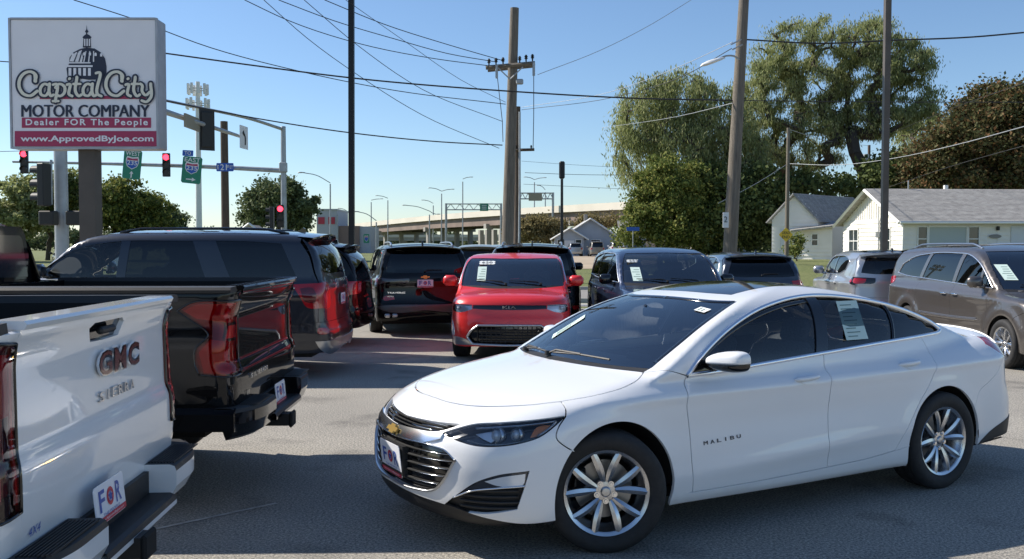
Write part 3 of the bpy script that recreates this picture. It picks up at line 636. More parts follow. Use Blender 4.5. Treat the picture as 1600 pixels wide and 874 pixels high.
def signals():
    Y = 47.6; b0 = at(443, 262, Y); X0 = b0[0]
    t = thing('traffic_signal', 'grey signal pole with long mast arm carrying red lights and route signs', 'traffic signal', (X0, Y, 0)); q = lambda P: np.array(P)-np.array([X0, Y, 0])
    ztop = at(443, 199, Y)[2]; MB().tube([(0, 0, 0), (0, 0, ztop)], .17, 12, r2=.13).done('pole', 'galvanised', t, smooth=True); MB().lathe([(.0001, ztop+.05), (.12, ztop+.04), (.14, ztop-.02)], n=12).done('pole_cap', 'galvanised', t)
    P = [q(at(443, 267, Y)), q(at(350, 262, Y)), q(at(200, 257, Y)), q(at(20, 253, Y))]; MB().tube(catmull(P, 1), .13, 10, r2=.06).done('mast_arm', 'galvanised', t, smooth=True)
    MB().box((.0, -.05, at(443, 262, Y)[2]), (.36, .36, .5), bevel=.03).done('arm_clamp', 'galvanised', t)
    P = [q(at(441, 202, Y)), q(at(380, 183, 43)), q(at(300, 166, 39.5)), q(at(200, 145, 36))]; MB().tube(catmull(P, 1), .085, 8, r2=.05).done('upper_arm', 'galvanised', t, smooth=True)
    for px, py in ((260, 258), (38, 253)): head(t, q(at(px, py, Y-.3)), math.atan2(-1, .2), 1.2, lit=0)
    h1 = head(t, q(at(438, 338, Y-.4)), math.atan2(-1, .2), 1.15, lit=0); head(t, q(at(425, 341, Y-.3)), R(180), 1.15)
    flatsign('route_sign', 'green West 235 interstate sign hung tilted on the mast arm', 'road sign', 192, 235, 221, 280, Y-.25, 'sign_green', [('TWEST', 0, .78, .8, .16, 'sign_white'), ('shield', 0, .12, .72, .46, ''), ('T235', 0, .12, .56, .15, 'sign_white'), ('up', 0, -.68, .28, .24, '')], R(6), group='interstate signs on the mast arm')
    flatsign('route_sign', 'small blue To plate above the East 235 sign', 'road sign', 285, 235, 302, 244, Y-.25, 'sign_blue', [('TTO', 0, 0, .6, .6, 'sign_white')], R(3))
    flatsign('route_sign', 'green East 235 interstate sign with right arrow, next to the 21st street plate', 'road sign', 284, 245, 315, 287, Y-.25, 'sign_green', [('TEAST', 0, .76, .8, .16, 'sign_white'), ('shield', 0, .14, .70, .46, ''), ('T235', 0, .14, .56, .15, 'sign_white'), ('right', 0, -.70, .5, .18, '')], R(6), group='interstate signs on the mast arm')
    flatsign('street_name_sign', 'blue E 21st street name plate on the mast arm', 'street sign', 338, 255, 365, 268, Y-.25, 'sign_blue', [('TE', -.78, 0, .1, .5, 'sign_white'), ('T21', -.15, 0, .38, .72, 'sign_white'), ('Tst', .38, .25, .14, .35, 'sign_white'), ('TST', .75, 0, .18, .4, 'sign_white')])
    # nearer pole behind the dealer sign with its arm reaching away from us
    X1, Y1 = at(97, 386, 23.5)[0], 23.5
    t = thing('traffic_signal', 'nearer grey signal pole behind the dealer sign, thick arm and unlit heads', 'traffic signal', (X1, Y1, 0)); q = lambda P: np.array(P)-np.array([X1, Y1, 0])
    MB().tube([(0, 0, 0), (0, 0, 7)], .17, 14, r2=.15).done('pole', 'galvanised', t, smooth=True)
    a0 = np.array([X1, Y1, 5.9]); e0 = at(377, 214, 32.5); MB().tube([q(a0), q(a0*.5+e0*.5+[0, 0, .05]), q(e0)], .13, 10, r2=.055).done('mast_arm', 'galvanised', t, smooth=True)
    head(t, q(at(323, 203, 30.2)), R(125), 1.15, plate_=True)
    MB().box(q(at(300, 192, 29.3)), (.06, 1.3, .42)).done('sign_blank', 'sign_back', t)
    c = q(at(381, 215, 32.6)); MB().box(c, (.02, .70, .80), rz=R(-6)).done('turn_sign', 'sign_white', t)
    A = np.array([.1, .995, 0]); U = np.array([0, 0, 1.]); N = np.array([.995, -.1, 0])
    P = catmull([(.08, -.26), (.08, .0), (-.02, .12), (-.06, .14)], .04); MB().tube([c+N*.02+A*x*.9+U*y for x, y in P], .025, 6).done('turn_arrow', 'print_black', t)
    MB().prism([(-.16, .14), (-.02, .04), (-.02, .26)], c+N*.012, A, U, N, .01).done('arrow_head', 'print_black', t)
    head(t, q(at(69, 289, 22.9)), R(170), 1.05, plate_=False); MB().tube([q(at(80, 250, 23.2)), q(at(80, 320, 23.2))], .035, 6).done('bracket', 'galvanised', t)
    for px in (76, 118): MB().box(q(at(px, 341, 23.1)), (.38, .3, .36), bevel=.03).done('walk_signal', 'signal_black', t)
signals()
# ---------------------------------------------------------------- poles and lamps
def pole_thing(name, label, cat, px, py_top, Y, r0, r1, m, px_base=None, z_top=None, group=None, n=12):
    top = at(px, py_top, Y); bx = at(px_base if px_base is not None else px, 386, Y)[0]
    t = thing(name, label, cat, (bx, Y, float(gz(bx, Y))+.03), group=group); zt = top[2]-t.location[2]
    MB().tube([(0, 0, -.2), ((top[0]-bx)*.5, 0, zt*.5), (top[0]-bx, 0, zt)], r0, n, r2=r1).done('pole', m, t, smooth=True)
    return t, (lambda P, t=t: np.array(P)-np.array(t.location)), top
def insulator(q, P, parent, name='insulator'): return MB().lathe([(.0001, .16), (.03, .15), (.035, .12), (.06, .10), (.03, .07), (.06, .05), (.025, .02), (.02, -.05)], c=q(P), n=10).done(name, 'signal_black', parent)
def luminaire(parent, tip, out, s=1.0, m='sign_white'):
    tip, out = np.array(tip, float), np.array(out, float); out /= np.linalg.norm(out); Rm = np.stack([out, np.cross([0, 0, 1.], out), [0, 0, 1.]], 1)
    q = MB(); n = 10; V = []
    prof = [(-.35, .02, .02), (-.25, .07, .05), (0, .14, .08), (.25, .17, .09), (.42, .12, .06), (.48, .03, .02)]
    for x, w_, h_ in prof: V += [tip+Rm@(np.array([x, w_*math.cos(a), h_*math.sin(a)*(1 if math.sin(a) > 0 else .6)])*s) for a in np.linspace(0, 2*math.pi, n, endpoint=False)]
    return q.add(V, [(i*n+j, i*n+(j+1) % n, (i+1)*n+(j+1) % n, (i+1)*n+j) for i in range(5) for j in range(n)]+[tuple(range(n))[::-1], tuple(range(5*n, 6*n))]).done('lamp_head', m, parent, smooth=50)
def utility():
    t, q, top = pole_thing('utility_pole', 'weathered wooden utility pole with crossarm, behind the red hatchback', 'utility pole', 804, 13, 28, .20, .13, 'pole_wood', 790)
    c = at(797, 104, 27.8); a = at(759, 106, 27.8); e = at(836, 99, 27.8); MB().tube([q(a), q(e)], .065, 4).done('crossarm', 'pole_wood', t); a2, e2 = at(762, 110, 28.3), at(834, 103, 28.3); MB().tube([q(a2), q(e2)], .06, 4).done('crossarm', 'pole_wood', t)
    for s_ in (-1, 1): MB().tube([q(at(797+s_*20, 105, 27.75)), q(at(797, 124, 27.75))], .02, 5).done('arm_brace', 'galvanised', t)
    for px, py in ((764, 100), (775, 99), (786, 98), (812, 96), (822, 94), (832, 93)): insulator(q, at(px, py, 27.8), t)
    for px, py in ((776, 112), (834, 108)): MB().lathe([(.0001, .2), (.04, .19), (.04, -.2), (.0001, -.21)], c=q(at(px, py, 27.7)), n=8).done('fuse_cutout', 'galvanised', t)
    MB().box(q(at(812, 128, 27.7)), (.22, .12, .16), bevel=.03).done('floodlight', 'galvanised', t)
    MB().tube([q(at(776, 110, 27.7)), q(at(785, 190, 27.8)), q(at(786, 222, 27.8))], .012, 5).done('drop_wire', 'wire', t); MB().tube([q(at(834, 108, 27.7)), q(at(834, 180, 27.8)), q(at(833, 232, 27.8))], .012, 5).done('drop_wire', 'wire', t)
    t, q, top = pole_thing('utility_pole', 'thin dark pole just behind the wooden utility pole, short crossarm', 'utility pole', 809, 167, 45, .20, .13, 'pole_wood_dark', 808)
    MB().tube([q(at(795, 235, 44.8)), q(at(835, 234, 44.8))], .07, 4).done('crossarm', 'pole_wood_dark', t)
    for px in (797, 806, 830): insulator(q, at(px, 232, 44.8), t)
    MB().tube([q(at(812, 175, 44.7)), q(at(812, 300, 44.7)), q(at(811, 380, 44.7))], .05, 6).done('conduit', 'galvanised', t)
    t, q, top = pole_thing('utility_pole', 'far dark pole between the two wooden poles with small transformer', 'utility pole', 802, 243, 62, .18, .14, 'pole_wood_dark', 801)
    MB().lathe([(.0001, .5), (.22, .5), (.25, -.4), (.0001, -.42)], c=q(at(798, 262, 61.6)), n=12).done('transformer', 'galvanised', t, smooth=True)
    t, q, top = pole_thing('utility_pole', 'tall leaning wooden pole with street lamp arm, right of the navy van', 'utility pole', 1164, -30, 25.6, .215, .135, 'pole_wood', 1136)
    P = [q(at(1157, 95, 25.5)), q(at(1147, 88, 25.4)), q(at(1133, 88, 25.3)), q(at(1124, 92, 25.2))]; MB().tube(catmull(P, .1), .025, 6).done('lamp_arm', 'galvanised', t, smooth=True); luminaire(t, q(at(1117, 96, 25.2)), (-1, -.2, -.35), .9, 'sign_white')
    MB().box(q(at(1134, 344, 25.35)), (.16, .02, .42)).done('small_notice', 'sign_white', t); lettering('lettering', '2', q(at(1134, 343, 25.32)), (1, 0, 0), (0, 0, 1), 'print_black', t, fit=(.09, .16))
    for k, (px, py) in enumerate(((1158, 62), (1160, 70))): MB().tube([q(at(px, py, 25.4)), q(at(px-16, py+8, 25.3))], .02, 5).done('bracket', 'galvanised', t)
    t, q, top = pole_thing('utility_pole', 'thin grey service pole standing beside the dead end sign', 'utility pole', 1232, 200, 49, .12, .09, 'pole_wood', 1229)
    t, q, top = pole_thing('utility_pole', 'distant wooden pole with transformer seen between the big tree trunks', 'utility pole', 1358, 227, 95, .17, .14, 'pole_wood_dark', 1357)
    MB().lathe([(.0001, .7), (.3, .7), (.33, -.6), (.0001, -.62)], c=q(at(1353, 252, 94.5)), n=12).done('transformer', 'galvanised', t, smooth=True)
    pole_thing('utility_pole', 'cut-off wooden pole behind the street name plate', 'utility pole', 350, 190, 50.5, .23, .2, 'pole_wood_dark', 353)
    for px, pb, m, w_, lab in ((549, 549, 'pole_black', .145, 'tall black lot light pole left of the black crossover'), (1387, 1381, 'pole_brown', .15, 'tall brown square lot pole in front of the white house')):
        Y = 24.2; b0 = at(pb, 386, Y); z = 11; tp = at(px, 0, Y); k = (tp[0]-b0[0])/tp[2]; t = thing('light_pole', lab, 'light pole', (b0[0], Y, 0)); q = MB(); q.box((0, 0, z/2), (w_, w_, z)); V = q.V[0]; V[:, 0] += V[:, 2]*k; q.done('pole', m, t); MB().box((0, 0, .35), (.5, .5, .7), bevel=.03).done('base', 'concrete', t)
        luminaire(t, (z*k-.5, 0, z), (-1, 0, 0), 1, 'pole_black'); MB().tube([(z*k, 0, z-.05), (z*k-.4, 0, z)], .03, 6).done('arm', m, t)
    t, q, top = pole_thing('light_pole', 'short black post with boxy lantern in front of the blue-grey house', 'light pole', 878, 280, 24.5, .045, .035, 'pole_black', 878)
    MB().box(q(at(878, 266, 24.5)), (.15, .15, .46), bevel=.03).done('lantern', 'pole_black', t); MB().tube([(0, 0, .2), (0, 0, 1.9)], .06, 8).done('sleeve', 'pole_black', t)
    # cell tower
    Y = 150; t, q, top = pole_thing('cell_tower', 'white monopole cell tower with antenna rings behind the mast arm', 'tower', 309, 128, Y, .55, .35, 'sign_white', 311)
    for py, r_ in ((140, 1.5), (163, 1.7)):
        for k in range(9):
            a = 2*math.pi*k/9+.2; c = q(at(309, py, Y))+np.array([math.cos(a)*r_, math.sin(a)*r_, 0]); MB().box(c, (.35, .35, 1.7)).done('antenna', 'sign_white', t)
        P = [q(at(309, py, Y))+np.array([math.cos(a)*r_*.9, math.sin(a)*r_*.9, 0]) for a in np.linspace(0, 2*math.pi, 13)]; MB().tube(P, .08, 5, cap=False).done('antenna_ring', 'galvanised', t)
    # street lamps: pole pixel, top pixel row, arm tip(s), depth
    L_ = [(516, 286, [(472, 270)], 75, 'curved grey street lamp over the dark SUVs'), (588, 345, [(557, 331)], 80, 'small curved street lamp left of the overpass pier'), (580, 313, [(595, 311)], 230, 'far highway lamp, leftmost on the overpass'), (606, 310, [(590, 306)], 225, 'far highway lamp, second from the left on the overpass'),
          (671, 330, [(633, 321), (683, 335)], 130, 'street lamp with long sloping arm before the overpass'), (677, 318, [(662, 313)], 220, 'far highway lamp just right of the long sloping arm'), (690, 299, [(673, 294), (706, 296)], 190, 'double-armed highway lamp over the overpass'), (723, 280, [(735, 277)], 175, 'tall single-arm highway lamp before the green gantry sign'),
          (835, 281, [(822, 277), (850, 278)], 185, 'double-armed highway lamp right of the utility poles'), (852, 297, [(842, 290)], 200, 'far highway lamp above the grey gantry sign'), (542, 330, [(531, 326)], 210, 'far lamp by the tall black pole')]
    for px, py, tips, Y, lab in L_:
        t, q, top = pole_thing('street_lamp', lab, 'street lamp', px, py, Y, .0006*Y+.03, .00045*Y+.02, 'galvanised', px, group='street lamps'); t.location.z = 0
        for tx, ty in tips:
            sx = 1 if tx > px else -1; P = catmull([q(top)-np.array([0, 0, 0]), q(at(px+(tx-px)*.5, py+(ty-py)*.75, Y)), q(at(tx-sx*1, ty, Y))], .3); MB().tube(P, .00032*Y+.012, 6).done('lamp_arm', 'galvanised', t); luminaire(t, q(at(tx, ty, Y)), (sx, 0, 0), .0035*Y+.5, 'galvanised')
utility()
for pts, Y, Y2, r, m, lab in [
    ([(115, 0), (200, 27), (330, 75), (470, 112), (620, 142), (790, 163)], 20, 27.8, .012, 'wire', 'wire from top left passing above the dealer sign'),
    ([(255, 83), (400, 103), (550, 122), (800, 143), (1000, 154), (1147, 157)], 25, 25.6, .022, 'wire', 'long dark wire from the dealer sign to the leaning pole'),
    ([(1147, 157), (1300, 159), (1600, 160)], 25.6, 25.6, .012, 'wire', 'wire right of the leaning pole crossing the trees'),
    ([(255, 157), (400, 185), (550, 208), (690, 222), (785, 227)], 24, 27.8, .018, 'wire', 'wire from behind the dealer sign down to the wooden pole'),
    ([(382, 0), (450, 32), (560, 68), (680, 92), (764, 103)], 24, 27.8, .012, 'wire', 'first wire to the left end of the crossarm'),
    ([(435, 0), (520, 32), (620, 62), (700, 84), (775, 97)], 24, 27.8, .012, 'wire', 'second wire to the crossarm insulators'),
    ([(507, 0), (600, 38), (700, 70), (786, 95)], 24, 27.8, .012, 'wire', 'third and steepest wire to the crossarm'),
    ([(412, 0), (480, 60), (560, 118), (660, 180), (780, 232)], 22, 27.8, .009, 'wire', 'thin wire falling from top centre left to the pole'),
    ([(475, 0), (560, 72), (660, 140), (785, 190)], 22, 27.8, .009, 'wire', 'thin wire right of the black light pole'),
    ([(540, 0), (640, 70), (720, 125), (790, 160)], 22, 27.8, .007, 'wire', 'faint thin wire just right of the black light pole top'),
    ([(0, 96), (15, 97)], 16.6, 16.6, .01, 'wire', 'short wire stub entering at the left edge'),
    ([(0, 237), (80, 235), (190, 234)], 24, 24, .008, 'wire', 'thin wire below the dealer sign'),
    ([(1080, 0), (1020, 37), (940, 78), (840, 117)], 30, 27.8, .009, 'wire_pale', 'pale wire from top right of centre to the wooden pole'),
    ([(1145, 66), (1060, 105), (950, 145), (815, 168)], 25.6, 45, .010, 'wire_pale', 'pale cable from the leaning pole to the far thin pole'),
    ([(1143, 76), (1070, 118), (960, 152), (815, 172)], 25.6, 45, .012, 'wire', 'dark cable under the pale cable, left of the leaning pole'),
    ([(1165, 62), (1280, 68), (1400, 63), (1520, 58), (1600, 51)], 25.6, 24, .022, 'wire', 'dark wire from the leaning pole to the upper right edge'),
    ([(1150, 160), (1060, 182), (940, 200)], 25.6, 60, .010, 'wire_pale', 'pale wire dropping left from the leaning pole into the willow'),
    ([(1600, 198), (1500, 225), (1400, 247), (1310, 258), (1232, 256)], 30, 49, .014, 'wire_pale', 'pale service wire from right edge to the grey service pole'),
    ([(1232, 202), (1290, 220), (1358, 228)], 49, 95, .018, 'wire_pale', 'pale wire between service pole top and distant pole'),
    ([(1600, 228), (1480, 262), (1390, 292)], 30, 52, .012, 'wire', 'dark wire over the maple to the house roof'),
    ([(1600, 130), (1500, 165), (1400, 205)], 28, 60, .010, 'wire', 'dark wire crossing the maple top'),
    ([(1228, 258), (1180, 288), (1122, 318)], 49, 40, .012, 'wire_pale', 'pale wire from the service pole down left'),
    ([(820, 270), (900, 273), (985, 274)], 62, 62, .016, 'wire', 'far wire right of the poles at lamp height'),
    ([(818, 288), (900, 292), (985, 296)], 62, 62, .012, 'wire', 'far wire, lower of the pair above the overpass'),
    ([(815, 252), (900, 258), (975, 262)], 62, 62, .010, 'wire', 'faint far wire above the black lantern post')]:
    wire(pts, Y, r, m, lab, Y2)
flatsign('dead_end_sign', 'yellow diamond dead end sign on the grey service pole', 'road sign', 1220, 359, 1236, 375, 48.6, 'sign_yellow', [('TDEAD', 0, 0, .01, .01, 'print_black')], R(45))
for s_, dy in (('DEAD', .10), ('END', -.12)):
    o = bpy.data.objects.get('dead_end_sign'); lettering('lettering', s_, (0, -.008, dy), (1, 0, 0), (0, 0, 1), 'print_black', o, fit=(.40, .15), weight=.01)
t, q, top = pole_thing('street_name_sign', 'blue street name sign on a thin post by the yellow-green bush', 'street sign', 989, 356, 62, .035, .03, 'galvanised', 989)
MB().box(q(at(989, 358, 61.9)), (.86, .03, .26)).done('name_plate', 'sign_blue', t)
flatsign('route_sign', 'small green route marker near the overpass left end', 'road sign', 568, 366, 577, 380, 90, 'sign_green', [('shield', 0, 0, .7, .7, '')])
# ---------------------------------------------------------------- overpass, houses, far buildings
mat('barrier', (.62, .58, .50), .8, noise=(.2, .08)); mat('girder', (.21, .155, .13), .7, noise=(.3, .2)); mat('girder_shaded', (.05, .042, .04), .8); mat('pier', (.33, .31, .28), .85, noise=(.4, .12))
def overpass():
    A0, A1 = np.array([31., 121.]), np.array([-52., 283.]); d = (A1-A0)/np.linalg.norm(A1-A0); n = np.array([-d[1], d[0]]); n = n if n[1] > 0 else -n; Ln = np.linalg.norm(A1-A0)
    t = thing('overpass', 'concrete highway overpass with pale barrier crossing the background', 'bridge', (*A0, 0))
    def zz(s_): return 7.35+.9*math.sin(math.pi*min(1, max(0, s_/Ln*.95+.05)))-.0
    def deck(name, m, y0, y1, zt, zb, k=24):
        V = []
        for i in range(k+1):
            s_ = Ln*i/k; p = d*s_; z = zz(s_)
            for a, c in ((y0, zb), (y1, zb), (y1, zt), (y0, zt)): V.append((*(p+n*a), z+c))
        return mk(name, V, [(4*i+j, 4*i+(j+1) % 4, 4*i+4+(j+1) % 4, 4*i+4+j) for i in range(k) for j in range(4)]+[(0, 1, 2, 3), (4*k+3, 4*k+2, 4*k+1, 4*k)], m, t)
    deck('deck', 'pier', 0, 13, 0, -.3); deck('barrier', 'barrier', -.2, .15, .95, -.25); deck('barrier', 'barrier', 12.9, 13.2, .95, -.25)
    for k, y in enumerate((.5, 3.4, 6.4, 9.4, 12.4)): deck('girder', 'girder' if k == 0 else 'girder_shaded', y, y+.4, -.3, -2.1)  # inner girders carry the shade under the deck in their colour
    for s_ in (14, 46, 80, 114, 148):
        z = zz(s_)-1.75; p = d*s_
        q = MB(); c = np.array([*(p+n*6.5), z-.5]); q.box(c, (1.2, 13.4, 1.0), rz=math.atan2(d[1], d[0])).done('pier_cap', 'pier', t)
        for y in ((1, 4.7, 8.4, 12) if s_ in (80, 114) else (2, 6.5, 11)):
            MB().box((*(p+n*y), (z-1)/2), (1.0, 1.0, z-1), rz=math.atan2(d[1], d[0])).done('column', 'pier', t)
    # abutment wall with columns near the poles
    for k in range(7):
        c = d*(62+k*3.2)+n*-.5; MB().box((*c, 2.6), (.9, .9, 5.2), rz=math.atan2(d[1], d[0])).done('column', 'pier', t)
    # second lower ramp
    t2 = thing('ramp', 'lower grey ramp bridge seen under the overpass', 'bridge', (-40, 300, 0)); MB().box((20, 0, 4.2), (110, 7, 1.1)).done('deck', 'pier', t2); MB().box((20, -3.6, 5.2), (110, .3, .9)).done('barrier', 'barrier', t2)
    for x in (-20, 5, 30, 55): MB().box((x, 0, 1.9), (1.4, 5, 3.8)).done('column', 'pier', t2)
    # sign gantries
    for (x0, x1, y0, y1, sx0, sx1, sy0, sy1, m, lab, Y) in ((697, 783, 319, 328, 750, 763, 318, 330, 'sign_green', 'truss sign gantry with green sign above the overpass', 178), (812, 864, 302, 311, 826, 847, 302, 314, 'sign_back', 'truss sign gantry with grey sign back, right of the utility poles', 165)):
        b0 = at(x0, 386, Y); t3 = thing('sign_gantry', lab, 'sign gantry', (b0[0], Y, 0)); q = lambda P: np.array(P)-np.array([b0[0], Y, 0])
        for (xa, ya), (xb, yb) in (((x0, y0), (x1, y0)), ((x0, y1), (x1, y1))): MB().tube([q(at(xa, ya, Y)), q(at(xb, yb, Y))], .12, 6).done('chord', 'galvanised', t3)
        for k in range(12):
            xa = x0+(x1-x0)*k/12; xb = x0+(x1-x0)*(k+1)/12; MB().tube([q(at(xa, y0 if k % 2 else y1, Y)), q(at(xb, y1 if k % 2 else y0, Y))], .07, 5).done('brace', 'galvanised', t3)
        for x in (x0, x1): MB().tube([(q(at(x, 386, Y))[0], 0, 0), q(at(x, y0-1, Y))], .22, 8).done('post', 'galvanised', t3)
        a, e = q(at(sx0, sy0, Y-.4)), q(at(sx1, sy1, Y-.4)); MB().box((a+e)/2, (e[0]-a[0], .15, a[2]-e[2])).done('sign_panel', m, t3)
        if m == 'sign_green':
            for k in range(3): MB().box((a+e)/2+np.array([0, -.1, .35-.35*k]), ((e[0]-a[0])*.6, .03, .14)).done('lettering_row', 'sign_white', t3)
overpass()
# ---- houses
mat('siding', (.80, .77, .71), .7, noise=(1.2, .04)); mat('trim_white', (.78, .78, .75), .6); mat('roof_edge', (.5, .49, .46), .7); mat('window_dark', (.03, .04, .045), .08, spec=.8); mat('curtain', (.42, .47, .46), .6); mat('door_white', (.62, .64, .66), .5); mat('blue_siding', (.36, .40, .46), .8, noise=(.8, .06)); mat('skirt', (.26, .25, .24), .9)
m, t, b, oc = surf('shingles', .95); br = t.nodes.new('ShaderNodeTexBrick'); br.inputs['Scale'].default_value = 1; br.inputs['Brick Width'].default_value = .33; br.inputs['Row Height'].default_value = .14; br.inputs['Mortar Size'].default_value = .008
br.inputs['Color1'].default_value = (.26, .25, .24, 1); br.inputs['Color2'].default_value = (.40, .39, .375, 1); br.inputs['Mortar'].default_value = (.07, .07, .07, 1)
uvn = t.nodes.new('ShaderNodeUVMap'); t.links.new(oc, br.inputs[0]); t.links.new(mixc(t, .5, br.outputs[0], ramp(t, 0, noise(t, oc, 3, 5), [(.3, (.22, .21, .20)), (.7, (.44, .425, .40))]).outputs[0]), b.inputs['Base Color'])
def roof_slab(name, P, m, parent, th=.10, courses=0):
    """sloping slab; P four corners eave-left, eave-right, ridge-right, ridge-left; courses = proud shingle rows"""
    P = np.array(P, float); n = np.cross(P[1]-P[0], P[3]-P[0]); n /= np.linalg.norm(n); n = n if n[2] > 0 else -n
    q = MB().add(np.vstack([P-n*th, P]), [(3, 2, 1, 0), (4, 5, 6, 7), (0, 1, 5, 4), (1, 2, 6, 5), (2, 3, 7, 6), (3, 0, 4, 7)]); o = q.done(name, m, parent)
    if courses:
        s_ = MB()
        for k in range(courses):
            u0, u1 = k/courses, min(1, (k+1.15)/courses); a, b_, c, d_ = P[0]*(1-u0)+P[3]*u0, P[1]*(1-u0)+P[2]*u0, P[1]*(1-u1)+P[2]*u1, P[0]*(1-u1)+P[3]*u1
            s_.add([a+n*.022, b_+n*.022, c+n*.004, d_+n*.004, a, b_], [(0, 1, 2, 3), (4, 5, 1, 0)])
        o2 = s_.done('shingle_courses', m, parent); o2['kind'] = 'stuff'
    return o
def clapboard(parent, A, B, z0, z1, m, top=None, h=.19, proud=.05, openings=(), cut=None):
    """board by board siding on wall A->B (2-D points), each board an object; outward normal to the right of A->B"""
    A, B = np.array(A, float), np.array(B, float); Ln = np.linalg.norm(B-A); d = (B-A)/Ln; n = np.array([d[1], -d[0]]); k = 0; z = z0
    while z < z1-.02:
        ze = min(z+h, z1); u0, u1 = 0, Ln
        if cut:
            u0, u1 = cut(z+h*.5)
            if u1-u0 < .15: break
        segs = [(u0, u1)]
        for a, b_, za, zb in openings:
            if za < (z+ze)/2 < zb: segs = [s for c in segs for s in ((c[0], min(c[1], a)), (max(c[0], b_), c[1])) if s[1]-s[0] > .04]
        for a, b_ in segs:
            p, q = A+d*a, A+d*b_; P = [(*(p+n*proud), z), (*(q+n*proud), z), (*(q+n*.004), ze), (*(p+n*.004), ze), (*p, z), (*q, z)]
            mk('siding_board', P, [(0, 1, 2, 3), (4, 5, 1, 0), (0, 3, 4), (1, 5, 2)], m, parent)
        z = ze
def house_window(parent, A, d, n, u0, u1, z0, z1, glass='window_dark', mull=0, rail=True, frame='trim_white'):
    A, d, n = np.array(A, float), np.array(d, float), np.array(n, float); w_ = MB(); f = .06; rz = math.atan2(d[1], d[0])
    def bx(u, z, wu, wz, off, dep): p = A+d*u+n*off; return ((*p, z), (wu, dep, wz))
    fr = []
    for args in ((u0, (z0+z1)/2, f, z1-z0+f), (u1, (z0+z1)/2, f, z1-z0+f), ((u0+u1)/2, z1, u1-u0-f, f), ((u0+u1)/2, z0, u1-u0-f, f)): c, s_ = bx(*args, .03, .08); w_.box(c, s_, rz=rz)
    if rail: c, s_ = bx((u0+u1)/2, (z0+z1)/2, u1-u0-f, .05, .025, .06); w_.box(c, s_, rz=rz)
    for k in range(mull): c, s_ = bx(u0+(u1-u0)*(k+1)/(mull+1), (z0+z1)/2, .05, z1-z0-f, .02, .05); w_.box(c, s_, rz=rz)
    o = w_.done('window', frame, parent); c, s_ = bx((u0+u1)/2, (z0+z1)/2, u1-u0, z1-z0, .0, .02); MB().box(c, s_, rz=rz).done('pane', glass, o); return o
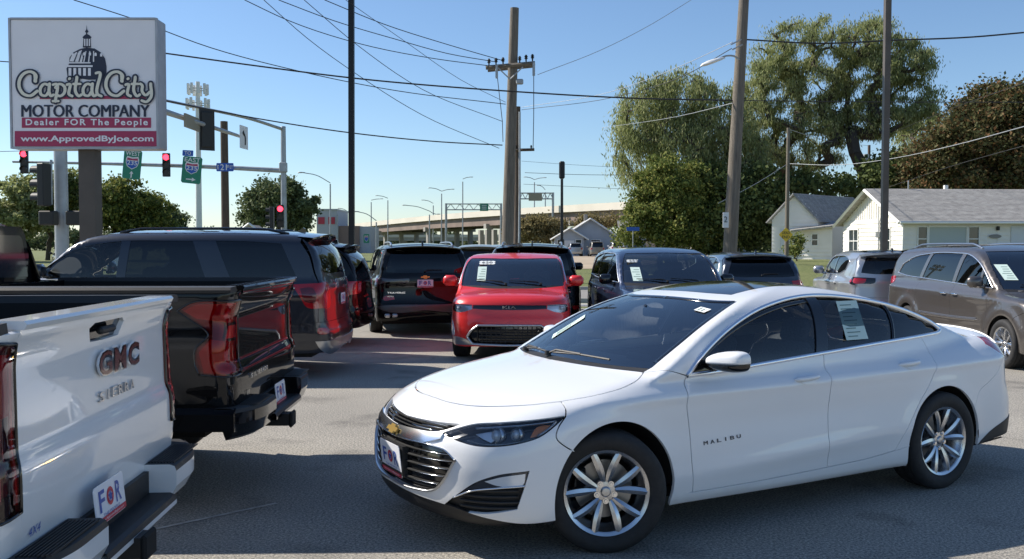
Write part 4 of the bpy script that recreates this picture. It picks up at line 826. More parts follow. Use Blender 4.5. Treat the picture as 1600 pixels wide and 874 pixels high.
def white_house():
    g = .86; c0 = np.array([*at(1411, 386, 50.5)[:2]])            # front-left corner (gable meets front wall)
    # front wall runs to the right and slightly away, gable wall runs left and away
    fd = np.array([math.cos(R(4)), math.sin(R(4))]); gd = np.array([-math.cos(R(86)), math.sin(R(86))])
    Lg, Lf, eave, ridge = 7.6, 12.5, 2.45, 4.25
    t = thing('house', 'low white clapboard house with grey shingle roof at the right', 'house', (*c0, g)); 
    gE = gd*Lg; fE = fd*Lf
    # walls
    gA = gE; gB = np.zeros(2)
    W = MB(); mid = gE/2
    W.add([(*gE, 0), (0, 0, 0), (0, 0, eave), (*mid, ridge), (*gE, eave)], [(0, 1, 2, 3, 4)]); W.add([(0, 0, 0), (*fE, 0), (*fE, eave), (0, 0, eave)], [(0, 1, 2, 3)])
    W.add([(*fE, 0), (*(fE+gE), 0), (*(fE+gE), eave), (*(fE+mid), ridge), (*fE, eave)], [(0, 1, 2, 3, 4)]); W.add([(*gE, 0), (*gE, eave), (*(fE+gE), eave), (*(fE+gE), 0)], [(0, 1, 2, 3)]); W.done('wall', 'siding', t)
    MB().add([(*gE*1.003, -.8), (*(np.zeros(2)), -.8), (0, 0, .0), (*gE, .0)], [(0, 1, 2, 3)]).done('foundation', 'skirt', t); MB().add([(0, 0, -.8), (*fE, -.8), (*fE, 0), (0, 0, 0)], [(0, 1, 2, 3)]).done('foundation', 'skirt', t)
    go = [(.8, 2.2, .45, 1.95), (5.4, 6.3, .45, 1.95)]
    fo = [(.75, 4.35, .45, 2.02), (4.75, 5.35, .9, 1.9), (6.1, 7.05, .02, 2.08), (7.35, 9.3, .55, 2.05), (9.6, 11.3, .7, 2.0)]
    clapboard(t, gE, (0, 0), 0, eave, 'siding', h=.245, openings=go); clapboard(t, (0, 0), fE, 0, eave-.12, 'siding', h=.245, openings=fo)
    # board and batten gable
    n2 = np.array([-gd[1]*-1, gd[0]*-1]); n2 = np.array([-(gE/Lg)[1], (gE/Lg)[0]]); n2 = -n2 if n2[1] > 0 else n2
    for k in range(1, 26):
        u = Lg*k/26; top_ = eave+(ridge-eave)*(1-abs(u-Lg/2)/(Lg/2)); p = gd*u+n2*.02
        if top_-eave > .3: MB().box((*p, (eave+.03+top_-.12)/2), (.05, .045, top_-eave-.15), rz=math.atan2(gd[1], gd[0])).done('batten', 'siding', t)
    gdir = -gd
    for a, b_, z0, z1 in go: house_window(t, gE, gdir, n2, a+.08, b_-.08, z0+.05, z1-.05, 'window_dark', mull=1 if b_-a > 1 else 0)
    nf = np.array([fd[1], -fd[0]])
    house_window(t, (0, 0), fd, nf, .8, 1.35, .6, 1.95, 'window_dark'); house_window(t, (0, 0), fd, nf, 1.42, 3.6, .5, 1.95, 'curtain', rail=False); house_window(t, (0, 0), fd, nf, 3.68, 4.3, .6, 1.95, 'window_dark')
    house_window(t, (0, 0), fd, nf, 7.42, 8.5, .6, 1.98, 'window_dark', mull=0); house_window(t, (0, 0), fd, nf, 8.58, 9.25, .6, 1.98, 'curtain'); house_window(t, (0, 0), fd, nf, 9.66, 11.25, .75, 1.95, 'window_dark', mull=1)
    c = fd*6.57+nf*.03; MB().box((*c, 1.02), (.9, .06, 2.0), rz=R(4), bevel=.01).done('door', 'door_white', t); MB().box((*(fd*7.08+nf*.03), 1.03), (.07, .07, 2.06), rz=R(4)).done('door_frame', 'print_black', t)
    MB().box((*(fd*5.3+nf*.06), .78), (.42, .16, .34), rz=R(4), bevel=.02).done('mailbox', 'pole_black', t); MB().box((*(fd*5.35+nf*.08), 1.86), (.16, .14, .22), rz=R(4), bevel=.03).done('porch_light', 'pole_black', t)
    MB().prism(disc_poly(14, .36, .11), (*(fd*5.2+nf*.06), 1.42), (*fd, 0), (0, 0, 1), (*nf, 0), .02).done('address_plaque', 'skirt', t)
    # roof
    ov = .45; nrm = lambda v: v/np.linalg.norm(v)
    gap_ = gd*ov*.9; e0 = -fd*ov*.8
    slope = (ridge-eave)/(Lg/2); dz = slope*ov
    P = lambda u, v, z: (*(gd*u+fd*v), z)
    roof_slab('roof', [P(-ov, -ov, eave-dz), P(-ov, Lf+ov, eave-dz), P(Lg/2, Lf+ov-0, ridge), P(Lg/2, -ov, ridge)], 'shingles', t, .12, courses=26)
    roof_slab('roof', [P(Lg+ov, -ov, eave-dz), P(Lg+ov, Lf+ov, eave-dz), P(Lg/2, Lf+ov, ridge), P(Lg/2, -ov, ridge)], 'shingles', t, .12)
    for u0 in (-ov, Lg+ov):
        a, c = np.array(P(u0, -ov-.03, eave-dz-.10)), np.array(P(Lg/2, -ov-.03, ridge-.10)); MB().tube([a, c], .10, 4).done('rake_board', 'trim_white', t)
    a, c = np.array(P(-ov-.05, -ov, eave-dz-.08)), np.array(P(-ov-.05, Lf+ov, eave-dz-.08)); MB().tube([a, c], .075, 6).done('gutter', 'trim_white', t)
    MB().tube([np.array(P(-.1, -.06, eave-.3)), np.array(P(-.06, -.06, .1))], .045, 6).done('downpipe', 'trim_white', t); MB().tube([np.array(P(Lg*.36, 0, 3.4))+[*(n2*.08), 0], np.array(P(Lg*.36, 0, .5))+[*(n2*.08), 0]], .035, 6).done('service_conduit', 'galvanised', t)
    MB().box(np.array(P(Lg*.36, 0, 1.55))+[*(n2*.12), 0], (.26, .14, .36), bevel=.03).done('electric_meter', 'galvanised', t)
    MB().box(P(Lg/2+.2, 4.6, ridge+.06), (.2, .2, .36)).done('vent_box', 'trim_white', t); MB().tube([P(Lg/2, 2.2, ridge), P(Lg/2, 2.2, ridge+.5)], .04, 6).done('vent_pipe', 'galvanised', t)
    # lean-to at the back left of the gable wall
    t2 = thing('lean_to', 'small white lean-to with low roof left of the gable wall', 'outbuilding', (*(c0+gE+np.array([-.3, 1.2])), g)); 
    b2 = np.array([-1.8, 1.1]); MB().add([(*b2, 0), (0, 0, 0), (0, 0, 2.2), (*b2, 2.0), (.5, 3, 0), (.5, 3, 2.2), (b2[0]+.5, b2[1]+3, 0), (b2[0]+.5, b2[1]+3, 2.0)], [(0, 1, 2, 3), (1, 4, 5, 2), (6, 0, 3, 7), (3, 2, 5, 7)]).done('wall', 'siding', t2)
    clapboard(t2, b2, (0, 0), 0, 2.0, 'siding', h=.245, openings=((.8, 1.25, .9, 1.7),)); dd = -b2/np.linalg.norm(b2); house_window(t2, b2, dd, (dd[1], -dd[0]), .82, 1.22, .92, 1.68)
    roof_slab('roof', [(b2[0]-.7, b2[1]-.6, 1.92), (.35, -.45, 2.28), (.9, 3.2, 2.75), (b2[0]-.2, b2[1]+3, 2.2)], 'shingles', t2, .1)
    # garage with tall gable behind
    gp = at(1278, 386, 60); t3 = thing('garage', 'white gabled garage behind the dead end sign, dappled tree shade', 'outbuilding', (gp[0], 60, g)); a = np.array([-2.25, .6]); w2 = 4.6
    gd3 = np.array([-math.cos(R(20)), math.sin(R(20))]); fd3 = np.array([math.sin(R(20))+.0, math.cos(R(20))]); fd3 = np.array([.75, .66]); Lg3, e3, r3, L3 = 2.9, 2.7, 4.3, 7.5
    G = lambda u, v, z: (*(gd3*u+fd3*v), z)
    MB().add([G(Lg3, 0, -.6), G(0, 0, -.6), G(0, 0, e3), G(Lg3/2, 0, r3), G(Lg3, 0, e3), G(0, L3, -.6), G(0, L3, e3), G(Lg3, L3, -.6), G(Lg3, L3, e3)], [(0, 1, 2, 3, 4), (1, 5, 6, 2), (7, 0, 4, 8)]).done('wall', 'siding', t3)
    clapboard(t3, gd3*Lg3, (0, 0), 0, r3, 'siding', h=.245, openings=((.5, 2.4, 0, 2.1),), cut=lambda z: (0, Lg3) if z < e3 else ((z-e3)/(r3-e3)*Lg3/2, Lg3-(z-e3)/(r3-e3)*Lg3/2))
    n3 = np.array([gd3[1], -gd3[0]]); n3 = n3 if n3[1] < 0 else -n3; c = gd3*1.45+n3*.03; MB().box((*c, 1.02), (1.8, .05, 2.02), rz=math.atan2(gd3[1], gd3[0])).done('garage_door', 'door_white', t3)
    roof_slab('roof', [G(-.25, -.3, e3-.25), G(-.25, L3, e3-.25), G(Lg3/2, L3, r3+.04), G(Lg3/2, -.3, r3+.04)], 'shingles', t3, .08, courses=16); roof_slab('roof', [G(Lg3+.25, -.3, e3-.25), G(Lg3+.25, L3, e3-.25), G(Lg3/2, L3, r3+.04), G(Lg3/2, -.3, r3+.04)], 'shingles', t3, .08)
white_house()
def blue_house():
    Y = 128; g = float(gz(12, Y)); a = at(868, 386, Y); w_ = 8.3; L = 9
    t = thing('house', 'small blue-grey gabled house behind the dirt lot, porch gable in front', 'house', (a[0], Y, g)); e, r = 2.7, 5.1
    MB().add([(1.4, 0, 0), (w_, 0, 0), (w_, 0, e), (w_*.58, 0, r), (1.4, 0, e+.2)], [(0, 1, 2, 3, 4)]).add([(w_, 0, 0), (w_+.8, L, 0), (w_+.8, L, e), (w_, 0, e)], [(0, 1, 2, 3)]).add([(1.4, 0, 0), (1.4, 0, e), (1.4, L, e), (1.4, L, 0)], [(0, 1, 2, 3)]).done('wall', 'blue_siding', t)
    for k in range(12): MB().box(((1.4+w_)/2, -.02, .2+k*.22), (w_-1.4, .03, .03)).done('siding_board', 'blue_siding', t)
    roof_slab('roof', [(w_+.6, -.5, e-.25), (w_+1.2, L, e-.25), (w_*.58, L, r+.1), (w_*.58, -.5, r+.1)], 'shingles', t, .15); roof_slab('roof', [(.8, -.5, e-.1), (.8, L, e-.1), (w_*.58, L, r+.1), (w_*.58, -.5, r+.1)], 'shingles', t, .15)
    for x0, x1, z0, z1 in ((w_+.7, w_*.58, e-.3, r+.05), (.75, w_*.58, e-.15, r+.05)): MB().tube([(x0, -.55, z0), (x1, -.55, z1)], .11, 4).done('rake_board', 'trim_white', t)
    # porch
    p = MB(); p.add([(-.2, -2.6, 0), (3.7, -2.6, 0), (3.7, -2.6, 2.5), (1.8, -2.6, 3.7), (-.2, -2.6, 2.5)], [(0, 1, 2, 3, 4)]).add([(3.7, -2.6, 0), (3.7, 0, 0), (3.7, 0, 2.5), (3.7, -2.6, 2.5)], [(0, 1, 2, 3)]).add([(-.2, -2.6, 0), (-.2, -2.6, 2.5), (-.2, 0, 2.5), (-.2, 0, 0)], [(0, 1, 2, 3)]); p.done('porch', 'blue_siding', t)
    roof_slab('porch_roof', [(4.3, -3, 2.3), (4.3, .2, 2.3), (1.8, .2, 3.85), (1.8, -3, 3.85)], 'shingles', t, .12); roof_slab('porch_roof', [(-.8, -3, 2.3), (-.8, .2, 2.3), (1.8, .2, 3.85), (1.8, -3, 3.85)], 'shingles', t, .12)
    for x0 in (4.35, -.85): MB().tube([(x0, -3.05, 2.2), (1.8, -3.05, 3.78)], .1, 4).done('rake_board', 'trim_white', t)
    for u0, u1 in ((.15, .9), (2.6, 3.4)): house_window(t, (0, -2.62), (1, 0), (0, -1), u0, u1, .9, 2.2)
    MB().box((1.75, -2.64, 1.05), (1.3, .06, 2.1)).done('door', 'door_white', t); house_window(t, (0, 0), (1, 0), (0, -1), 4.9, 6.2, .8, 2.2)
    MB().box((w_*.58-.4, 3, r+.3), (.5, .5, .9)).done('chimney', 'pier', t)
    t2 = thing('outbuilding', 'grey wing and pale fence wall right of the blue-grey house', 'outbuilding', (a[0]+w_+1.0, Y+2, g)); MB().box((3.6, 2, 1.5), (7, 5, 3.0)).done('wall', 'blue_siding', t2); roof_slab('roof', [(-.3, -.8, 2.9), (7.4, -.8, 2.9), (7.4, 2, 5.0), (-.3, 2, 5.0)], 'shingles', t2)
    for k in range(14): MB().box((3.5+k*.42, -1.2, 1.15), (.40, .05, 2.3)).done('fence_board', 'tan_board', t2)
mat('tan_board', (.36, .31, .26), .9, noise=(2, .1)); blue_house()
mat('panel_grey', (.40, .41, .45), .7); mat('panel_red', (.42, .03, .06), .5); mat('panel_brown', (.22, .15, .13), .8)
def shop():
    Y = 180; a = at(495, 386, Y); t = thing('commercial_building', 'grey block building with dark red windows left of the overpass', 'building', (a[0], Y, 0)); h = at(495, 329, Y)[2]
    MB().box((2, 6, h/2), (4.0, 12, h)).done('wall', 'panel_grey', t); MB().box((2, 6, h+.15), (4.2, 12.3, .3)).done('parapet', 'galvanised', t)
    for x in (.95, 2.95): MB().box((x, -.06, at(0, 345, Y)[2]), (1.25, .14, 1.35)).done('window', 'panel_red', t)
    MB().box((6, 6, 2.9), (4.4, 11, 5.8)).done('annex', 'panel_brown', t); MB().box((8.6, 6.5, 2.9), (3.6, 11, 5.6)).done('annex', 'panel_grey', t)
    MB().tube([(4.2, -.5, 0), (4.2, -.5, 8)], .12, 6).done('flag_pole', 'galvanised', t)
    b0 = at(383, 386, 75); t = thing('roof_peak', 'small tan gabled roof just showing above the slate SUV', 'outbuilding', (b0[0]+.35, 75, 0))
    MB().add([(-1.2, 0, 0), (1.2, 0, 0), (1.2, 0, 2.6), (0, 0, 3.5), (-1.2, 0, 2.6), (-1.2, 3, 0), (1.2, 3, 0), (1.2, 3, 2.6), (0, 3, 3.5), (-1.2, 3, 2.6)], [(0, 1, 2, 3, 4), (1, 6, 7, 2), (5, 0, 4, 9), (2, 7, 8, 3), (3, 8, 9, 4)]).done('wall', 'tan_board', t)
    for x in (-1.35, 1.35): MB().tube([(x, -.1, 2.55), (0, -.1, 3.6)], .09, 4).done('rake_board', 'trim_white', t)
shop()
# ---------------------------------------------------------------- trees: skeleton grown to clump centres, many small leaves
def leafmat(name, cols, trans=.25):
    m = bpy.data.materials.new(name); m.use_nodes = True; t = m.node_tree; b = t.nodes['Principled BSDF']; b.inputs['Roughness'].default_value = .7; b.inputs['Specular IOR Level'].default_value = .15
    g = t.nodes.new('ShaderNodeNewGeometry'); r = t.nodes.new('ShaderNodeValToRGB'); e = r.color_ramp.elements; e[0].position = 0; e[0].color = (*cols[0], 1); e[1].position = 1; e[1].color = (*cols[-1], 1)
    for k, c in enumerate(cols[1:-1]): q = e.new((k+1)/(len(cols)-1)); q.color = (*c, 1)
    t.links.new(g.outputs['Random Per Island'], r.inputs[0]); t.links.new(r.outputs[0], b.inputs['Base Color'])
    tr = t.nodes.new('ShaderNodeBsdfTranslucent'); t.links.new(r.outputs[0], tr.inputs[0]); mx = t.nodes.new('ShaderNodeMixShader'); mx.inputs[0].default_value = trans
    t.links.new(b.outputs[0], mx.inputs[1]); t.links.new(tr.outputs[0], mx.inputs[2]); t.links.new(mx.outputs[0], t.nodes['Material Output'].inputs[0]); M[name] = m
leafmat('leaf_willow', [(.17, .20, .075), (.25, .28, .11), (.33, .36, .16), (.42, .43, .24)], .45)
leafmat('leaf_green', [(.05, .075, .02), (.10, .13, .035), (.17, .20, .05), (.32, .30, .08)], .3)
leafmat('leaf_yellowgreen', [(.07, .10, .025), (.13, .17, .045), (.21, .24, .07), (.36, .34, .10)], .35)
leafmat('leaf_dark', [(.05, .075, .025), (.09, .12, .04), (.15, .18, .06)], .2)
leafmat('leaf_maple', [(.06, .075, .03), (.10, .105, .045), (.13, .115, .05), (.19, .095, .045)], .25)
leafmat('leaf_reed', [(.14, .12, .05), (.24, .20, .09), (.34, .28, .14)], .3)
def blob_points(blobs, n, rg):
    V = np.array([b[3]*b[4]*b[5] if len(b) > 5 else b[3]**3 for b in blobs], float); V /= V.sum(); out = []
    for b, k in zip(blobs, (V*n).astype(int)+1):
        d = rg.normal(size=(k, 3)); d /= np.linalg.norm(d, axis=1)[:, None]; r = rg.uniform(.25, 1, (k, 1))**.45; out.append(np.array(b[:3])+d*r*np.array(b[3:6]))
    return np.vstack(out)
def tree(name, label, base, blobs, leaf_m, nclump, nleaf, lsize, csize, trunk_r=.35, seed=1, droop=0, group=None, bark='bark', trunks=None, cat='tree', split=1.0, maxr=1e9):
    rg = np.random.default_rng(seed); base = np.array(base, float)
    t = thing(name, label, cat, tuple(base), group=group); C_ = blob_points(blobs, nclump, rg)-base
    # skeleton
    tr = trunks or [(0, 0)]; nodes = []; par = []; 
    for (tx, ty) in tr:
        H0 = min(C_[:, 2].min()+1.0, C_[:, 2].max()*.35); k0 = len(nodes); P0 = np.array([tx*.2, ty*.2, -.3]); P1 = np.array([tx, ty, max(H0, C_[:, 2].max()*.28)])
        for i in range(6): nodes.append(P0*(1-i/5)+P1*(i/5)+rg.normal(size=3)*[.06, .06, 0]*i); par.append(-1 if i == 0 else k0+i-1)
    order = np.argsort(np.linalg.norm(C_-np.array([0, 0, C_[:, 2].max()*.3]), axis=1)); tips = []
    for ci in order:
        c = C_[ci]; N_ = np.array(nodes); d = np.linalg.norm(N_-c, axis=1)+np.where(N_[:, 2] > c[2], (N_[:, 2]-c[2])*.8, 0); j = int(np.argmin(d)); p = N_[j]; m_ = (p+c)/2+rg.normal(size=3)*d[j]*.09; m_[2] += d[j]*.06; nodes.append(m_); par.append(j); nodes.append(c); par.append(len(nodes)-2); tips.append(len(nodes)-1)
    n = len(nodes); w_ = np.zeros(n); ch = [[] for _ in range(n)]
    for i, p in enumerate(par):
        if p >= 0: ch[p].append(i)
    for i in range(n-1, -1, -1): w_[i] = max(1, sum(w_[k] for k in ch[i]))
    rad = trunk_r*(w_/w_.max())**.46; rad = np.maximum(rad, .018)
    q = MB(); q2 = MB()
    for i in range(n):
        for k in ch[i]:
            (q if rad[k] > trunk_r*.45 else q2).tube([np.array(nodes[i])-(np.array(nodes[k])-nodes[i])*min(.5, .6*rad[k]/(np.linalg.norm(np.array(nodes[k])-nodes[i])+1e-6)), (np.array(nodes[i])+nodes[k])/2+rg.normal(size=3)*.03, nodes[k]], [min(rad[i], rad[k]*1.5), rad[k]*1.1, rad[k]], 6 if rad[k] > .08 else 4, cap=False)
    if q.V: q.done('trunk', bark, t, smooth=True)
    if q2.V: tag(q2.done('limbs', bark, t, smooth=True), kind='stuff')
    # leaves
    per = max(1, nleaf//len(C_)); K = len(C_)*per; cen = np.repeat(C_, per, 0); off = rg.normal(size=(K, 3))*csize*np.array([1, 1, .7])*rg.uniform(.5, 1.3, (len(C_), 1)).repeat(per, 0)
    if droop: off[:, 2] -= np.abs(rg.normal(size=K))*droop; 
    P = cen+off; s = lsize*rg.uniform(.6, 1.4, K)
    a = rg.normal(size=(K, 3)); 
    if droop: a = a*.35+np.array([0, 0, -1.0])
    a /= np.linalg.norm(a, axis=1)[:, None]; b_ = np.cross(a, rg.normal(size=(K, 3))); b_ /= np.linalg.norm(b_, axis=1)[:, None]
    la, lb = (s*1.25, s*.30) if droop else (s*.62, s*.42)
    V = np.stack([P-a*la[:, None], P+b_*lb[:, None], P+a*la[:, None], P-b_*lb[:, None]], 1).reshape(-1, 3)
    me = bpy.data.meshes.new('crown'); me.vertices.add(4*K); me.vertices.foreach_set('co', V.ravel()); me.loops.add(4*K); me.loops.foreach_set('vertex_index', np.arange(4*K, dtype=np.int32)); me.polygons.add(K); me.polygons.foreach_set('loop_start', np.arange(0, 4*K, 4, dtype=np.int32)); me.polygons.foreach_set('loop_total', np.full(K, 4, np.int32)); me.update(calc_edges=True); me.materials.append(M[leaf_m])
    o = bpy.data.objects.new('crown', me); COL.objects.link(o); o.parent = t; return t
def B(px, py, Y, rx, ry=None, rz=None):
    """crown lobe centred on a photo pixel at depth Y, radii in metres"""
    p = at(px, py, Y); return (*p, rx, ry or rx, rz or rx)
def base(px, Y): x = at(px, 386, Y)[0]; return (x, Y, float(gz(x, Y)))
tree('willow_tree', 'tall drooping grey-green tree left of the leaning pole', base(1130, 74), [B(1010, 180, 74, 2.9, 3, 3.2), B(1060, 165, 74, 3.2, 3, 3), B(1120, 190, 74, 3.3, 3.2, 3.4), B(1000, 235, 74, 2.2, 2.4, 2.6), B(1070, 240, 73, 3, 3, 2.6), B(1150, 240, 74, 2.6, 3, 3)], 'leaf_willow', 360, 62000, .125, .42, .42, 3, droop=.7, group='big trees behind the houses')
tree('elm_tree', 'tallest airy tree with forked dark trunk between leaning pole and brown pole', base(1238, 78), [B(1235, 75, 78, 3.0, 3, 2.6), B(1290, 60, 78, 2.2, 2.6, 2.2), B(1210, 130, 78, 3, 3, 2.6), B(1275, 130, 79, 3.4, 3.4, 2.6), B(1200, 200, 78, 2.8, 3, 2.6), B(1265, 215, 78, 3.2, 3, 2.8), B(1300, 175, 79, 2.4, 2.6, 2.2), B(1178, 165, 78, 2.2, 2.6, 2.6), B(1185, 250, 78, 2.2, 2.4, 1.8), B(1245, 255, 78, 2.2, 2.4, 1.2)], 'leaf_willow', 300, 54000, .12, .40, .5, 5, droop=.18, group='big trees behind the houses', trunks=[(-1.2, 0), (1.0, .3)])
tree('elm_tree', 'airy tree with leaning dark trunk just left of the brown square pole', base(1315, 76), [B(1355, 65, 77, 2.8, 3, 2.2), B(1400, 100, 76, 2.8, 3, 2.2), B(1360, 120, 77, 3, 3, 2.2), B(1425, 150, 76, 2.4, 2.6, 2.2), B(1380, 185, 77, 2.8, 3, 1.8), B(1340, 185, 77, 2.0, 2.4, 1.8)], 'leaf_willow', 240, 40000, .12, .38, .5, 8, droop=.15, group='big trees behind the houses', trunks=[(1.6, 0)])
tree('elm_tree', 'thin grey-green tree between the brown pole and the maple', base(1450, 84), [B(1450, 215, 84, 3.0, 3, 2.8), B(1440, 265, 84, 2.8, 3, 2)], 'leaf_willow', 80, 9000, .15, .42, .3, 9, droop=.4, group='big trees behind the houses')
tree('maple_tree', 'dense dark maple turning reddish brown at the right edge', base(1560, 66), [B(1570, 185, 66, 3.2, 3.2, 2.8), B(1520, 210, 66, 2.8, 3, 2.6), B(1600, 230, 66, 3.2, 3, 3), B(1470, 262, 67, 2.6, 3, 2.0), B(1540, 260, 66, 3.2, 3, 2.2), B(1640, 200, 66, 3.4, 3, 4)], 'leaf_maple', 300, 72000, .20, .55, .4, 11)
tree('evergreen_bush', 'dark evergreen mass behind the white house roof', base(1420, 72), [B(1330, 292, 72, 2.4, 2.2, .9), B(1270, 290, 73, 2.4, 2.2, 1.0), B(1410, 275, 72, 3.2, 2.5, 2.0), B(1460, 283, 72, 3, 2.5, 1.8), B(1520, 290, 72, 3, 2.5, 1.8), B(1590, 290, 72, 3, 2.5, 1.8)], 'leaf_dark', 110, 22000, .28, .55, .25, 12)
tree('shrub_tree', 'yellow-green leafy tree with low crown left of the navy van', base(1030, 68), [B(985, 372, 67, 1.0, 1.3, .9), B(1090, 335, 69, 2.0, 2, 2.4), B(1075, 285, 69, 1.6, 1.6, 1.3), B(1110, 375, 68, 1.8, 1.6, 1.2), B(1015, 330, 68, 1.7, 2, 1.9), B(1050, 290, 68, 2.2, 2.4, 2.2), B(1000, 350, 67, 1.4, 1.6, 1.6), B(1060, 350, 67, 2.4, 2, 2.0), B(1025, 275, 68, 1.5, 1.6, 1.4)], 'leaf_yellowgreen', 250, 44000, .17, .36, .2, 14)
tree('shrub_tree', 'dark green tree mass behind the leaning pole', base(1120, 70), [B(1105, 310, 70, 2.8, 2.6, 2.6), B(1150, 330, 70, 3, 2.6, 2.4), B(1190, 345, 70, 2.2, 2.4, 2.0), B(1100, 360, 69, 2.8, 2.4, 1.8), B(1180, 300, 71, 2.4, 2.2, 2.2)], 'leaf_dark', 190, 36000, .24, .45, .3, 15)
tree('bush', 'small leafy shrub by the corner of the white garage', base(1243, 52.5), [B(1243, 380, 52.5, .42, .4, .5), B(1236, 392, 52.5, .4, .4, .4)], 'leaf_yellowgreen', 26, 1500, .10, .16, .04, 16, cat='bush')
tree('broad_tree', 'round open tree behind the traffic signal pole', base(437, 95), [B(437, 315, 95, 3.2, 3, 2.0), B(405, 325, 95, 2.1, 2, 1.7), B(470, 325, 95, 2.0, 2, 1.6), B(437, 292, 95, 2.1, 2, 1.2), B(420, 345, 95, 2.4, 2, 1.2), B(462, 347, 95, 2.2, 2, 1.2)], 'leaf_green2', 120, 20000, .26, .42, .3, 18) if leafmat('leaf_green2', [(.07, .10, .045), (.12, .15, .065), (.18, .21, .10)], .25) is None else 0
for k, (px, py, Y, s_, m, lab) in enumerate(((20, 320, 92, 3.2, 'leaf_willow', 'olive tree at the far left edge behind the signals'), (75, 300, 96, 3.0, 'leaf_green', 'tree behind the nearer signal pole'), (125, 300, 98, 2.8, 'leaf_willow', 'thin olive tree directly behind the dealer sign post'), (180, 315, 94, 3.4, 'leaf_green', 'green tree right of the dealer sign post'), (225, 330, 96, 2.8, 'leaf_green', 'lower green tree right of the dealer sign'), (262, 345, 120, 2.2, 'leaf_green2', 'small dark tree at the right end of the left clump'))):
    tree('broad_tree', lab, base(px, Y), [B(px, py, Y, s_, s_*.9, s_*.75), B(px-14, py+22, Y, s_*.8, s_*.8, s_*.5), B(px+15, py+24, Y, s_*.8, s_*.8, s_*.5)], m, 80, 13000, .27, .45, .25, 30+k, group='trees behind the junction')
tree('reed_thicket', 'tan and olive autumn thicket left of the blue-grey house', base(840, 138), [B(825, 362, 138, 3, 2, 1.7), B(850, 362, 138, 3, 2, 1.8), B(838, 355, 138, 2.6, 2, 1.5), B(870, 360, 139, 2.4, 2, 1.6), B(945, 345, 142, 3.0, 2, .9), B(915, 347, 142, 2.6, 2, .8)], 'leaf_reed', 130, 20000, .26, .5, .12, 50, cat='bush')
for k, (px, Y, w_, h_) in enumerate(((640, 330, 16, 7), (700, 420, 20, 5), (300, 260, 12, 6), (575, 400, 14, 6), (20, 300, 30, 9), (150, 320, 30, 8), (1500, 200, 30, 9), (1250, 220, 30, 9), (1000, 240, 20, 6))):
    x, y, z = base(px, Y); tree('tree_line', ['distant low treeline above the overpass left part', 'distant low treeline above the overpass middle', 'distant trees right of the cell tower', 'distant trees by the tall black pole', 'distant treeline at the far left', 'distant treeline behind the left clump', 'distant treeline behind the maple', 'distant treeline behind the garage', 'distant treeline behind the willow'][k], (x, y, z), [(x+w_*f, y, z+h_*.5, w_*.35, 4, h_*(.5 if k_ % 2 else .42)) for k_, f in enumerate(np.linspace(-.8, .8, 5))], 'leaf_green2', 60, 6000, .8, 1.3, .3, 60+k, cat='trees')
# ---------------------------------------------------------------- white sedan: solid body
def gauss(t, s): return np.exp(-(t/s)**2)
def sedan_extra(x, z):
    zc = .835+.012*(x-.9)
    e = .017*gauss(z-zc, .036)*(1/(1+np.exp(-(x-.55)/.12)))
    e = e-.016*gauss(z-(zc-.20), .11)*gauss(x-2.45, 1.35)                      # hollow below the shoulder
    zl = .36+.055*(x-1.4)
    e = e+.016*gauss(z-zl, .06)*gauss(x-2.4, 1.0)
    for xa in (.95, 3.78):
        d = np.sqrt((x-xa)**2+(z-.335)**2); e = e+.013*gauss(d-.38, .09)
    return e
MAL = Body(L=4.93, xa=1.15, z0=.62,
    Wx=[(0, .86), (.5, .885), (1.0, .895), (1.6, .905), (2.5, .915), (3.4, .912), (3.9, .895), (4.4, .865), (4.93, .82)],
    Wz=[(.10, -.16), (.18, -.05), (.26, -.018), (.40, -.006), (.60, 0), (.78, -.004), (.86, -.014), (.95, -.055), (1.02, -.10), (1.10, -.17), (1.3, -.4)],
    Xf=[(.10, .22), (.19, .075), (.25, .03), (.35, .005), (.48, 0.), (.58, .014), (.66, .045), (.72, .09), (.80, .2), (.9, .45)],
    Xr=[(.12, 4.70), (.22, 4.86), (.32, 4.92), (.5, 4.93), (.62, 4.90), (.70, 4.87), (.85, 4.86), (.98, 4.84), (1.06, 4.83), (1.14, 4.80), (1.3, 4.6)],
    gmin=.92, Zt=[(0, .69), (.15, .765), (.35, .83), (.65, .90), (1.0, .96), (1.3, 1.0), (1.7, 1.0), (3.4, 1.02), (4.2, 1.05), (4.6, 1.068), (4.88, 1.075)],
    Zb=[(-.2, .19), (.5, .17), (4.2, .19), (4.7, .20), (4.93, .22)],
    Xw=[(.85, .93), (.98, 1.165), (1.10, 1.395), (1.20, 1.60), (1.30, 1.84), (1.38, 2.08), (1.43, 2.32), (1.5, 2.75)],
    Xb=[(.9, 4.80), (1.05, 4.45), (1.13, 4.22), (1.22, 3.97), (1.32, 3.67), (1.40, 3.36), (1.46, 3.0)],
    Zr=[(1.6, 1.37), (2.1, 1.425), (2.5, 1.455), (2.9, 1.452), (3.3, 1.425), (3.8, 1.34), (4.3, 1.22)],
    Gx=[(1.2, .845), (1.8, .835), (2.6, .83), (3.3, .815), (3.8, .77), (4.3, .69), (4.6, .62)],
    Gz=[(.8, .03), (.95, .01), (1.0, 0), (1.15, -.055), (1.30, -.135), (1.40, -.215), (1.46, -.30)],
    k_corner=.26, k_top=.13, k_bot=.05, k_green=.035, k_glass=.03, k_roof=.15, bow_f=.36, bow_r=.20, bow_p=2.3, crown=.055, rcrown=.045,
    bow_ws=.28, bow_bl=.42, nws=.5, nbl=.45, extra=sedan_extra)
MPOSE = Pose((-.713, 5.387), .505)
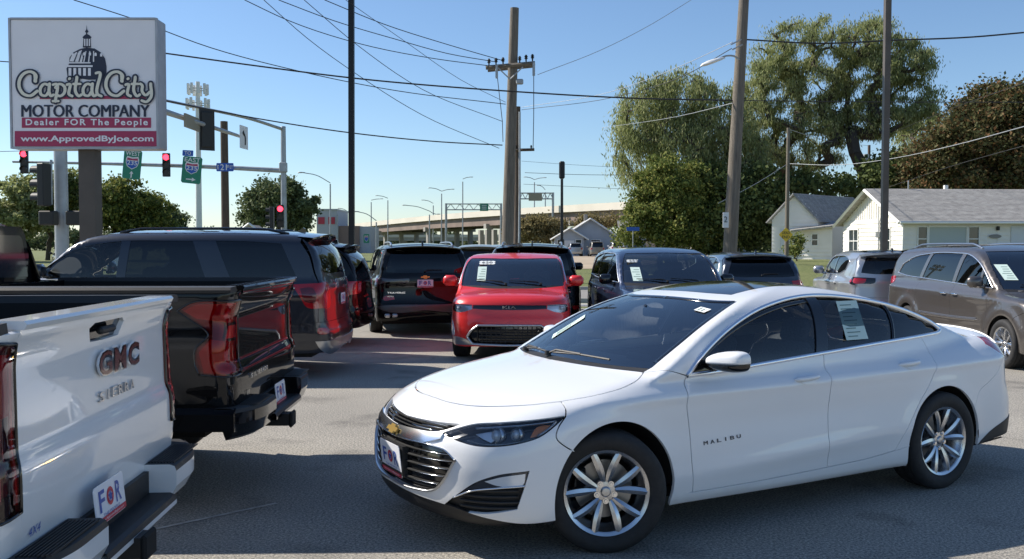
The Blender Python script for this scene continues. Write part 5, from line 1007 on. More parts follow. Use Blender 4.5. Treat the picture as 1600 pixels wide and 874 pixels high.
# ---------------------------------------------------------------- shared car fittings
def NP(b, dom, pts, step=.02):
    """rough 3-D control points -> dense curve on the body, interpolated in a domain"""
    return b.solve(dom, catmull(b.uv(dom, np.array(pts, float)), step))
def inset(b, name, dom, curves, m, parent, off=-.03, sp=.08, mirror='both', **k):
    return panel(b, name, dom, curves, m, parent, off=off, sp=sp, depth=0, gap=-.004, mirror=mirror, **k)
def frame_at(b, P, side=-1, yaw=0):
    """surface point and its tangent frame on one side of the car: right (as read by a viewer), up, normal"""
    P = np.array(P, float); N = b.normal(P[None])[0]; P = P*np.array([1, 1, 1.])
    if side < 0: P[1] *= -1; N[1] *= -1
    up = np.array([0, 0, 1.])-N*N[2]; up /= np.linalg.norm(up); rt = np.cross(up, N); return P, rt, up, N
def seat(parent, x, y, z=.42, w=.48, h=.62, tilt=.30, m='seat_cloth', rz=0):
    s = MB(); r = Matrix.Rotation(tilt, 3, 'Y')
    s.box((x-.02, y, z), (.50, w, .14), bevel=.05); s.box((x+.26+.12, y, z+.06+h/2), (.13, w*.96, h), M3=r, bevel=.055)
    s.box((x+.30+.12+math.sin(tilt)*h*.62, y, z+.06+h*1.08), (.09, .26, .17), M3=r, bevel=.04)
    for q in (-.06, .06): s.tube([(x+.40+.05, y+q, z+h*.85), (x+.44+.06, y+q, z+h*1.02)], .008, 6)
    return s.done('seat', m, parent, smooth=50)
def steering(parent, x, y, z, r=.185, tilt=.42):
    s = MB(); P = []
    for k in range(33):
        a = 2*math.pi*k/32; P.append((x+math.sin(a)*r*math.sin(tilt), y+math.cos(a)*r, z+math.sin(a)*r*math.cos(tilt)))
    s.tube(P, .016, 8, cap=False); s.box((x-.01, y, z), (.05, .15, .11), M3=Matrix.Rotation(-tilt, 3, 'Y'), bevel=.02)
    s.box((x, y, z), (.02, r*1.9, .03), M3=Matrix.Rotation(-tilt, 3, 'Y')); s.tube([(x, y, z), (x-.3, y, z-.10)], .03, 8)
    return s.done('steering_wheel', 'dash', parent, smooth=40)
def plate(parent, O, A, B, kind='FOR'):
    """dealer plate: O centre, A right, B up (unit)"""
    O, A, B = [np.array(q, float) for q in (O, A, B)]; N = np.cross(A, B); w_, h_ = .305, .152
    if kind == 'FOR_TALL': h_ = .19
    c = .012; out = [(-w_/2+c, -h_/2), (w_/2-c, -h_/2), (w_/2, -h_/2+c), (w_/2, h_/2-c), (w_/2-c, h_/2), (-w_/2+c, h_/2), (-w_/2, h_/2-c), (-w_/2, -h_/2+c)]
    p = MB().prism(out, O, A, B, N, .004).done('licence_plate', 'plate_white', parent)
    q = O+N*.0055
    fs = .105
    for s, dx in (('F', -.085), ('R', .085)):
        lettering('letter', s, q+A*dx+B*.012, A, B, 'print_blue', p, fit=(.058, fs*.8), weight=.02)
    V, Fs = ring(.036, .020, 20); mk('emblem', put(V, q+B*.012, A, B), Fs, 'print_red', p)
    V, Fs = star(.026, .012); mk('emblem_star', put(V, q+B*.012+N*.001, A, B), Fs, 'print_blue', p)
    lettering('small_print', 'THE PEOPLE', q-B*.045, A, B, 'print_blue', p, fit=(.17, .013))
    MB().prism([(-w_/2+.004, -.011), (w_/2-.004, -.011), (w_/2-.004, .011), (-w_/2+.004, .011)], q-B*(h_/2-.014), A, B, N, .001).done('red_band', 'print_red', p)
    lettering('web_line', 'www.ApprovedByJoe.com', q-B*(h_/2-.014)+N*.0015, A, B, 'plate_white', p, fit=(.24, .012))
    return p
def ring(r1, r0, n):
    V = []; 
    for k in range(n):
        a = 2*math.pi*k/n; V += [(r1*math.cos(a), r1*math.sin(a), 0), (r0*math.cos(a), r0*math.sin(a), 0)]
    return np.array(V), [(2*k, 2*((k+1) % n), 2*((k+1) % n)+1, 2*k+1) for k in range(n)]
def star(r1, r0, n=5):
    V = [((r1 if k % 2 == 0 else r0)*math.sin(math.pi*k/n), (r1 if k % 2 == 0 else r0)*math.cos(math.pi*k/n), 0) for k in range(2*n)]
    return np.array(V), [tuple(range(2*n))[::-1]]
def under(b, parent, x0, x1, arches, z=.2, w=None, top=.8):
    """floor pan and wheel wells so that nothing shows through below the shell"""
    u = MB(); w = w or b.fWx(np.array([2.5]))[0]-.14
    u.box(((x0+x1)/2, 0, z+.03), (x1-x0, 2*w-.1, .06))
    for xa, za, r in arches:
        for s in (-1, 1):
            n = 14; V = []
            for k in range(n+1):
                a = math.pi*(-.01+1.02*k/n); V += [(xa+(r+.012)*math.cos(a), s*(w+.105), za+(r+.012)*math.sin(a)), (xa+(r+.012)*math.cos(a), s*(w-.28), za+(r+.012)*math.sin(a))]
            Fs = [(2*k, 2*k+2, 2*k+3, 2*k+1) for k in range(n)]; Fs.append(tuple(2*k+1 for k in range(n+1)))
            u.add(V, Fs)
    return u.done('underbody', 'liner', parent)
def wiper(parent, P0, P1, m='trim_black', side=1):
    s = MB(); P0, P1 = np.array(P0, float), np.array(P1, float); d = P1-P0
    s.tube([P0, P0+d*.15+np.array([0, 0, .03]), P0+d*.55+np.array([0, 0, .022])], .008, 6); s.tube([P0+d*.1+np.array([0, 0, .012]), P0+d*.5+np.array([0, 0, .02]), P1+np.array([0, 0, .010])], .007, 6)
    s.lathe([(.0001, .02), (.02, .018), (.022, -.01)], c=P0, n=10)
    return s.done('wiper', m, parent, smooth=40)
def sticker(b, parent, dom, c, wd, ht, m='paper', side=-1, shear=0, inside=0, name='sticker', lines=0):
    """rectangular paper on the inner face of a pane; c = domain centre"""
    Q = np.array([(c[0]+sx*wd/2+sy*shear, c[1]+sy*ht/2) for sx, sy in ((-1, -1), (1, -1), (1, 1), (-1, 1))]); P = b.solve(dom, Q); N = b.normal(P)
    P = P+N*.0015
    if side < 0: P[:, 1] *= -1
    o = mk(name, P, [(0, 1, 2, 3)], m, parent)
    if lines:
        L = MB(); Nn = N.mean(0)*(np.array([1, -1, 1]) if side < 0 else 1)
        for k in range(lines):
            t = (k+1)/(lines+1); a = P[3]*(1-t)+P[0]*t; c2 = P[2]*(1-t)+P[1]*t; e = random.uniform(.55, .9)
            p, q = a*.88+c2*.12, a*(1-e)+c2*e; v = (P[0]-P[3])/lines*.22
            L.add([p+Nn*.0015, q+Nn*.0015, q+v+Nn*.0015, p+v+Nn*.0015], [(0, 1, 2, 3)])
        L.done('print_line', 'print_grey', o)
    return o
mat('print_grey', (.16, .24, .22), .7)
# ---------------------------------------------------------------- the white sedan
def build_sedan():
    b = MAL; t = thing('sedan', 'white four-door sedan in the foreground with chrome window line and turned front wheel', 'car', MPOSE.loc, MPOSE.rz)
    W = 'white_paint'; Cc = b.C
    hoodA = NP(b, 'top', [(.272, 0, 0), (.28, .2, 0), (.33, .40, 0), (.44, .58, 0), (.56, .69, 0), (.70, .765, 0)])
    hoodB = NP(b, 'top', [(.70, .765, 0), (.85, .805, 0), (1.0, .815, 0), (1.12, .805, 0), (1.22, .775, 0), (1.285, .735, 0)])
    cowlF = Cc('top', [(1.285, .735), (1.185, .50), (1.12, .25), (1.095, 0)])
    wsB = Cc('top', [(1.175, 0), (1.19, .25), (1.25, .50), (1.345, .742)])
    wsS = Cc('top', [(1.345, .742), (1.69, .700), (1.9, .655), (2.145, .580)])
    wsH = Cc('top', [(2.145, .580), (2.085, .45), (2.05, .25), (2.04, 0)])
    seam1 = NP(b, 'nose', [(.70, .765, hoodA[-1][2]), (.69, .83, .82), (.67, .862, .785)])
    seam2 = NP(b, 'nose', [(.67, .865, .785), (.62, .875, .735), (.60, .88, .68), (.655, .89, .625), (.70, .895, .598)])
    fa = (.985, .333); fr = .395; ra = (3.795, .327); rr = .398
    a0 = math.degrees(math.atan2(seam2[-1][2]-fa[1], seam2[-1][0]-fa[0]))
    archF1 = Cc('side', arc(*fa, fr, a0, -16, 30)); archF0 = Cc('side', arc(*fa, fr, a0, 196, 14))
    # fascia
    archF0n = NP(b, 'nose', archF0)
    bot = NP(b, 'nose', [archF0n[-1], (.45, .81, .215), (.27, .71, .245), (.15, .56, .282), (.06, .30, .30), (.02, 0, .31)])
    cen = b.solve('front', np.stack([np.zeros(20), np.linspace(.31, hoodA[0][2], 20)], 1))
    UG = [b.solve('front', catmull([(0, .655), (.21, .663), (.36, .668), (.44, .69), (.50, .722)], .015)), b.solve('front', catmull([(.50, .722), (.42, .717), (.28, .71), (0, .70)], .015))]
    LG = [b.solve('front', catmull(c, .015)) for c in ([(0, .335), (.21, .335), (.40, .348)], [(.40, .348), (.46, .37), (.52, .43), (.585, .545)], [(.585, .545), (.52, .585), (.40, .598), (.2, .596), (0, .592)])]
    HL = [NP(b, 'nose', [(.10, .455, .672), (.17, .51, .70), (.25, .58, .73), (.35, .69, .748), (.48, .79, .764), (.665, .864, .785)], .012),
          NP(b, 'nose', [(.665, .864, .785), (.59, .87, .735), (.51, .86, .688), (.40, .82, .655), (.30, .75, .638), (.23, .68, .635), (.18, .59, .645), (.10, .455, .672)], .012)]
    FV = [NP(b, 'nose', [(.44, .86, .508), (.31, .78, .488), (.23, .72, .455), (.14, .575, .345)], .015), NP(b, 'nose', [(.14, .575, .345), (.12, .50, .285)], .015),
          NP(b, 'nose', [(.12, .50, .285), (.19, .64, .272), (.25, .72, .275), (.39, .82, .305)], .015), NP(b, 'nose', [(.39, .82, .305), (.415, .84, .40), (.44, .86, .508)], .015)]
    panel(b, 'front_bumper', 'nose', [cen, hoodA, seam1, seam2, archF0n, bot], W, t, holes=[UG_closed(b, UG), UG_closed(b, LG), HL, FV], sp=.028, depth=.02, gap=.0032)
    ub = [b.solve('front', np.stack([np.zeros(12), np.linspace(.19, .31, 12)], 1)), bot[::-1], NP(b, 'nose', [bot[0], (.60, .80, .17)]), NP(b, 'nose', [(.60, .80, .17), (.40, .74, .17), (.22, .6, .178), (.1, .4, .18), (.05, 0, .185)])]
    panel(b, 'front_lip', 'nose', ub, 'trim_black', t, sp=.04, off=-.006, gap=0)
    def half(P): return P
    # grilles
    lg = inset(b, 'lower_grille', 'front', UG_closed(b, LG), 'gloss_black', t, off=-.03, sp=.05)
    ug = inset(b, 'upper_grille', 'front', UG_closed(b, UG), 'gloss_black', t, off=-.04, sp=.05)
    for z0, y1, bend in ((.385, .47, .02), (.43, .515, .028), (.475, .545, .03), (.52, .565, .03), (.56, .555, .02)):
        y = np.linspace(0, y1, 26); P = b.solve('front', np.stack([y, z0-bend*0+bend*(y/y1)**2*.5], 1)); strip(b, 'grille_bar', P, 'liner', lg, .013, .007, off=-.020, mirror='both')
        y = np.linspace(y1*.55, y1, 20); P = b.solve('front', np.stack([y, z0+bend*(y/y1)**2*.5], 1)); strip(b, 'grille_accent', P, 'chrome', lg, .004, .003, off=-.012, mirror='pair', taper=True)
    for z0, y1 in ((.672, .34), (.688, .42), (.703, .44)):
        y = np.linspace(0, y1, 22); P = b.solve('front', np.stack([y, z0+.006*(y/y1)**2], 1)); strip(b, 'grille_bar', P, 'liner', ug, .008, .006, off=-.02, mirror='both')
        y = np.linspace(y1*.5, y1, 12); P = b.solve('front', np.stack([y, z0+.006*(y/y1)**2+.003], 1)); strip(b, 'grille_accent', P, 'chrome', ug, .004, .005, off=-.012, mirror='pair', taper=True)
    strip(b, 'grille_surround', np.vstack([LG[0], LG[1][1:], ]), 'satin', t, .014, .010, off=.001, mirror='both')
    # chrome crossbar between the grilles running out under the headlight
    cb = [b.solve('front', catmull([(0, .598), (.2, .602), (.40, .604), (.52, .592), (.578, .556)], .015)), b.solve('front', catmull([(.578, .556), (.55, .60), (.50, .632), (.455, .668)], .015)),
          b.solve('front', catmull([(.455, .668), (.36, .662), (.21, .657), (0, .650)], .015))]
    cb = [b.solve('front', catmull([(0, .598), (.2, .602), (.36, .610), (.455, .640)], .015)), b.solve('front', catmull([(.455, .640), (.455, .672)], .015)),
          b.solve('front', catmull([(.455, .672), (.36, .662), (.21, .657), (0, .650)], .015))]
    panel(b, 'chrome_bar', 'front', cb, 'bar_chrome', t, sp=.03, off=.012, depth=.02, gap=0)
    strip(b, 'grille_wing', b.solve('front', catmull([(.0, .594), (.25, .600), (.42, .602), (.52, .588), (.585, .548)], .015)), 'chrome', t, .010, .010, off=.003, mirror='both')
    # bow-tie emblem
    P0, A, U, N = frame_at(b, b.solve('front', [(0.0001, .622)])[0], -1)
    A = np.array([0, -1., 0]); U = np.cross(N, A)
    bt = [(-.075, -.013), (-.03, -.013), (-.026, -.027), (.032, -.027), (.034, -.013), (.068, -.013), (.075, .013), (.03, .013), (.026, .027), (-.032, .027), (-.034, .013), (-.068, .013)]
    MB().prism(bt, P0+N*.016, A, U, N, .012).done('emblem', 'gold', t)
    plate(t, P0*np.array([1, 0, 0])+np.array([-.03, 0.0, .46]), (0, -1, 0), (-.12, 0, .993), 'FOR_TALL')
    MB().box((.03, 0, .47), (.05, .33, .17)).done('plate_bracket', 'trim_black', t)
    # headlights
    for sd in ('left', 'right'):
        bk = inset(b, 'headlight', 'nose', HL, 'lamp_black', t, off=-.055, sp=.03, mirror=sd)
        Mr = np.array([1, -1, 1.]) if sd == 'left' else np.ones(3)
        for (x_, y_, z_), r in (((.30, .70, .69), .034), ((.385, .765, .70), .028)):
            c = NP(b, 'nose', [(x_, y_, z_), (x_+.001, y_, z_)])[0]; n_ = b.normal(c[None])[0]; n_ = n_*.3+np.array([-1, .1, 0])*.7; n_ /= np.linalg.norm(n_)
            rot = Vector(n_).to_track_quat('Z', 'Y').to_matrix(); m_ = MB(); m_.lathe([(.0001, r*.75), (r*.4, r*.68), (r*.75, r*.42), (r*.95, .0), (r, -.01)], n=20, M3=rot); V = m_.V[0]+c-np.array(n_)*.045
            mk('projector', V*Mr, m_.F, 'ice', bk, smooth=True)
            m_ = MB(); m_.lathe([(r, -.012), (r*1.18, .006), (r*1.25, -.03)], n=20, M3=rot); V = m_.V[0]+c-np.array(n_)*.045; mk('bezel', V*Mr, m_.F, 'lamp_silver', bk, smooth=True)
        def inner(name, P, m, w_, off, **k): return strip(b, name, P, m, bk, w_, .006, off=off, mirror=sd, **k)
        inner('light_guide', NP(b, 'nose', [(.25, .60, .722), (.35, .69, .737), (.48, .785, .752), (.62, .852, .768)]), 'lamp_silver', .009, -.016)
        inner('light_guide', NP(b, 'nose', [(.62, .854, .766), (.565, .862, .728), (.50, .853, .692)]), 'lamp_silver', .012, -.016)
        inner('light_guide', NP(b, 'nose', [(.20, .60, .66), (.26, .69, .648), (.34, .765, .650), (.42, .815, .665)]), 'lamp_silver', .005, -.02)
        panel(b, 'reflector', 'nose', [NP(b, 'nose', [u_, v_]) for u_, v_ in zip([(.24, .60, .705), (.33, .68, .732), (.36, .71, .70), (.30, .70, .66)], [(.33, .68, .732), (.36, .71, .70), (.30, .70, .66), (.24, .60, .705)])], 'ice', bk, off=-.035, sp=.03, depth=.01, mirror=sd)  # pale wedge added to imitate a whitish highlight streak inside the lamp
        panel(b, 'turn_signal', 'nose', [NP(b, 'nose', [(.47, .825, .683), (.52, .845, .694), (.58, .855, .738), (.61, .855, .757)]), NP(b, 'nose', [(.61, .855, .757), (.52, .81, .748), (.47, .825, .683)])], 'amber', bk, off=-.03, sp=.03, depth=.01, mirror=sd)
        panel(b, 'lens', 'nose', HL, 'lens_clear', bk, sp=.04, depth=.01, gap=.003, mirror=sd)
        FL = [FV[0], NP(b, 'nose', [(.14, .575, .345), (.20, .675, .395), (.30, .77, .418), (.425, .85, .43)], .015), NP(b, 'nose', [(.425, .85, .43), (.44, .86, .508)], .015)]
        vb = inset(b, 'lower_vent', 'nose', FV, 'trim_black', t, off=-.03, sp=.04, mirror=sd)
        for k in range(4):
            z_ = .30+.032*k; P = NP(b, 'nose', [(.16, .60, z_), (.25, .73, z_), (.40, .83, z_+.004)]); strip(b, 'vent_bar', P, 'trim_black', vb, .016, .006, off=-.014, mirror=sd)
        fl = panel(b, 'fog_lamp', 'nose', FL, 'lens_smoke', t, sp=.03, off=-.008, depth=.02, mirror=sd)
        panel(b, 'reflector', 'nose', [NP(b, 'nose', [(.43, .852, .497), (.31, .775, .476), (.24, .725, .45)]), NP(b, 'nose', [(.24, .725, .45), (.30, .77, .428), (.42, .845, .436), (.43, .852, .497)])], 'ice', fl, sp=.03, off=-.004, depth=.003, mirror=sd)
        strip(b, 'chrome_edge', FL[1], 'chrome', fl, .010, .007, off=0, mirror=sd)
    # hood, fenders, cowl
    hc = b.solve('top', np.stack([np.linspace(1.095, .272, 40), np.zeros(40)], 1))
    panel(b, 'hood', 'top', [hoodA, hoodB, cowlF, hc], W, t, sp=.035, depth=.02, gap=.0032)
    dlo_t = [(1.52, .945), (1.60, 1.015), (1.82, 1.15), (2.11, 1.268), (2.44, 1.343), (2.77, 1.372), (3.12, 1.352), (3.50, 1.288), (3.76, 1.212), (3.92, 1.14), (3.975, 1.10)]
    dloT = Cc('side', dlo_t); tip = Cc('side', [(3.975, 1.10), (3.95, 1.085), (3.90, 1.077)]); dloB1 = Cc('side', [(1.52, .945), (1.74, .952), (2.13, .977), (2.665, 1.012)]); dloB2 = Cc('side', [(2.665, 1.012), (3.39, 1.055), (3.70, 1.068), (3.90, 1.077)])
    fendT = b.seg(hoodB[-1], b.solve('cyl', b.uv('cyl', dloT[:1]))[0], 'cyl', 14)
    doorF = Cc('side', [(1.52, .945), (1.485, .87), (1.478, .80), (1.50, .64), (1.515, .44), (1.535, .262)])
    fbot = Cc('side', [(1.535, .262), (1.37, .245)])
    archF1 = Cc('side', arc(*fa, fr, a0, math.degrees(math.atan2(.245-fa[1], 1.37-fa[0])), 34))
    sm_c = NP(b, 'cyl', seam1); sm_d = NP(b, 'cyl', seam2)
    panel(b, 'fender', 'cyl', [hoodB, fendT, doorF, fbot, archF1[::-1], seam2[::-1], seam1[::-1]], W, t, sp=.028, gap=.0035, mirror='pair')
    wsB2 = np.vstack([wsB, b.seg(wsB[-1], hoodB[-1], 'top', 4)])
    panel(b, 'cowl', 'top', [cowlF[::-1], wsB2[::-1]], 'trim_black', t, sp=.05, off=-.006, gap=0)
    # doors
    doorM = Cc('side', [(2.665, 1.012), (2.652, .89), (2.638, .71), (2.622, .49), (2.628, .285)])
    doorFb = Cc('side', [(1.535, .262), (2.0, .267), (2.628, .285)]); doorRb = Cc('side', [(2.628, .285), (3.05, .303), (3.27, .325)])
    doorR = Cc('side', [(3.70, 1.068), (3.745, .98), (3.71, .89), (3.63, .77), (3.50, .63), (3.385, .49), (3.315, .39), (3.27, .325)])
    i = int(np.argmin(np.abs(dloB2[:, 0]-3.70))); dB2a, dB2b = dloB2[:i+1], dloB2[i:]; doorR[0] = dloB2[i]
    for sd in ('left', 'right'):
        d1 = panel(b, 'door', 'side', [dloB1, doorM, doorFb[::-1], doorF[::-1]], W, t, sp=.035, gap=.0035, mirror=sd)
        d2 = panel(b, 'door', 'side', [dB2a, doorR, doorRb[::-1], doorM[::-1]], W, t, sp=.035, gap=.0035, mirror=sd)
        s_ = -1 if sd == 'left' else 1
        for d, (hx, hz) in ((d1, (2.44, .872)), (d2, (3.44, .902))):
            cup = [b.solve('side', catmull([(hx-.085, hz), (hx-.03, hz-.036), (hx+.04, hz-.036), (hx+.09, hz), (hx+.04, hz+.026), (hx-.03, hz+.026), (hx-.085, hz)], .01))]
            y_ = float(b.solve('side', [(hx, hz)])[0, 1])
            h = MB(); P = []
            for k in range(13):
                q = k/12; P.append((hx-.105+.21*q, s_*(float(b.solve('side', [(hx-.105+.21*q, hz+.004)])[0, 1])+.006+.026*math.sin(math.pi*q)**.5), hz+.004+.012*(q-.5)))
            h.tube(P, [.004]+[.013+.003*math.sin(math.pi*k/12) for k in range(1, 12)]+[.004], 8)
            h.done('handle', W, d, smooth=60)
            cp = panel(b, 'handle_recess', 'side', [cup[0]], 'recess_white', d, sp=.02, off=.0012, depth=0, gap=0, mirror=sd)
    panel(b, 'rocker_panel', 'side', [doorFb, doorRb, Cc('side', [(3.27, .325), (3.402, .345)]), Cc('side', arc(*ra, rr, 177.4, 199, 8)), Cc('side', [(3.418, .20), (2.4, .195), (1.375, .20)]), Cc('side', [(1.375, .20), (1.37, .245), (1.535, .262)])], W, t, sp=.05, mirror='pair')
    # roof shell with pillars and rear quarters
    blH = Cc('top', [(3.37, 0), (3.36, .25), (3.32, .50)]); blS = Cc('top', [(3.32, .50), (3.7, .565), (4.02, .60)]); blB = Cc('top', [(4.02, .60), (4.17, .45), (4.26, .2), (4.28, 0)])
    deckS = Cc('top', [(4.02, .60), (4.3, .64), (4.6, .665), (4.80, .66)])
    TLt = [(4.52, .80, 1.045), (4.62, .76, 1.04), (4.74, .70, 1.045)]
    lampF = NP(b, 'tail', [(4.80, .60, 1.05), (4.70, .72, 1.04), (4.58, .79, 1.025), (4.47, .83, .975)])
    lampB = NP(b, 'tail', [(4.47, .83, .975), (4.56, .84, .90), (4.68, .80, .86), (4.80, .70, .85), (4.84, .55, .86)])
    lampI = NP(b, 'tail', [(4.84, .55, .86), (4.82, .55, .95), (4.80, .60, 1.05)])
    bumpS = NP(b, 'tail', [(4.13, .88, .545), (4.22, .878, .66), (4.34, .868, .715), (4.47, .85, .80), (4.56, .84, .90)])
    aR = math.degrees(math.atan2(.545-ra[1], 4.13-ra[0])); aR = max(aR, 20)
    archR = Cc('side', arc(*ra, rr, 177.4, aR, 34)); bumpS = np.vstack([archR[-1:], bumpS[2:]])
    j = int(np.argmin(np.abs(lampB-bumpS[-1]).sum(1))); bumpS[-1] = lampB[j]
    deck2 = b.seg(deckS[-1], lampF[0], 'cyl', 4)
    rc = b.solve('top', np.stack([np.linspace(3.37, 2.04, 60), np.zeros(60)], 1))
    SR = [Cc('top', [(2.19, 0), (2.20, .25), (2.235, .43)]), Cc('top', [(2.235, .43), (3.10, .41)]), Cc('top', [(3.10, .41), (3.13, .2), (3.135, 0)])]
    rcA = rc[rc[:, 0] > 3.135]; rcB = rc[rc[:, 0] < 2.19]
    fT2 = b.seg(wsB[-1], hoodB[-1], 'cyl', 4)
    panel(b, 'roof', 'cyl', [rcA, SR[2][::-1], SR[1][::-1], SR[0][::-1], rcB, wsH[::-1], wsS[::-1], fT2, fendT, dloT, tip, dB2b[::-1], doorR, Cc('side', [(3.27, .325), (3.402, .345)]), archR, bumpS, lampB[:j+1][::-1], lampF[::-1], deck2[::-1], deckS[::-1], blS[::-1], blH[::-1]], W, t, sp=.03, gap=.001)
    src_ = b.solve('top', np.stack([np.linspace(3.135, 2.19, 30), np.zeros(30)], 1))
    panel(b, 'sunroof', 'top', [SR[0], SR[1], SR[2], src_], 'gloss_black', t, sp=.05, off=.001)
    dcent = b.solve('top', np.stack([np.linspace(4.80, 4.28, 14), np.zeros(14)], 1)); dk = Cc('top', [(4.80, .66), (4.82, .3), (4.82, 0)])
    dk = Cc('top', [(4.80, .66), (4.80, .3), (4.80, 0)])
    panel(b, 'boot_lid', 'top', [blB[::-1], deckS, dk, dcent], W, t, sp=.06)
    panel(b, 'spoiler', 'top', [Cc('top', [(4.70, 0), (4.69, .5), (4.62, .72)]), Cc('top', [(4.62, .72), (4.76, .66), (4.80, .4), (4.82, 0)]), b.solve('top', [(4.80, 0), (4.75, 0), (4.70, 0)])], W, t, sp=.05, off=.006, depth=.02)
    # rear end
    dkT = NP(b, 'tail', dk); lampIr = lampI
    tc = b.solve('rear', np.stack([np.zeros(20), np.linspace(dk[-1][2]-.004, .30, 20)], 1))
    rbot = NP(b, 'tail', [(4.85, 0, .30), (4.80, .5, .30), (4.60, .80, .30), (4.20, .86, .262)])
    rarc = NP(b, 'tail', [(4.20, .86, .262), (4.195, .87, .38), (4.17, .875, .46)]+[tuple(bumpS[0])])
    panel(b, 'rear_bumper', 'tail', [NP(b, 'tail', [tuple(dk[-1]-[0, 0, .01]), (4.83, .3, 1.04), tuple(lampF[0])]), lampI[::-1], lampB[::-1][:len(lampB)-j], bumpS[::-1], rarc[::-1], rbot[::-1], tc[::-1]], W, t, sp=.06)
    panel(b, 'tail_lamp', 'tail', [lampF, lampB, lampI], 'lens_red', t, sp=.04, mirror='pair')
    panel(b, 'rear_valance', 'tail', [rbot[::-1], NP(b, 'tail', [tuple(rbot[-1]), (4.40, .85, .36), (4.62, .80, .42), (4.78, .62, .43), (4.9, 0, .43)]), b.solve('rear', [(0, .43), (0, .36), (0, .30)])], 'trim_black', t, sp=.06, off=.004)
    # glass
    wc = b.solve('top', np.stack([np.linspace(2.04, 1.175, 30), np.zeros(30)], 1))
    wsg = panel(b, 'windshield', 'top', [wsB, wsS, wsH, wc], 'glass_shield', t, sp=.05, off=-.005, depth=.012, gap=-.008)
    strip(b, 'windshield_seal', np.vstack([wsS[2:]-np.array([0, .012, 0]), wsH[1:]]), 'gloss_black', t, .045, .003, off=-.002, mirror='both')
    blc = b.solve('top', np.stack([np.linspace(4.28, 3.37, 30), np.zeros(30)], 1))
    panel(b, 'rear_window', 'top', [blH, blS, blB, blc], 'glass_dark', t, sp=.06, off=-.003)
    g1 = [(2.60, 1.005), (2.665, 1.18), (2.72, 1.376)]; g2 = [(2.715, 1.012), (2.775, 1.19), (2.82, 1.376)]; g3 = [(3.385, 1.05), (3.43, 1.16), (3.455, 1.30)]
    def split(c, x): return int(np.argmin(np.abs(c[:, 0]-x)))
    G1, G2, G3 = Cc('side', g1), Cc('side', g2), Cc('side', g3)
    a, c_, e = split(dloT, 2.70), split(dloT, 2.805), split(dloT, 3.45); u = split(dloB1, 2.60)
    p, q = split(dB2a, 2.715), split(dB2a, 3.385)
    G1[0], G1[-1] = dloB1[u], dloT[a]; G2[0], G2[-1] = dB2a[p], dloT[c_]; G3[0], G3[-1] = dB2a[q], dloT[e]
    for sd in ('left', 'right'):
        k = dict(sp=.06, off=-.013, gap=-.008, mirror=sd)
        panel(b, 'window', 'side', [dloT[:a+1], G1[::-1], dloB1[:u+1][::-1]], 'glass_tint', t, **k)
        rw = panel(b, 'window', 'side', [dloT[c_:e+1], G3[::-1], dB2a[p:q+1][::-1], G2], 'glass_tint', t, **k)
        panel(b, 'quarter_window', 'side', [dloT[e:], tip, dB2b[::-1], dB2a[q:][::-1], G3], 'glass_dark', t, **k)
        panel(b, 'pillar_trim', 'side', [dloT[a:c_+1], G2[::-1], np.vstack([dB2a[:p+1][::-1], dloB1[u:][::-1]]), G1], 'gloss_black', t, sp=.06, off=-.004, gap=.001, mirror=sd)
        strip(b, 'window_seal', G3, 'gloss_black', t, .022, .006, off=-.006, mirror=sd)
        strip(b, 'window_chrome', np.vstack([dloT, tip[1:], dB2b[::-1][1:], dB2a[::-1][1:], dloB1[::-1][1:]]), 'chrome_soft', t, .028, .010, off=.003, mirror=sd)
        strip(b, 'window_seal', Cc('side', [(1.56, .965), (1.64, 1.025), (1.85, 1.145), (2.12, 1.247), (2.44, 1.32), (2.70, 1.348)]), 'gloss_black', t, .03, .004, off=-.008, mirror=sd)
        if sd == 'left': sticker(b, rw, 'side', (3.045, 1.205), .215, .25, 'paper', -1, shear=0.03, inside=.022, name='window_sticker', lines=9)
        # sail patch and mirror
        s_ = -1 if sd == 'left' else 1
        panel(b, 'mirror_patch', 'side', [Cc('side', [(1.555, .957), (1.66, 1.03), (1.80, 1.115)]), Cc('side', [(1.80, 1.115), (1.815, 1.04), (1.83, .965)]), Cc('side', [(1.83, .965), (1.7, .958), (1.555, .957)])], 'gloss_black', t, sp=.05, off=-.005, mirror=sd)
        mr = bpy.data.objects.new('mirror', None); COL.objects.link(mr); mr.parent = t; mr.location = (1.73, s_*.98, 1.03)
        for nm, mt, zlo, zhi in (('mirror_cap', W, -.012, 1), ('mirror_base', 'gloss_black', -1, -.012)):
            V = []; nu, nv = 32, 18
            for iv in range(nv+1):
                ph = math.pi*iv/nv
                for iu in range(nu):
                    th = 2*math.pi*iu/nu; se = lambda v, e: math.copysign(abs(v)**e, v)
                    yy = .122*se(-math.cos(ph), .55); rr_ = abs(math.sin(ph))**.5; q_ = min(1, max(0, (yy+.122)/.17)); tp = .50+.50*q_*(2-q_)
                    xx = .080*rr_*se(math.cos(th), .7)*(1 if math.cos(th) < 0 else .35); zz_ = .064*rr_*se(math.sin(th), .6)*tp
                    z2 = zz_ if nm == 'mirror_base' else max(zz_, -.010)
                    z2 = min(z2, -.004) if nm == 'mirror_base' else z2
                    V.append((xx+.035*(yy/.122), s_*yy, z2+.006*yy/.12))
            Fs = [(i*nu+j, i*nu+(j+1) % nu, (i+1)*nu+(j+1) % nu, (i+1)*nu+j) for i in range(nv) for j in range(nu)]
            V = np.array(V)*(np.array([.985, .985, .985]) if nm == 'mirror_base' else 1)
            mk(nm, V, Fs, mt, mr, smooth=True)
        MB().tube([(1.74-1.74, -s_*.10, -.03), (.0, -s_*.16, -.065), (-.02, -s_*.20, -.075)], .026, 8).done('mirror_stalk', 'gloss_black', mr, smooth=50)
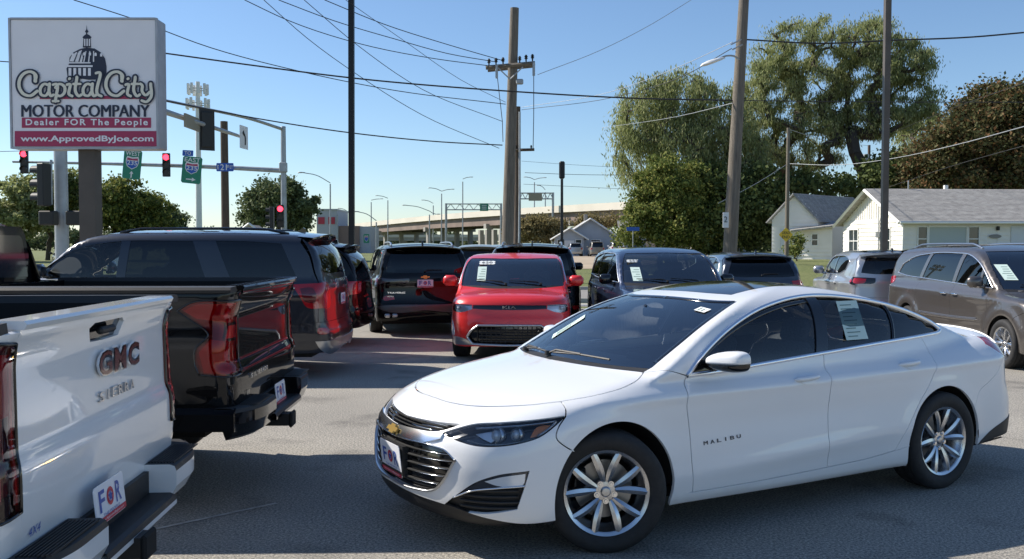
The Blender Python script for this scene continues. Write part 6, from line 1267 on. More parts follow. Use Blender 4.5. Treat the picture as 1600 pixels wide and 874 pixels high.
    for xs_ in ([(.62, .80), (1.30, .88), (1.47, .90), (1.47, .30), (1.42, .30)]+arc(*fa, fr+.015, -5, 135, 14), [(1.5, .90), (3.6, .98), (3.55, .70), (3.30, .42), (3.24, .31), (1.56, .29)]):
        c_ = b.solve('side', xs_+[xs_[0]]); panel(b, 'gap_light_block', 'side', [c_], 'liner', t, sp=.15, off=-.04, depth=0, gap=0, mirror='pair')  # added dark sheets: stop sun leaking through door and fender gaps, blacken them
    panel(b, 'hood_light_block', 'top', [b.solve('top', catmull([(.35, 0), (.40, .35), (.62, .66), (1.0, .74), (1.2, .70), (1.1, .3), (1.08, 0)], .04)), b.solve('top', [(.9, 0), (.6, 0)])], 'liner', t, sp=.15, off=-.05, depth=0, gap=0)  # added unseen sheet under the hood, keeps light out of its gaps
    # wheels, floor, cabin
    under(b, t, .35, 4.4, [(fa[0], fa[1], fr), (ra[0], ra[1], rr)], z=.21)
    MB().box((.92, 0, .47), (.95, 1.05, .5)).done('bulkhead_block', 'liner', t); MB().box((4.3, 0, .62), (.7, 1.3, .5)).done('bulkhead_block', 'liner', t)  # front box enlarged to block sun leaking out under the car
    for s_ in (-1, 1):
        wheel(t, .965, s_*.795, .343, .237, .225, 'twin5', R(-24), s_); wheel(t, 3.785, s_*.795, .343, .237, .225, 'twin5', 0, s_)
    for y_ in (-.37, .37): seat(t, 2.35, y_, .38); seat(t, 3.15, y_, .42, w=.55, h=.52)
    steering(t, 1.98, -.37, .86)
    MB().box((1.62, 0, .84), (.62, 1.42, .18), bevel=.07).box((1.95, 0, .70), (.25, 1.40, .26), bevel=.06).box((1.80, .0, .90), (.04, .26, .15), bevel=.015).box((1.85, -.37, .93), (.14, .34, .05), bevel=.02).done('dashboard', 'dash', t, smooth=40)
    MB().box((2.6, 0, .34), (2.2, 1.3, .1)).box((3.85, 0, .9), (.5, 1.1, .04)).done('cabin_floor', 'liner', t)
    MB().tube([(1.85, 0, 1.30), (1.90, 0, 1.27)], .012, 6).box((1.93, 0, 1.25), (.03, .24, .065), bevel=.012).done('rear_view_mirror', 'gloss_black', t)
    zz = lambda x, y: b.solve('top', [(x, abs(y))])[0]*np.array([1, np.sign(y) or 1, 1])+np.array([0, 0, .012])
    wiper(t, zz(1.15, .12), zz(1.24, -.46)); wiper(t, zz(1.20, .50), zz(1.15, .16)+np.array([.02, 0, 0]))
    sticker(b, wsg, 'top', (1.53, .46), .27, .075, 'paper', 1, shear=.03, inside=.012, name='windshield_sticker', lines=3)
    sticker(b, wsg, 'top', (1.93, .50), .06, .10, 'paper_white', -1, shear=.0, inside=.012, name='windshield_sticker', lines=2)
    # model lettering on the front door
    P0, A, U, N = frame_at(b, b.solve('side', [(1.745, .555)])[0], -1)
    A = np.array([1., 0, .055]); A -= N*A.dot(N); A /= np.linalg.norm(A); U = np.cross(N, A)
    for k, ch in enumerate('MALIBU'): lettering('badge_letter', ch, P0+A*(k-2.5)*.051+N*.003, A, U, 'alloy_dark', t, fit=(.030 if ch != 'I' else .006, .022), depth=.002)
    return t
def UG_closed(b, cs):
    """half-grille opening closed along the centreline"""
    a, z0 = cs[0][0], cs[-1][-1]
    c = b.solve('front', np.stack([np.zeros(8), np.linspace(z0[2], a[2], 8)], 1)); return list(cs)+[c]
mat('recess_white', (.80, .81, .82), .35, 0, 1.0)  # plain white for the handle recess, slightly paler than the body paint
build_sedan()
# ---------------------------------------------------------------- generic wagon / SUV / van builder
def mkbody(L, Wd, H, hood=.95, cowl=(1.25, 1.08), hdr=1.95, belt=1.08, rtop=None, tumble=.15, low=.2, rearbelt=None, tailin=.10, **k):
    w = Wd/2; rtop = rtop or L-.45; rb = rearbelt or belt+.04
    d = dict(L=L, Wx=[(0, .90*w), (.4, .945*w), (1.1, .98*w), (L/2, w), (L-1.1, .985*w), (L-.3, .95*w), (L, .93*w)],
        Wz=[(.1, -.13), (low, -.05), (low+.18, -.012), (.6, 0), (belt-.22, -.004), (belt-.10, -.018), (belt, -.05), (belt+.10, -.12), (belt+.4, -.4)],
        Xf=[(.10, .20), (.2, .09), (.3, .02), (.5, 0), (.7, .012), (hood-.15, .05), (hood-.05, .10), (hood+.03, .22), (hood+.15, .5)],
        Xr=[(.15, L-.2), (.28, L-.06), (.42, L-.005), (.58, L), (.68, L-.03), (.85, L-.05), (rb, L-.06-.3*tailin), (rb+.2, L-.2)],
        Zt=[(0, hood-.05), (.15, hood-.01), (.5, hood+.03), (cowl[0]-.1, cowl[1]-.02), (cowl[0]+.3, belt+.0), (L-.8, rb), (L, rb)],
        Zb=[(-.2, low), (.5, low-.02), (L-.5, low), (L, low+.01)],
        Xw=[(cowl[1]-.2, cowl[0]-.3), (cowl[1], cowl[0]), ((cowl[1]+H)/2-.03, (cowl[0]+hdr)/2-.03), (H-.09, hdr), (H-.02, hdr+.3), (H+.1, hdr+.8)],
        Xb=[(rb-.3, L-.05), (rb, L-.08), ((rb+H)/2, (L-.08+rtop)/2+.05), (H-.12, rtop+.03), (H, rtop-.1)],
        Zr=[(hdr-.4, H-.13), (hdr, H-.045), (hdr+.6, H-.005), ((hdr+rtop)/2+.3, H), (rtop, H-.04), (rtop+.5, H-.10)],
        Gx=[(cowl[0]-.1, .86*w), (cowl[0]+.6, .905*w), (L/2, .915*w), (rtop, .88*w), (L, .82*w)],
        Gz=[(belt-.3, .03), (belt, 0), ((belt+H)/2, -.42*tumble), (H-.05, -tumble), (H+.05, -tumble*1.35)],
        k_corner=.24, k_rear=.16, k_top=.12, k_roof=.14, k_glass=.04, k_green=.04, bow_f=.24, bow_r=.10, bow_ws=.22, bow_bl=.10, nws=.6, nbl=.9, gmin=belt-.15, rcrown=.035, crown=.035)
    aw = k.pop('arches', ((.95, .37), (L-1.05, .37))); flare = k.pop('flare', .015); cr_ = k.pop('crease', None)
    def ex(x, z):
        e = 0*x
        for xa, ra in aw: e = e+flare*gauss(np.sqrt((x-xa)**2+(z-.36)**2)-ra-.06, .09)
        if cr_: e = e+cr_[1]*gauss(z-cr_[0]-.01*(x-1), .05)-.010*gauss(z-cr_[0]+.2, .11)*gauss(x-L/2, 1.4)
        return e
    d['extra'] = ex; d.update(k); b = Body(**d); b.H, b.belt, b.w, b.rb = H, belt, w, rb; b.hdr, b.cowl, b.rtop, b.hood, b.low, b.aw = hdr, cowl, rtop, hood, low, aw
    return b
def suv(b, t, S):
    L, H, w, belt = b.L, b.H, b.w, b.belt; D = dict(sp=.06, paint='black_paint', roofpaint=None, glass='glass_dark', glassf='glass_tint', shield='glass_shield', clad=True, rails=True, rail_m='satin',
        wheel='five', fin='alloy', wr=.36, rim=.245, seats=True, lampf=True, chrome_dlo=True, vlod=1, az=.36, plate=False, spoiler=True, wiper=True, lod=1, stickers=(), antenna=True, handles=True, rearlamp=None)
    D.update(S); S = D; P = S['paint']; sp = S['sp']; Cc = b.C; st = .02 if S['lod'] else .07
    def C(dom, pts): return b.C(dom, pts, st)
    def N_(dom, pts): return NP(b, dom, pts, st)
    cx, cz = b.cowl; hx = S.get('hood_x', .22); (xf, rf), (xr, rr) = b.aw; az = S['az']
    # ---- shared curves
    hy = S.get('hood_y', .80*w)
    hoodA = N_('top', [(hx, 0, 0), (hx+.02, .35*w, 0), (hx+.10, .62*w, 0), (hx+.26, hy, 0)])
    wq = S.get('wq', .82)
    hoodB = N_('top', [(hx+.26, hy, 0), (cx*.6, .83*w, 0), (cx-.05, (wq+.005)*w, 0), (cx+.12, (wq-.02)*w, 0)])
    bw = b.bow_ws
    cowlF = C('top', [(cx+.12, (wq-.02)*w), (cx+.0, .5*w), (cx-.07, .25*w), (cx-.09, 0)])
    tcy = S.get('ws_top_y', .66*w); hdr = b.hdr+.02
    wsB = C('top', [(cx+.02, 0), (cx+.02+bw*.06*w, .25*w), (cx+.03+bw*.3*w*w, .55*w), (cx+.05+bw*.62*w*w, wq*w)])
    wsS = C('top', [wsB[-1][:2], ((wsB[-1][0]+hdr+.1)/2, (wq*w+tcy)/2+.03), (hdr+.10, tcy)])
    wsH = C('top', [(hdr+.10, tcy), (hdr+.04, .45*w), (hdr+.0, .22*w), (hdr, 0)])
    dT, dB = S['dlo_top'], S['dlo_bot']                    # side-view lists, front tip to rear tip, both share end points
    dloT, dloB = C('side', dT), C('side', dB); dloT[0] = dloB[0]; 
    rearL = b.seg(dloT[-1], dloB[-1], 'side', 8)
    fT = b.seg(hoodB[-1], dloT[0], 'cyl', 8); fT2 = b.seg(wsB[-1], hoodB[-1], 'cyl', 4)
    sill = S.get('sill', b.low+.10); A = np.degrees
    x1 = S['doors'][0]; xm = S['doors'][1]; xe = S['doors'][2]
    doorF = C('side', [dT[0], (x1, belt-.2), (x1+.02, .6), (x1+.03, sill)])
    iM = int(np.argmin(np.abs(dloB[:, 0]-xm))); doorM = C('side', [(dloB[iM][0], dloB[iM][2]), (xm, .7), (xm-.01, sill)]); doorM[0] = dloB[iM]
    iE = int(np.argmin(np.abs(dloB[:, 0]-xe))); th = math.radians(S.get('rd_ang', 140)); ex_, ez_ = xr+(rr+.05)*math.cos(th), az+(rr+.05)*math.sin(th)
    xs = xr-rr-.04
    doorR = C('side', [(dloB[iE][0], dloB[iE][2]), (xe, belt-.2), (min(xe, ex_+.12), ez_+.12), (ex_, ez_), (xs, az+.08), (xs-.02, sill)]); doorR[0] = dloB[iE]
    sm0 = (hx+.26, hy); fang = S.get('fb_ang', 128)
    fa_pt = (xf+rf*math.cos(R(fang)), az+rf*math.sin(R(fang)))
    seam = N_('nose', [tuple(hoodA[-1]), (hx+.22, .93*w, b.hood-.12), (fa_pt[0]-.04, .97*w, fa_pt[1]+.05), (fa_pt[0], .97*w, fa_pt[1])])
    archF1 = C('side', arc(xf, az, rf, fang, -14, 20)); seam[-1] = archF1[0]
    fb = (archF1[-1][0], archF1[-1][2]); fbot = C('side', [(x1+.03, sill), fb])
    archF0 = NP(b, 'nose', C('side', arc(xf, az, rf, fang, 196, 10)), st)
    bot = N_('nose', [tuple(archF0[-1]), (xf-.55, .80*w, b.low+.02), (.12, .45*w, b.low+.03), (.04, 0, b.low+.03)])
    cen = b.solve('front', np.stack([np.zeros(14), np.linspace(bot[-1][2], hoodA[0][2], 14)], 1))
    rang = S.get('rb_ang', 50); ra_pt = (xr+rr*math.cos(R(rang)), az+rr*math.sin(R(rang)))
    archR = C('side', arc(xr, az, rr, 187, rang, 24))
    xE = S.get('edge', L-.14); bz = S.get('bump_z', .72)          # rear corner line and bumper top height
    bumpS = C('side', [ra_pt, ((ra_pt[0]+xE)/2, bz-.03), (xE, bz)]); bumpS[0] = archR[-1]
    xR = min(b.rtop, xE)                                    # roof rear edge
    edge = C('side', [(xE, bz), (xE, (bz+belt)/2), (xE-.01, belt-.02)])
    dpl = S.get('dpillar', [(xE-.01, belt-.02), (xE-.05, belt+.06), ((xE+xR)/2-.06, (belt+H)/2), (xR-.09, H-.17)])
    edge2 = C('side', dpl); edge = np.vstack([edge, edge2[1:]])
    ey = float(edge[-1][1]); roofR = C('top', [(edge[-1][0], ey*.97), (xR-.04, ey*.75), (xR, ey*.4), (xR+.01, 0)])
    roofR = np.vstack([edge[-1:], roofR[1:]])
    rc = b.solve('top', np.stack([np.linspace(xR+.01, hdr, 30), np.zeros(30)], 1))
    rocker_b = C('side', [(xr-rr-.01, b.low+.01), (L/2, b.low+.0), (fb[0], b.low+.01)])
    # ---- panels
    panel(b, 'hood', 'top', [hoodA, hoodB, cowlF, b.solve('top', np.stack([np.linspace(cx-.09, hx, 14), np.zeros(14)], 1))], P, t, sp=sp)
    panel(b, 'cowl', 'top', [cowlF[::-1], b.seg(hoodB[-1], wsB[-1], 'top', 3), wsB[::-1]], 'trim_black', t, sp=.1, off=-.004, gap=0)
    panel(b, 'fender', 'cyl', [hoodB, fT, doorF, fbot, archF1[::-1], seam[::-1]], P, t, sp=sp, mirror='pair')
    corner = [rc, wsH[::-1], wsS[::-1], fT2, fT, dloT, rearL, dloB[iE:][::-1], doorR, C('side', [(xs-.02, sill), (archR[0][0], archR[0][2])]), archR, bumpS, edge, roofR]
    rr_ = panel(b, 'body_shell', 'cyl', corner, P, t, sp=sp, gap=.001)
    if S['roofpaint']: pass
    fholes = S.get('front_holes', {}); H_ = []
    fcur = {}
    for nm, (dom, loops, m, off) in fholes.items():
        cs = [b.C(dom, l, st) if dom == 'front' else NP(b, 'nose', l, st) for l in loops]
        if dom == 'front' and abs(loops[0][0][0]) < 1e-6:
            z0, z1 = cs[-1][-1][2], cs[0][0][2]; cs.append(b.solve('front', np.stack([np.zeros(6), np.linspace(z0, z1, 6)], 1)))
        fcur[nm] = (cs, dom, m, off); H_.append(cs)
    panel(b, 'front_bumper', 'nose', [cen, hoodA, seam, archF0, bot], S.get('fb_paint', P), t, holes=H_, sp=sp*.8)
    fo = {}
    for nm, (cs, dom, m, off) in fcur.items():
        if nm.startswith('headlight'):
            for sd in ('left', 'right'):
                o = inset(b, 'headlight', 'nose', cs, m, t, off=-.04, sp=.06, mirror=sd); panel(b, 'lens', 'nose', cs, 'lens_clear', o, sp=.08, depth=.008, mirror=sd)
                cc = np.vstack(cs).mean(0); c = NP(b, 'nose', [tuple(cc), tuple(cc+[.001, 0, 0])])[0]; n_ = b.normal(c[None])[0]*.4+np.array([-.6, 0, 0]); n_ /= np.linalg.norm(n_)
                for dy, r in S.get('bulbs', ((-.05, .042), (.06, .034))):
                    rot = Vector(n_).to_track_quat('Z', 'Y').to_matrix(); q = MB(); q.lathe([(.0001, r*.6), (r*.5, r*.5), (r*.9, .1*r), (r, -.02)], n=14, M3=rot)
                    V = q.V[0]+c+np.array([abs(dy)*.3, dy, 0])-n_*.03; Mr = np.array([1, -1, 1.]) if sd == 'left' else 1; mk('projector', V*Mr, q.F, 'ice', o, smooth=True)
                fo.setdefault(nm, []).append(o)
        else: fo[nm] = inset(b, nm, dom, cs, m, t, off=off, sp=.07)
    # doors
    rock_m = 'trim_black' if S['clad'] else P
    for sd in ('left', 'right'):
        d1 = panel(b, 'door', 'side', [dloB[:iM+1], doorM, C('side', [(xm-.01, sill), (x1+.03, sill)]), doorF[::-1]], P, t, sp=sp, mirror=sd)
        d2 = panel(b, 'door', 'side', [dloB[iM:iE+1], doorR, C('side', [(xs-.02, sill), (xm-.01, sill)]), doorM[::-1]], P, t, sp=sp, mirror=sd)
        s_ = -1 if sd == 'left' else 1
        if S['handles']:
            for d, hx_ in ((d1, xm-.16), (d2, min(xe, xr+.1)-.22 if not S.get('slider') else xm+.20)):
                hz = belt-.13; q = b.solve('side', [(hx_-.09+.18*k/8, hz) for k in range(9)])
                q = [(p[0], s_*(p[1]+.008+.028*math.sin(math.pi*k/8)**.5), p[2]) for k, p in enumerate(q)]
                MB().tube(q, [.004]+[.013]*7+[.004], 6).done('handle', S.get('handle_m', P), d, smooth=60)
    panel(b, 'rocker_panel', 'side', [C('side', [(x1+.03, sill), (xs-.02, sill), (archR[0][0], archR[0][2])]), b.seg(archR[0], rocker_b[0], 'side', 3), rocker_b, b.seg(rocker_b[-1], archF1[-1], 'side', 3), fbot[::-1]], rock_m, t, sp=.1, off=.004 if S['clad'] else 0, mirror='pair')
    if S['clad']:
        for xa, ra in b.aw:
            a0_, a1_ = (-14, 196) if xa < L/2 else (-10, 190)
            oc, ic = C('side', arc(xa, az, ra+.055, a0_, a1_, 26)), C('side', arc(xa, az, ra-.002, a1_, a0_, 26))
            try: panel(b, 'arch_trim', 'side', [oc, b.seg(oc[-1], ic[0], 'side', 3), ic, b.seg(ic[-1], oc[0], 'side', 3)], 'trim_black', t, sp=.08, off=.008, depth=.03, gap=0, mirror='pair')
            except Exception as e: print('arch', e)
    # glass
    wc = b.solve('top', np.stack([np.linspace(hdr, cx+.02, 16), np.zeros(16)], 1))
    ws = panel(b, 'windshield', 'top', [wsB, wsS, wsH, wc], S['shield'], t, sp=.08, off=-.005, depth=.01, gap=-.006)
    strip(b, 'windshield_seal', np.vstack([wsS, wsH[1:]]), 'gloss_black', t, .03, .003, off=-.003, mirror='both')
    piv = S['pillars']                                       # (x_bottom, x_top, half width) dividing the side glass
    cuts = []
    for xb_, xt_, hw in piv:
        for q in (-hw, hw):
            i0, i1 = int(np.argmin(np.abs(dloB[:, 0]-xb_-q))), int(np.argmin(np.abs(dloT[:, 0]-xt_-q))); cuts.append((i0, i1))
    wins = []; prev = (0, 0)
    for k in range(len(piv)+1):
        a = prev; e = cuts[2*k] if k < len(piv) else (len(dloB)-1, len(dloT)-1); wins.append((a, e)); 
        if k < len(piv): prev = cuts[2*k+1]
    for sd in ('left', 'right'):
        for k, (a, e) in enumerate(wins):
            cs = [dloT[a[1]:e[1]+1], b.seg(dloT[e[1]], dloB[e[0]], 'side', 6), dloB[a[0]:e[0]+1][::-1]]
            if a != (0, 0): cs.append(b.seg(dloB[a[0]], dloT[a[1]], 'side', 6))
            o = panel(b, 'window' if k < 2 else 'quarter_window', 'side', cs, S['glassf'] if k == 0 else S['glass'], t, sp=.1, off=-.008, gap=-.006, mirror=sd)
        for k in range(len(piv)):
            (a0, a1), (e0, e1) = cuts[2*k], cuts[2*k+1]
            panel(b, 'pillar_trim', 'side', [dloT[a1:e1+1], b.seg(dloT[e1], dloB[e0], 'side', 6), dloB[a0:e0+1][::-1], b.seg(dloB[a0], dloT[a1], 'side', 6)], S.get('pillar_m', 'gloss_black'), t, sp=.08, off=-.001, gap=.001, mirror=sd)
        if S['chrome_dlo']: strip(b, 'window_chrome', np.vstack([dloB]) if S['chrome_dlo'] == 'low' else np.vstack([dloT, rearL[1:], dloB[::-1][1:]]), 'chrome_soft', t, .02, .008, mirror=sd)
    # mirrors
    for s_ in (-1, 1):
        mx, mz = S.get('mirror', (dT[0][0]+.18, belt+.10)); my = float(b.solve('side', [(mx+.05, mz-.06)])[0, 1]); q = MB()
        q.box((mx, s_*(my+.15), mz), (.11, .23, .17), bevel=.045); q.box((mx+.03, s_*(my+.02), mz-.07), (.09, .12, .05), bevel=.015); q.done('mirror', S.get('mirror_m', P), t, smooth=60)
    # ---- rear
    bN = N_('tail', [tuple(archR[-1]), (ra_pt[0]+.05, .97*w, az)]); arx = N_('tail', C('side', arc(xr, az, rr, rang, -10, 8)))
    rbot = N_('tail', [tuple(arx[-1]), (L-.35, .86*w, b.low+.06), (L-.1, .5*w, b.low+.08), (L-.06, 0, b.low+.08)])
    bumpT = N_('tail', [tuple(edge[0]), (L-.08, .75*w, bz), (L, 0, bz)])
    lamp = S['rearlamp'](b) if S['rearlamp'] else None
    rcn = b.solve('rear', np.stack([np.zeros(10), np.linspace(bz, b.low+.08, 10)], 1)); rbot[-1] = rcn[-1]; bumpT[-1] = rcn[0]
    rb_o = panel(b, 'rear_bumper', 'tail', [N_('tail', bumpS), bumpT, rcn, rbot[::-1], arx[::-1]], S.get('rb_paint', P), t, sp=sp)
    # tailgate in the rear domain
    gz1 = S.get('gate_top', H-.09); wy, wz0, wz1, wyt = S['rwin']      # rear window: half width bottom, z bottom, z top, half width top
    tg = [b.solve('tail', b.uv('tail', bumpT[::-1])), ]
    ed = edge; top = roofR
    holes = []
    rw = [b.C('rear', [(0, wz0), (wy*.7, wz0+.0), (wy, wz0+.02)], st), b.C('rear', [(wy, wz0+.02), (wy*.99, wz0+.06), ((wy+wyt)/2+.01, (wz0+wz1)/2), (wyt, wz1-.03)], st), b.C('rear', [(wyt, wz1-.03), (wyt*.95, wz1-.005), (wyt*.6, wz1), (0, wz1)], st)]
    rw.append(b.solve('rear', np.stack([np.zeros(6), np.linspace(wz1, wz0, 6)], 1)))
    holes.append(rw)
    lamps = lamp['gate'] if lamp and 'gate' in lamp else []
    ctr = b.solve('rear', np.stack([np.zeros(20), np.linspace(H-.04-.02, bz, 20)], 1)); zt = float(roofR[-1][2])
    ctr = b.solve('rear', np.stack([np.zeros(20), np.linspace(zt-.03, bz, 20)], 1))
    gt = panel(b, 'tailgate', 'rear', [bumpT[::-1], ed, roofR[:-1], ctr], P, t, holes=holes, sp=sp, gap=.003)
    rg = panel(b, 'rear_window', 'rear', rw, S.get('glassr', S['glass']), t, sp=.1, off=-.003, gap=.002)
    if lamp:
        for nm, m, cs, off in lamp['list']:
            for sd in ('left', 'right'): panel(b, nm, 'tail', cs, m, t, sp=.06, off=off, depth=.03, mirror=sd)
    if S['spoiler']:
        y_ = ey*.93; q = [(xR-.05, 0), (xR+.14, 0), (xR+.10, y_*.7), (xR-.02, y_)]
        V = []; ys = np.linspace(-y_, y_, 17)
        for yy in ys:
            c = 1-(abs(yy)/y_)**3; zt_ = float(b.solve('top', [(xR-.12, min(abs(yy), y_*.97))])[0, 2])
            V += [(xR-.14, yy, zt_+.004), (xR+.06+.09*c, yy, zt_-.015), (xR+.06+.09*c, yy, zt_-.035), (xR-.02, yy, zt_-.075)]
        mk('spoiler', V, [(4*i+j, 4*i+j+1, 4*i+5+j, 4*i+4+j) for i in range(16) for j in range(3)], S.get('spoiler_m', P), t, smooth=False)
    if S['rails']:
        for s_ in (-1, 1):
            x0_, x1_ = S.get('rail_x', (hdr+.35, xR-.25)); pts = []
            for k in range(17):
                x_ = x0_+(x1_-x0_)*k/16; y_ = S.get('rail_y', .60*w); z_ = float(b.solve('top', [(x_, y_)])[0, 2]); u = min(k, 16-k)/2
                pts.append((x_, s_*y_, z_+min(1, u)*.045+.0))
            MB().tube(pts, .018, 8).done('roof_rail', S['rail_m'], t, smooth=60)
    if S['antenna']:
        z_ = float(b.solve('top', [(xR-.25, 0)])[0, 2]); MB().prism([(0, 0), (.13, 0), (.12, .05), (.09, .065)], (xR-.32, -.015, z_-.005), (1, 0, 0), (0, 0, 1), (0, 1, 0), .03).done('antenna', 'gloss_black', t)
    if S['wiper']:
        zz = lambda x, y: b.solve('top', [(x, abs(y))])[0]*np.array([1, np.sign(y) or 1, 1])+np.array([0, 0, .012])
        wiper(t, zz(cx+.08, -.45), zz(cx+.10, .05)); wiper(t, zz(cx+.05, .10), zz(cx+.18, .58))
        q = b.solve('rear', [(0.001, wz0+.03), (.33, wz0+.05)]); wiper(t, q[0]+[.01, 0, 0], q[1]+[.015, 0, 0])
    for s_ in (-1, 1):
        wheel(t, xf, s_*(w-.125), S['wr'], S['rim'], .235, S['wheel'], 0, s_, fin=S['fin'], lod=S['lod']); wheel(t, xr, s_*(w-.125), S['wr'], S['rim'], .235, S['wheel'], 0, s_, fin=S['fin'], lod=S['lod'])
    under(b, t, .4, L-.3, [(xf, az, rf), (xr, az, rr)], z=b.low)
    MB().box((xf+.1, 0, .62), (.75, 1.15, .5)).done('engine_bay', 'liner', t)
    if S['seats']:
        for s_ in (-.37, .37):
            seat(t, cx+.95, s_, .62, m='seat_cloth'); seat(t, cx+1.85, s_, .66, w=.5, h=.55)
        steering(t, cx+.55, -.37, belt-.02); MB().box((cx+.30, 0, belt-.10), (.5, 1.4, .16), bevel=.05).box((cx+.45, 0, belt-.25), (.3, 1.4, .25), bevel=.05).done('dashboard', 'dash', t, smooth=40)
        MB().tube([(hdr-.05, 0, H-.12), (hdr-.05, 0, H-.17)], .012, 6).box((hdr-.06, 0, H-.2), (.03, .24, .07), bevel=.012).done('rear_view_mirror', 'gloss_black', t)
    MB().box((L/2+.3, 0, .5), (L-2.0, 1.25, .1)).done('cabin_floor', 'liner', t)
    b.parts = dict(ws=ws, gate=gt, rw=rg, front=fo, rb=rb_o); return b.parts
def tail_lamp_block(pts, m='lens_red', extra=()):
    def f(b):
        L_ = [('tail_lamp', m, [NP(b, 'tail', pts+[pts[0]])], .006)]
        for e in extra: L_.append((e[0], e[1], [NP(b, 'tail', e[2]+[e[2][0]])], .012))
        return {'list': L_}
    return f
def rear_badge(b, t, s, y, z, size, w_, m='chrome', name='badge_letter'):
    """lettering on the tail, y to the right seen from behind is +y (passenger side)"""
    P = b.solve('rear', [(abs(y)+1e-4, z)])[0]; P[1] = y; P[0] += .012
    return lettering(name, s, P, (0, 1, 0), (0, 0, 1), m, t, fit=(w_, size), depth=.003)
# ---------------------------------------------------------------- the other parked cars
FWD, AWAY, SIDE = R(90), R(-90), 0.0          # facing the camera, facing away, nose to the left
# red hatchback SUV facing the camera
def build_red():
    L = 4.2; b = mkbody(L, 1.80, 1.60, hood=.99, cowl=(.98, 1.07), hdr=1.68, belt=1.07, rtop=4.0, tumble=.13, low=.2, tailin=.04, arches=((.86, .37), (3.43, .37)), bow_f=.20, bow_ws=.16,
        Xf=[(.10, .16), (.2, .07), (.3, .02), (.45, 0), (.62, .015), (.70, .035), (.80, .05), (.88, .08), (.95, .13), (1.02, .26), (1.12, .5)], crown=.05, k_roof=.09, rcrown=.02, Gx=[(.9, .86), (1.6, .87), (2.5, .865), (3.6, .84), (4.2, .80)], Wx=[(0, .85), (.4, .885), (1.1, .90), (2.1, .90), (3.1, .89), (3.9, .87), (4.2, .85)], Gz=[(.8, .03), (1.07, 0), (1.3, -.05), (1.55, -.11), (1.65, -.16)])
    t = thing('parked_car', 'red boxy hatchback facing the camera with white script on its windshield corner', 'car', (-.04, 13.45, 0), R(87.5), 'parked cars')
    F = {'headlight': ('nose', [[(.13, .56, .845), (.2, .70, .85), (.38, .83, .84)], [(.38, .83, .84), (.40, .84, .775), (.3, .77, .735), (.16, .66, .742), (.10, .56, .785)], [(.10, .56, .785), (.13, .56, .845)]], 'ice', -.03),
         'upper_grille': ('front', [[(0, .845), (.54, .84)], [(.54, .84), (.545, .79)], [(.545, .79), (.3, .778), (0, .775)]], 'gloss_black', -.008),
         'lower_grille': ('front', [[(0, .545), (.46, .54)], [(.46, .54), (.56, .46), (.62, .37)], [(.62, .37), (.55, .275), (.5, .265)], [(.5, .265), (0, .255)]], 'gloss_black', -.045)}
    p = suv(b, t, dict(paint='red_paint', sp=.05, dlo_top=[(1.22, 1.10), (1.45, 1.30), (1.75, 1.475), (2.3, 1.52), (3.2, 1.50), (3.65, 1.46)], dlo_bot=[(1.22, 1.10), (2.2, 1.115), (3.2, 1.14), (3.72, 1.20)], doors=(1.22, 2.25, 3.1), pillars=((2.28, 2.33, .05), (3.12, 3.08, .04)),
        clad=True, rails=False, front_holes=F, rwin=(.56, 1.10, 1.46, .50), rearlamp=tail_lamp_block([(4.12, .72, 1.40), (4.05, .82, 1.38), (4.08, .84, .98), (4.14, .74, .96)]), wr=.34, rim=.225, mirror=(1.34, 1.16), hood_x=.20, hood_y=.77, ws_top_y=.70, wq=.90, az=.34, bulbs=((-.06, .034), (.02, .03))))
    g = p['front']['lower_grille']
    fr = np.vstack([b.C('front', c_)[(0 if k_ == 0 else 1):] for k_, c_ in enumerate(([(0, .550), (.462, .546)], [(.462, .546), (.565, .465), (.628, .372)], [(.628, .372), (.55, .268)], [(.55, .268), (0, .252)]))])
    strip(b, 'grille_frame', fr, 'satin', g, .035, .02, off=.004, mirror='both')
    for z in (.30, .345, .39, .435, .48): strip(b, 'grille_bar', b.C('front', [(0, z), (.45, z)]), 'trim_black', g, .022, .012, off=-.03, mirror='both')
    for y in np.arange(.06, .5, .07): strip(b, 'grille_rib', b.C('front', [(y, .27), (y, .53)]), 'trim_black', g, .014, .010, off=-.028, mirror='pair')
    panel(b, 'skid_trim', 'nose', [NP(b, 'nose', [(.16, .60, .34), (.2, .68, .36), (.38, .80, .37)]), NP(b, 'nose', [(.38, .80, .37), (.42, .80, .25)]), NP(b, 'nose', [(.42, .80, .25), (.22, .62, .25), (.1, .4, .255), (.04, 0, .255)]), b.solve('front', [(0, .255), (0, .27)]), NP(b, 'nose', [(.04, 0, .27), (.1, .50, .275), (.16, .60, .34)])], 'satin', t, sp=.07, off=.008, gap=0)
    panel(b, 'corner_lamp', 'nose', [NP(b, 'nose', [(.35, .84, .60), (.36, .84, .38), (.30, .81, .38), (.30, .80, .52), (.35, .84, .60)])], 'ice', t, sp=.05, off=.006, mirror='pair')
    P = b.solve('front', [(.0001, .812)])[0]; lettering('badge_letter', 'KIA', P+[-.012, 0, 0], (0, -1, 0), (0, 0, 1), 'chrome', t, fit=(.20, .042), depth=.004)
    V, Fs = textmesh('\u25c6', .1) if 0 else (None, None)
    # stickers on the windshield (image left = passenger side)
    sticker(b, p['ws'], 'front', (.50, 1.27), .14, .22, 'paper', 1, inside=.006, name='windshield_sticker', lines=5)
    c = b.solve('front', [(.43, 1.44)])[0]; N = b.normal(c[None])[0]; A = np.array([0, -1, 0.]); U = np.cross(N, A); q = MB()
    for k in range(8):
        ox, oy = ((k % 4)-1.5)*.06, (k//4-.5)*.055; q.prism(disc_poly(10, .042, .034), c+A*ox+U*oy+N*(.002+.0003*k), A, U, N, .001)
    o = q.done('price_cloud', 'paper_white', p['ws']); lettering('price_text', '620', c+N*.008, A, U, 'print_black', o, fit=(.17, .06))
    return t
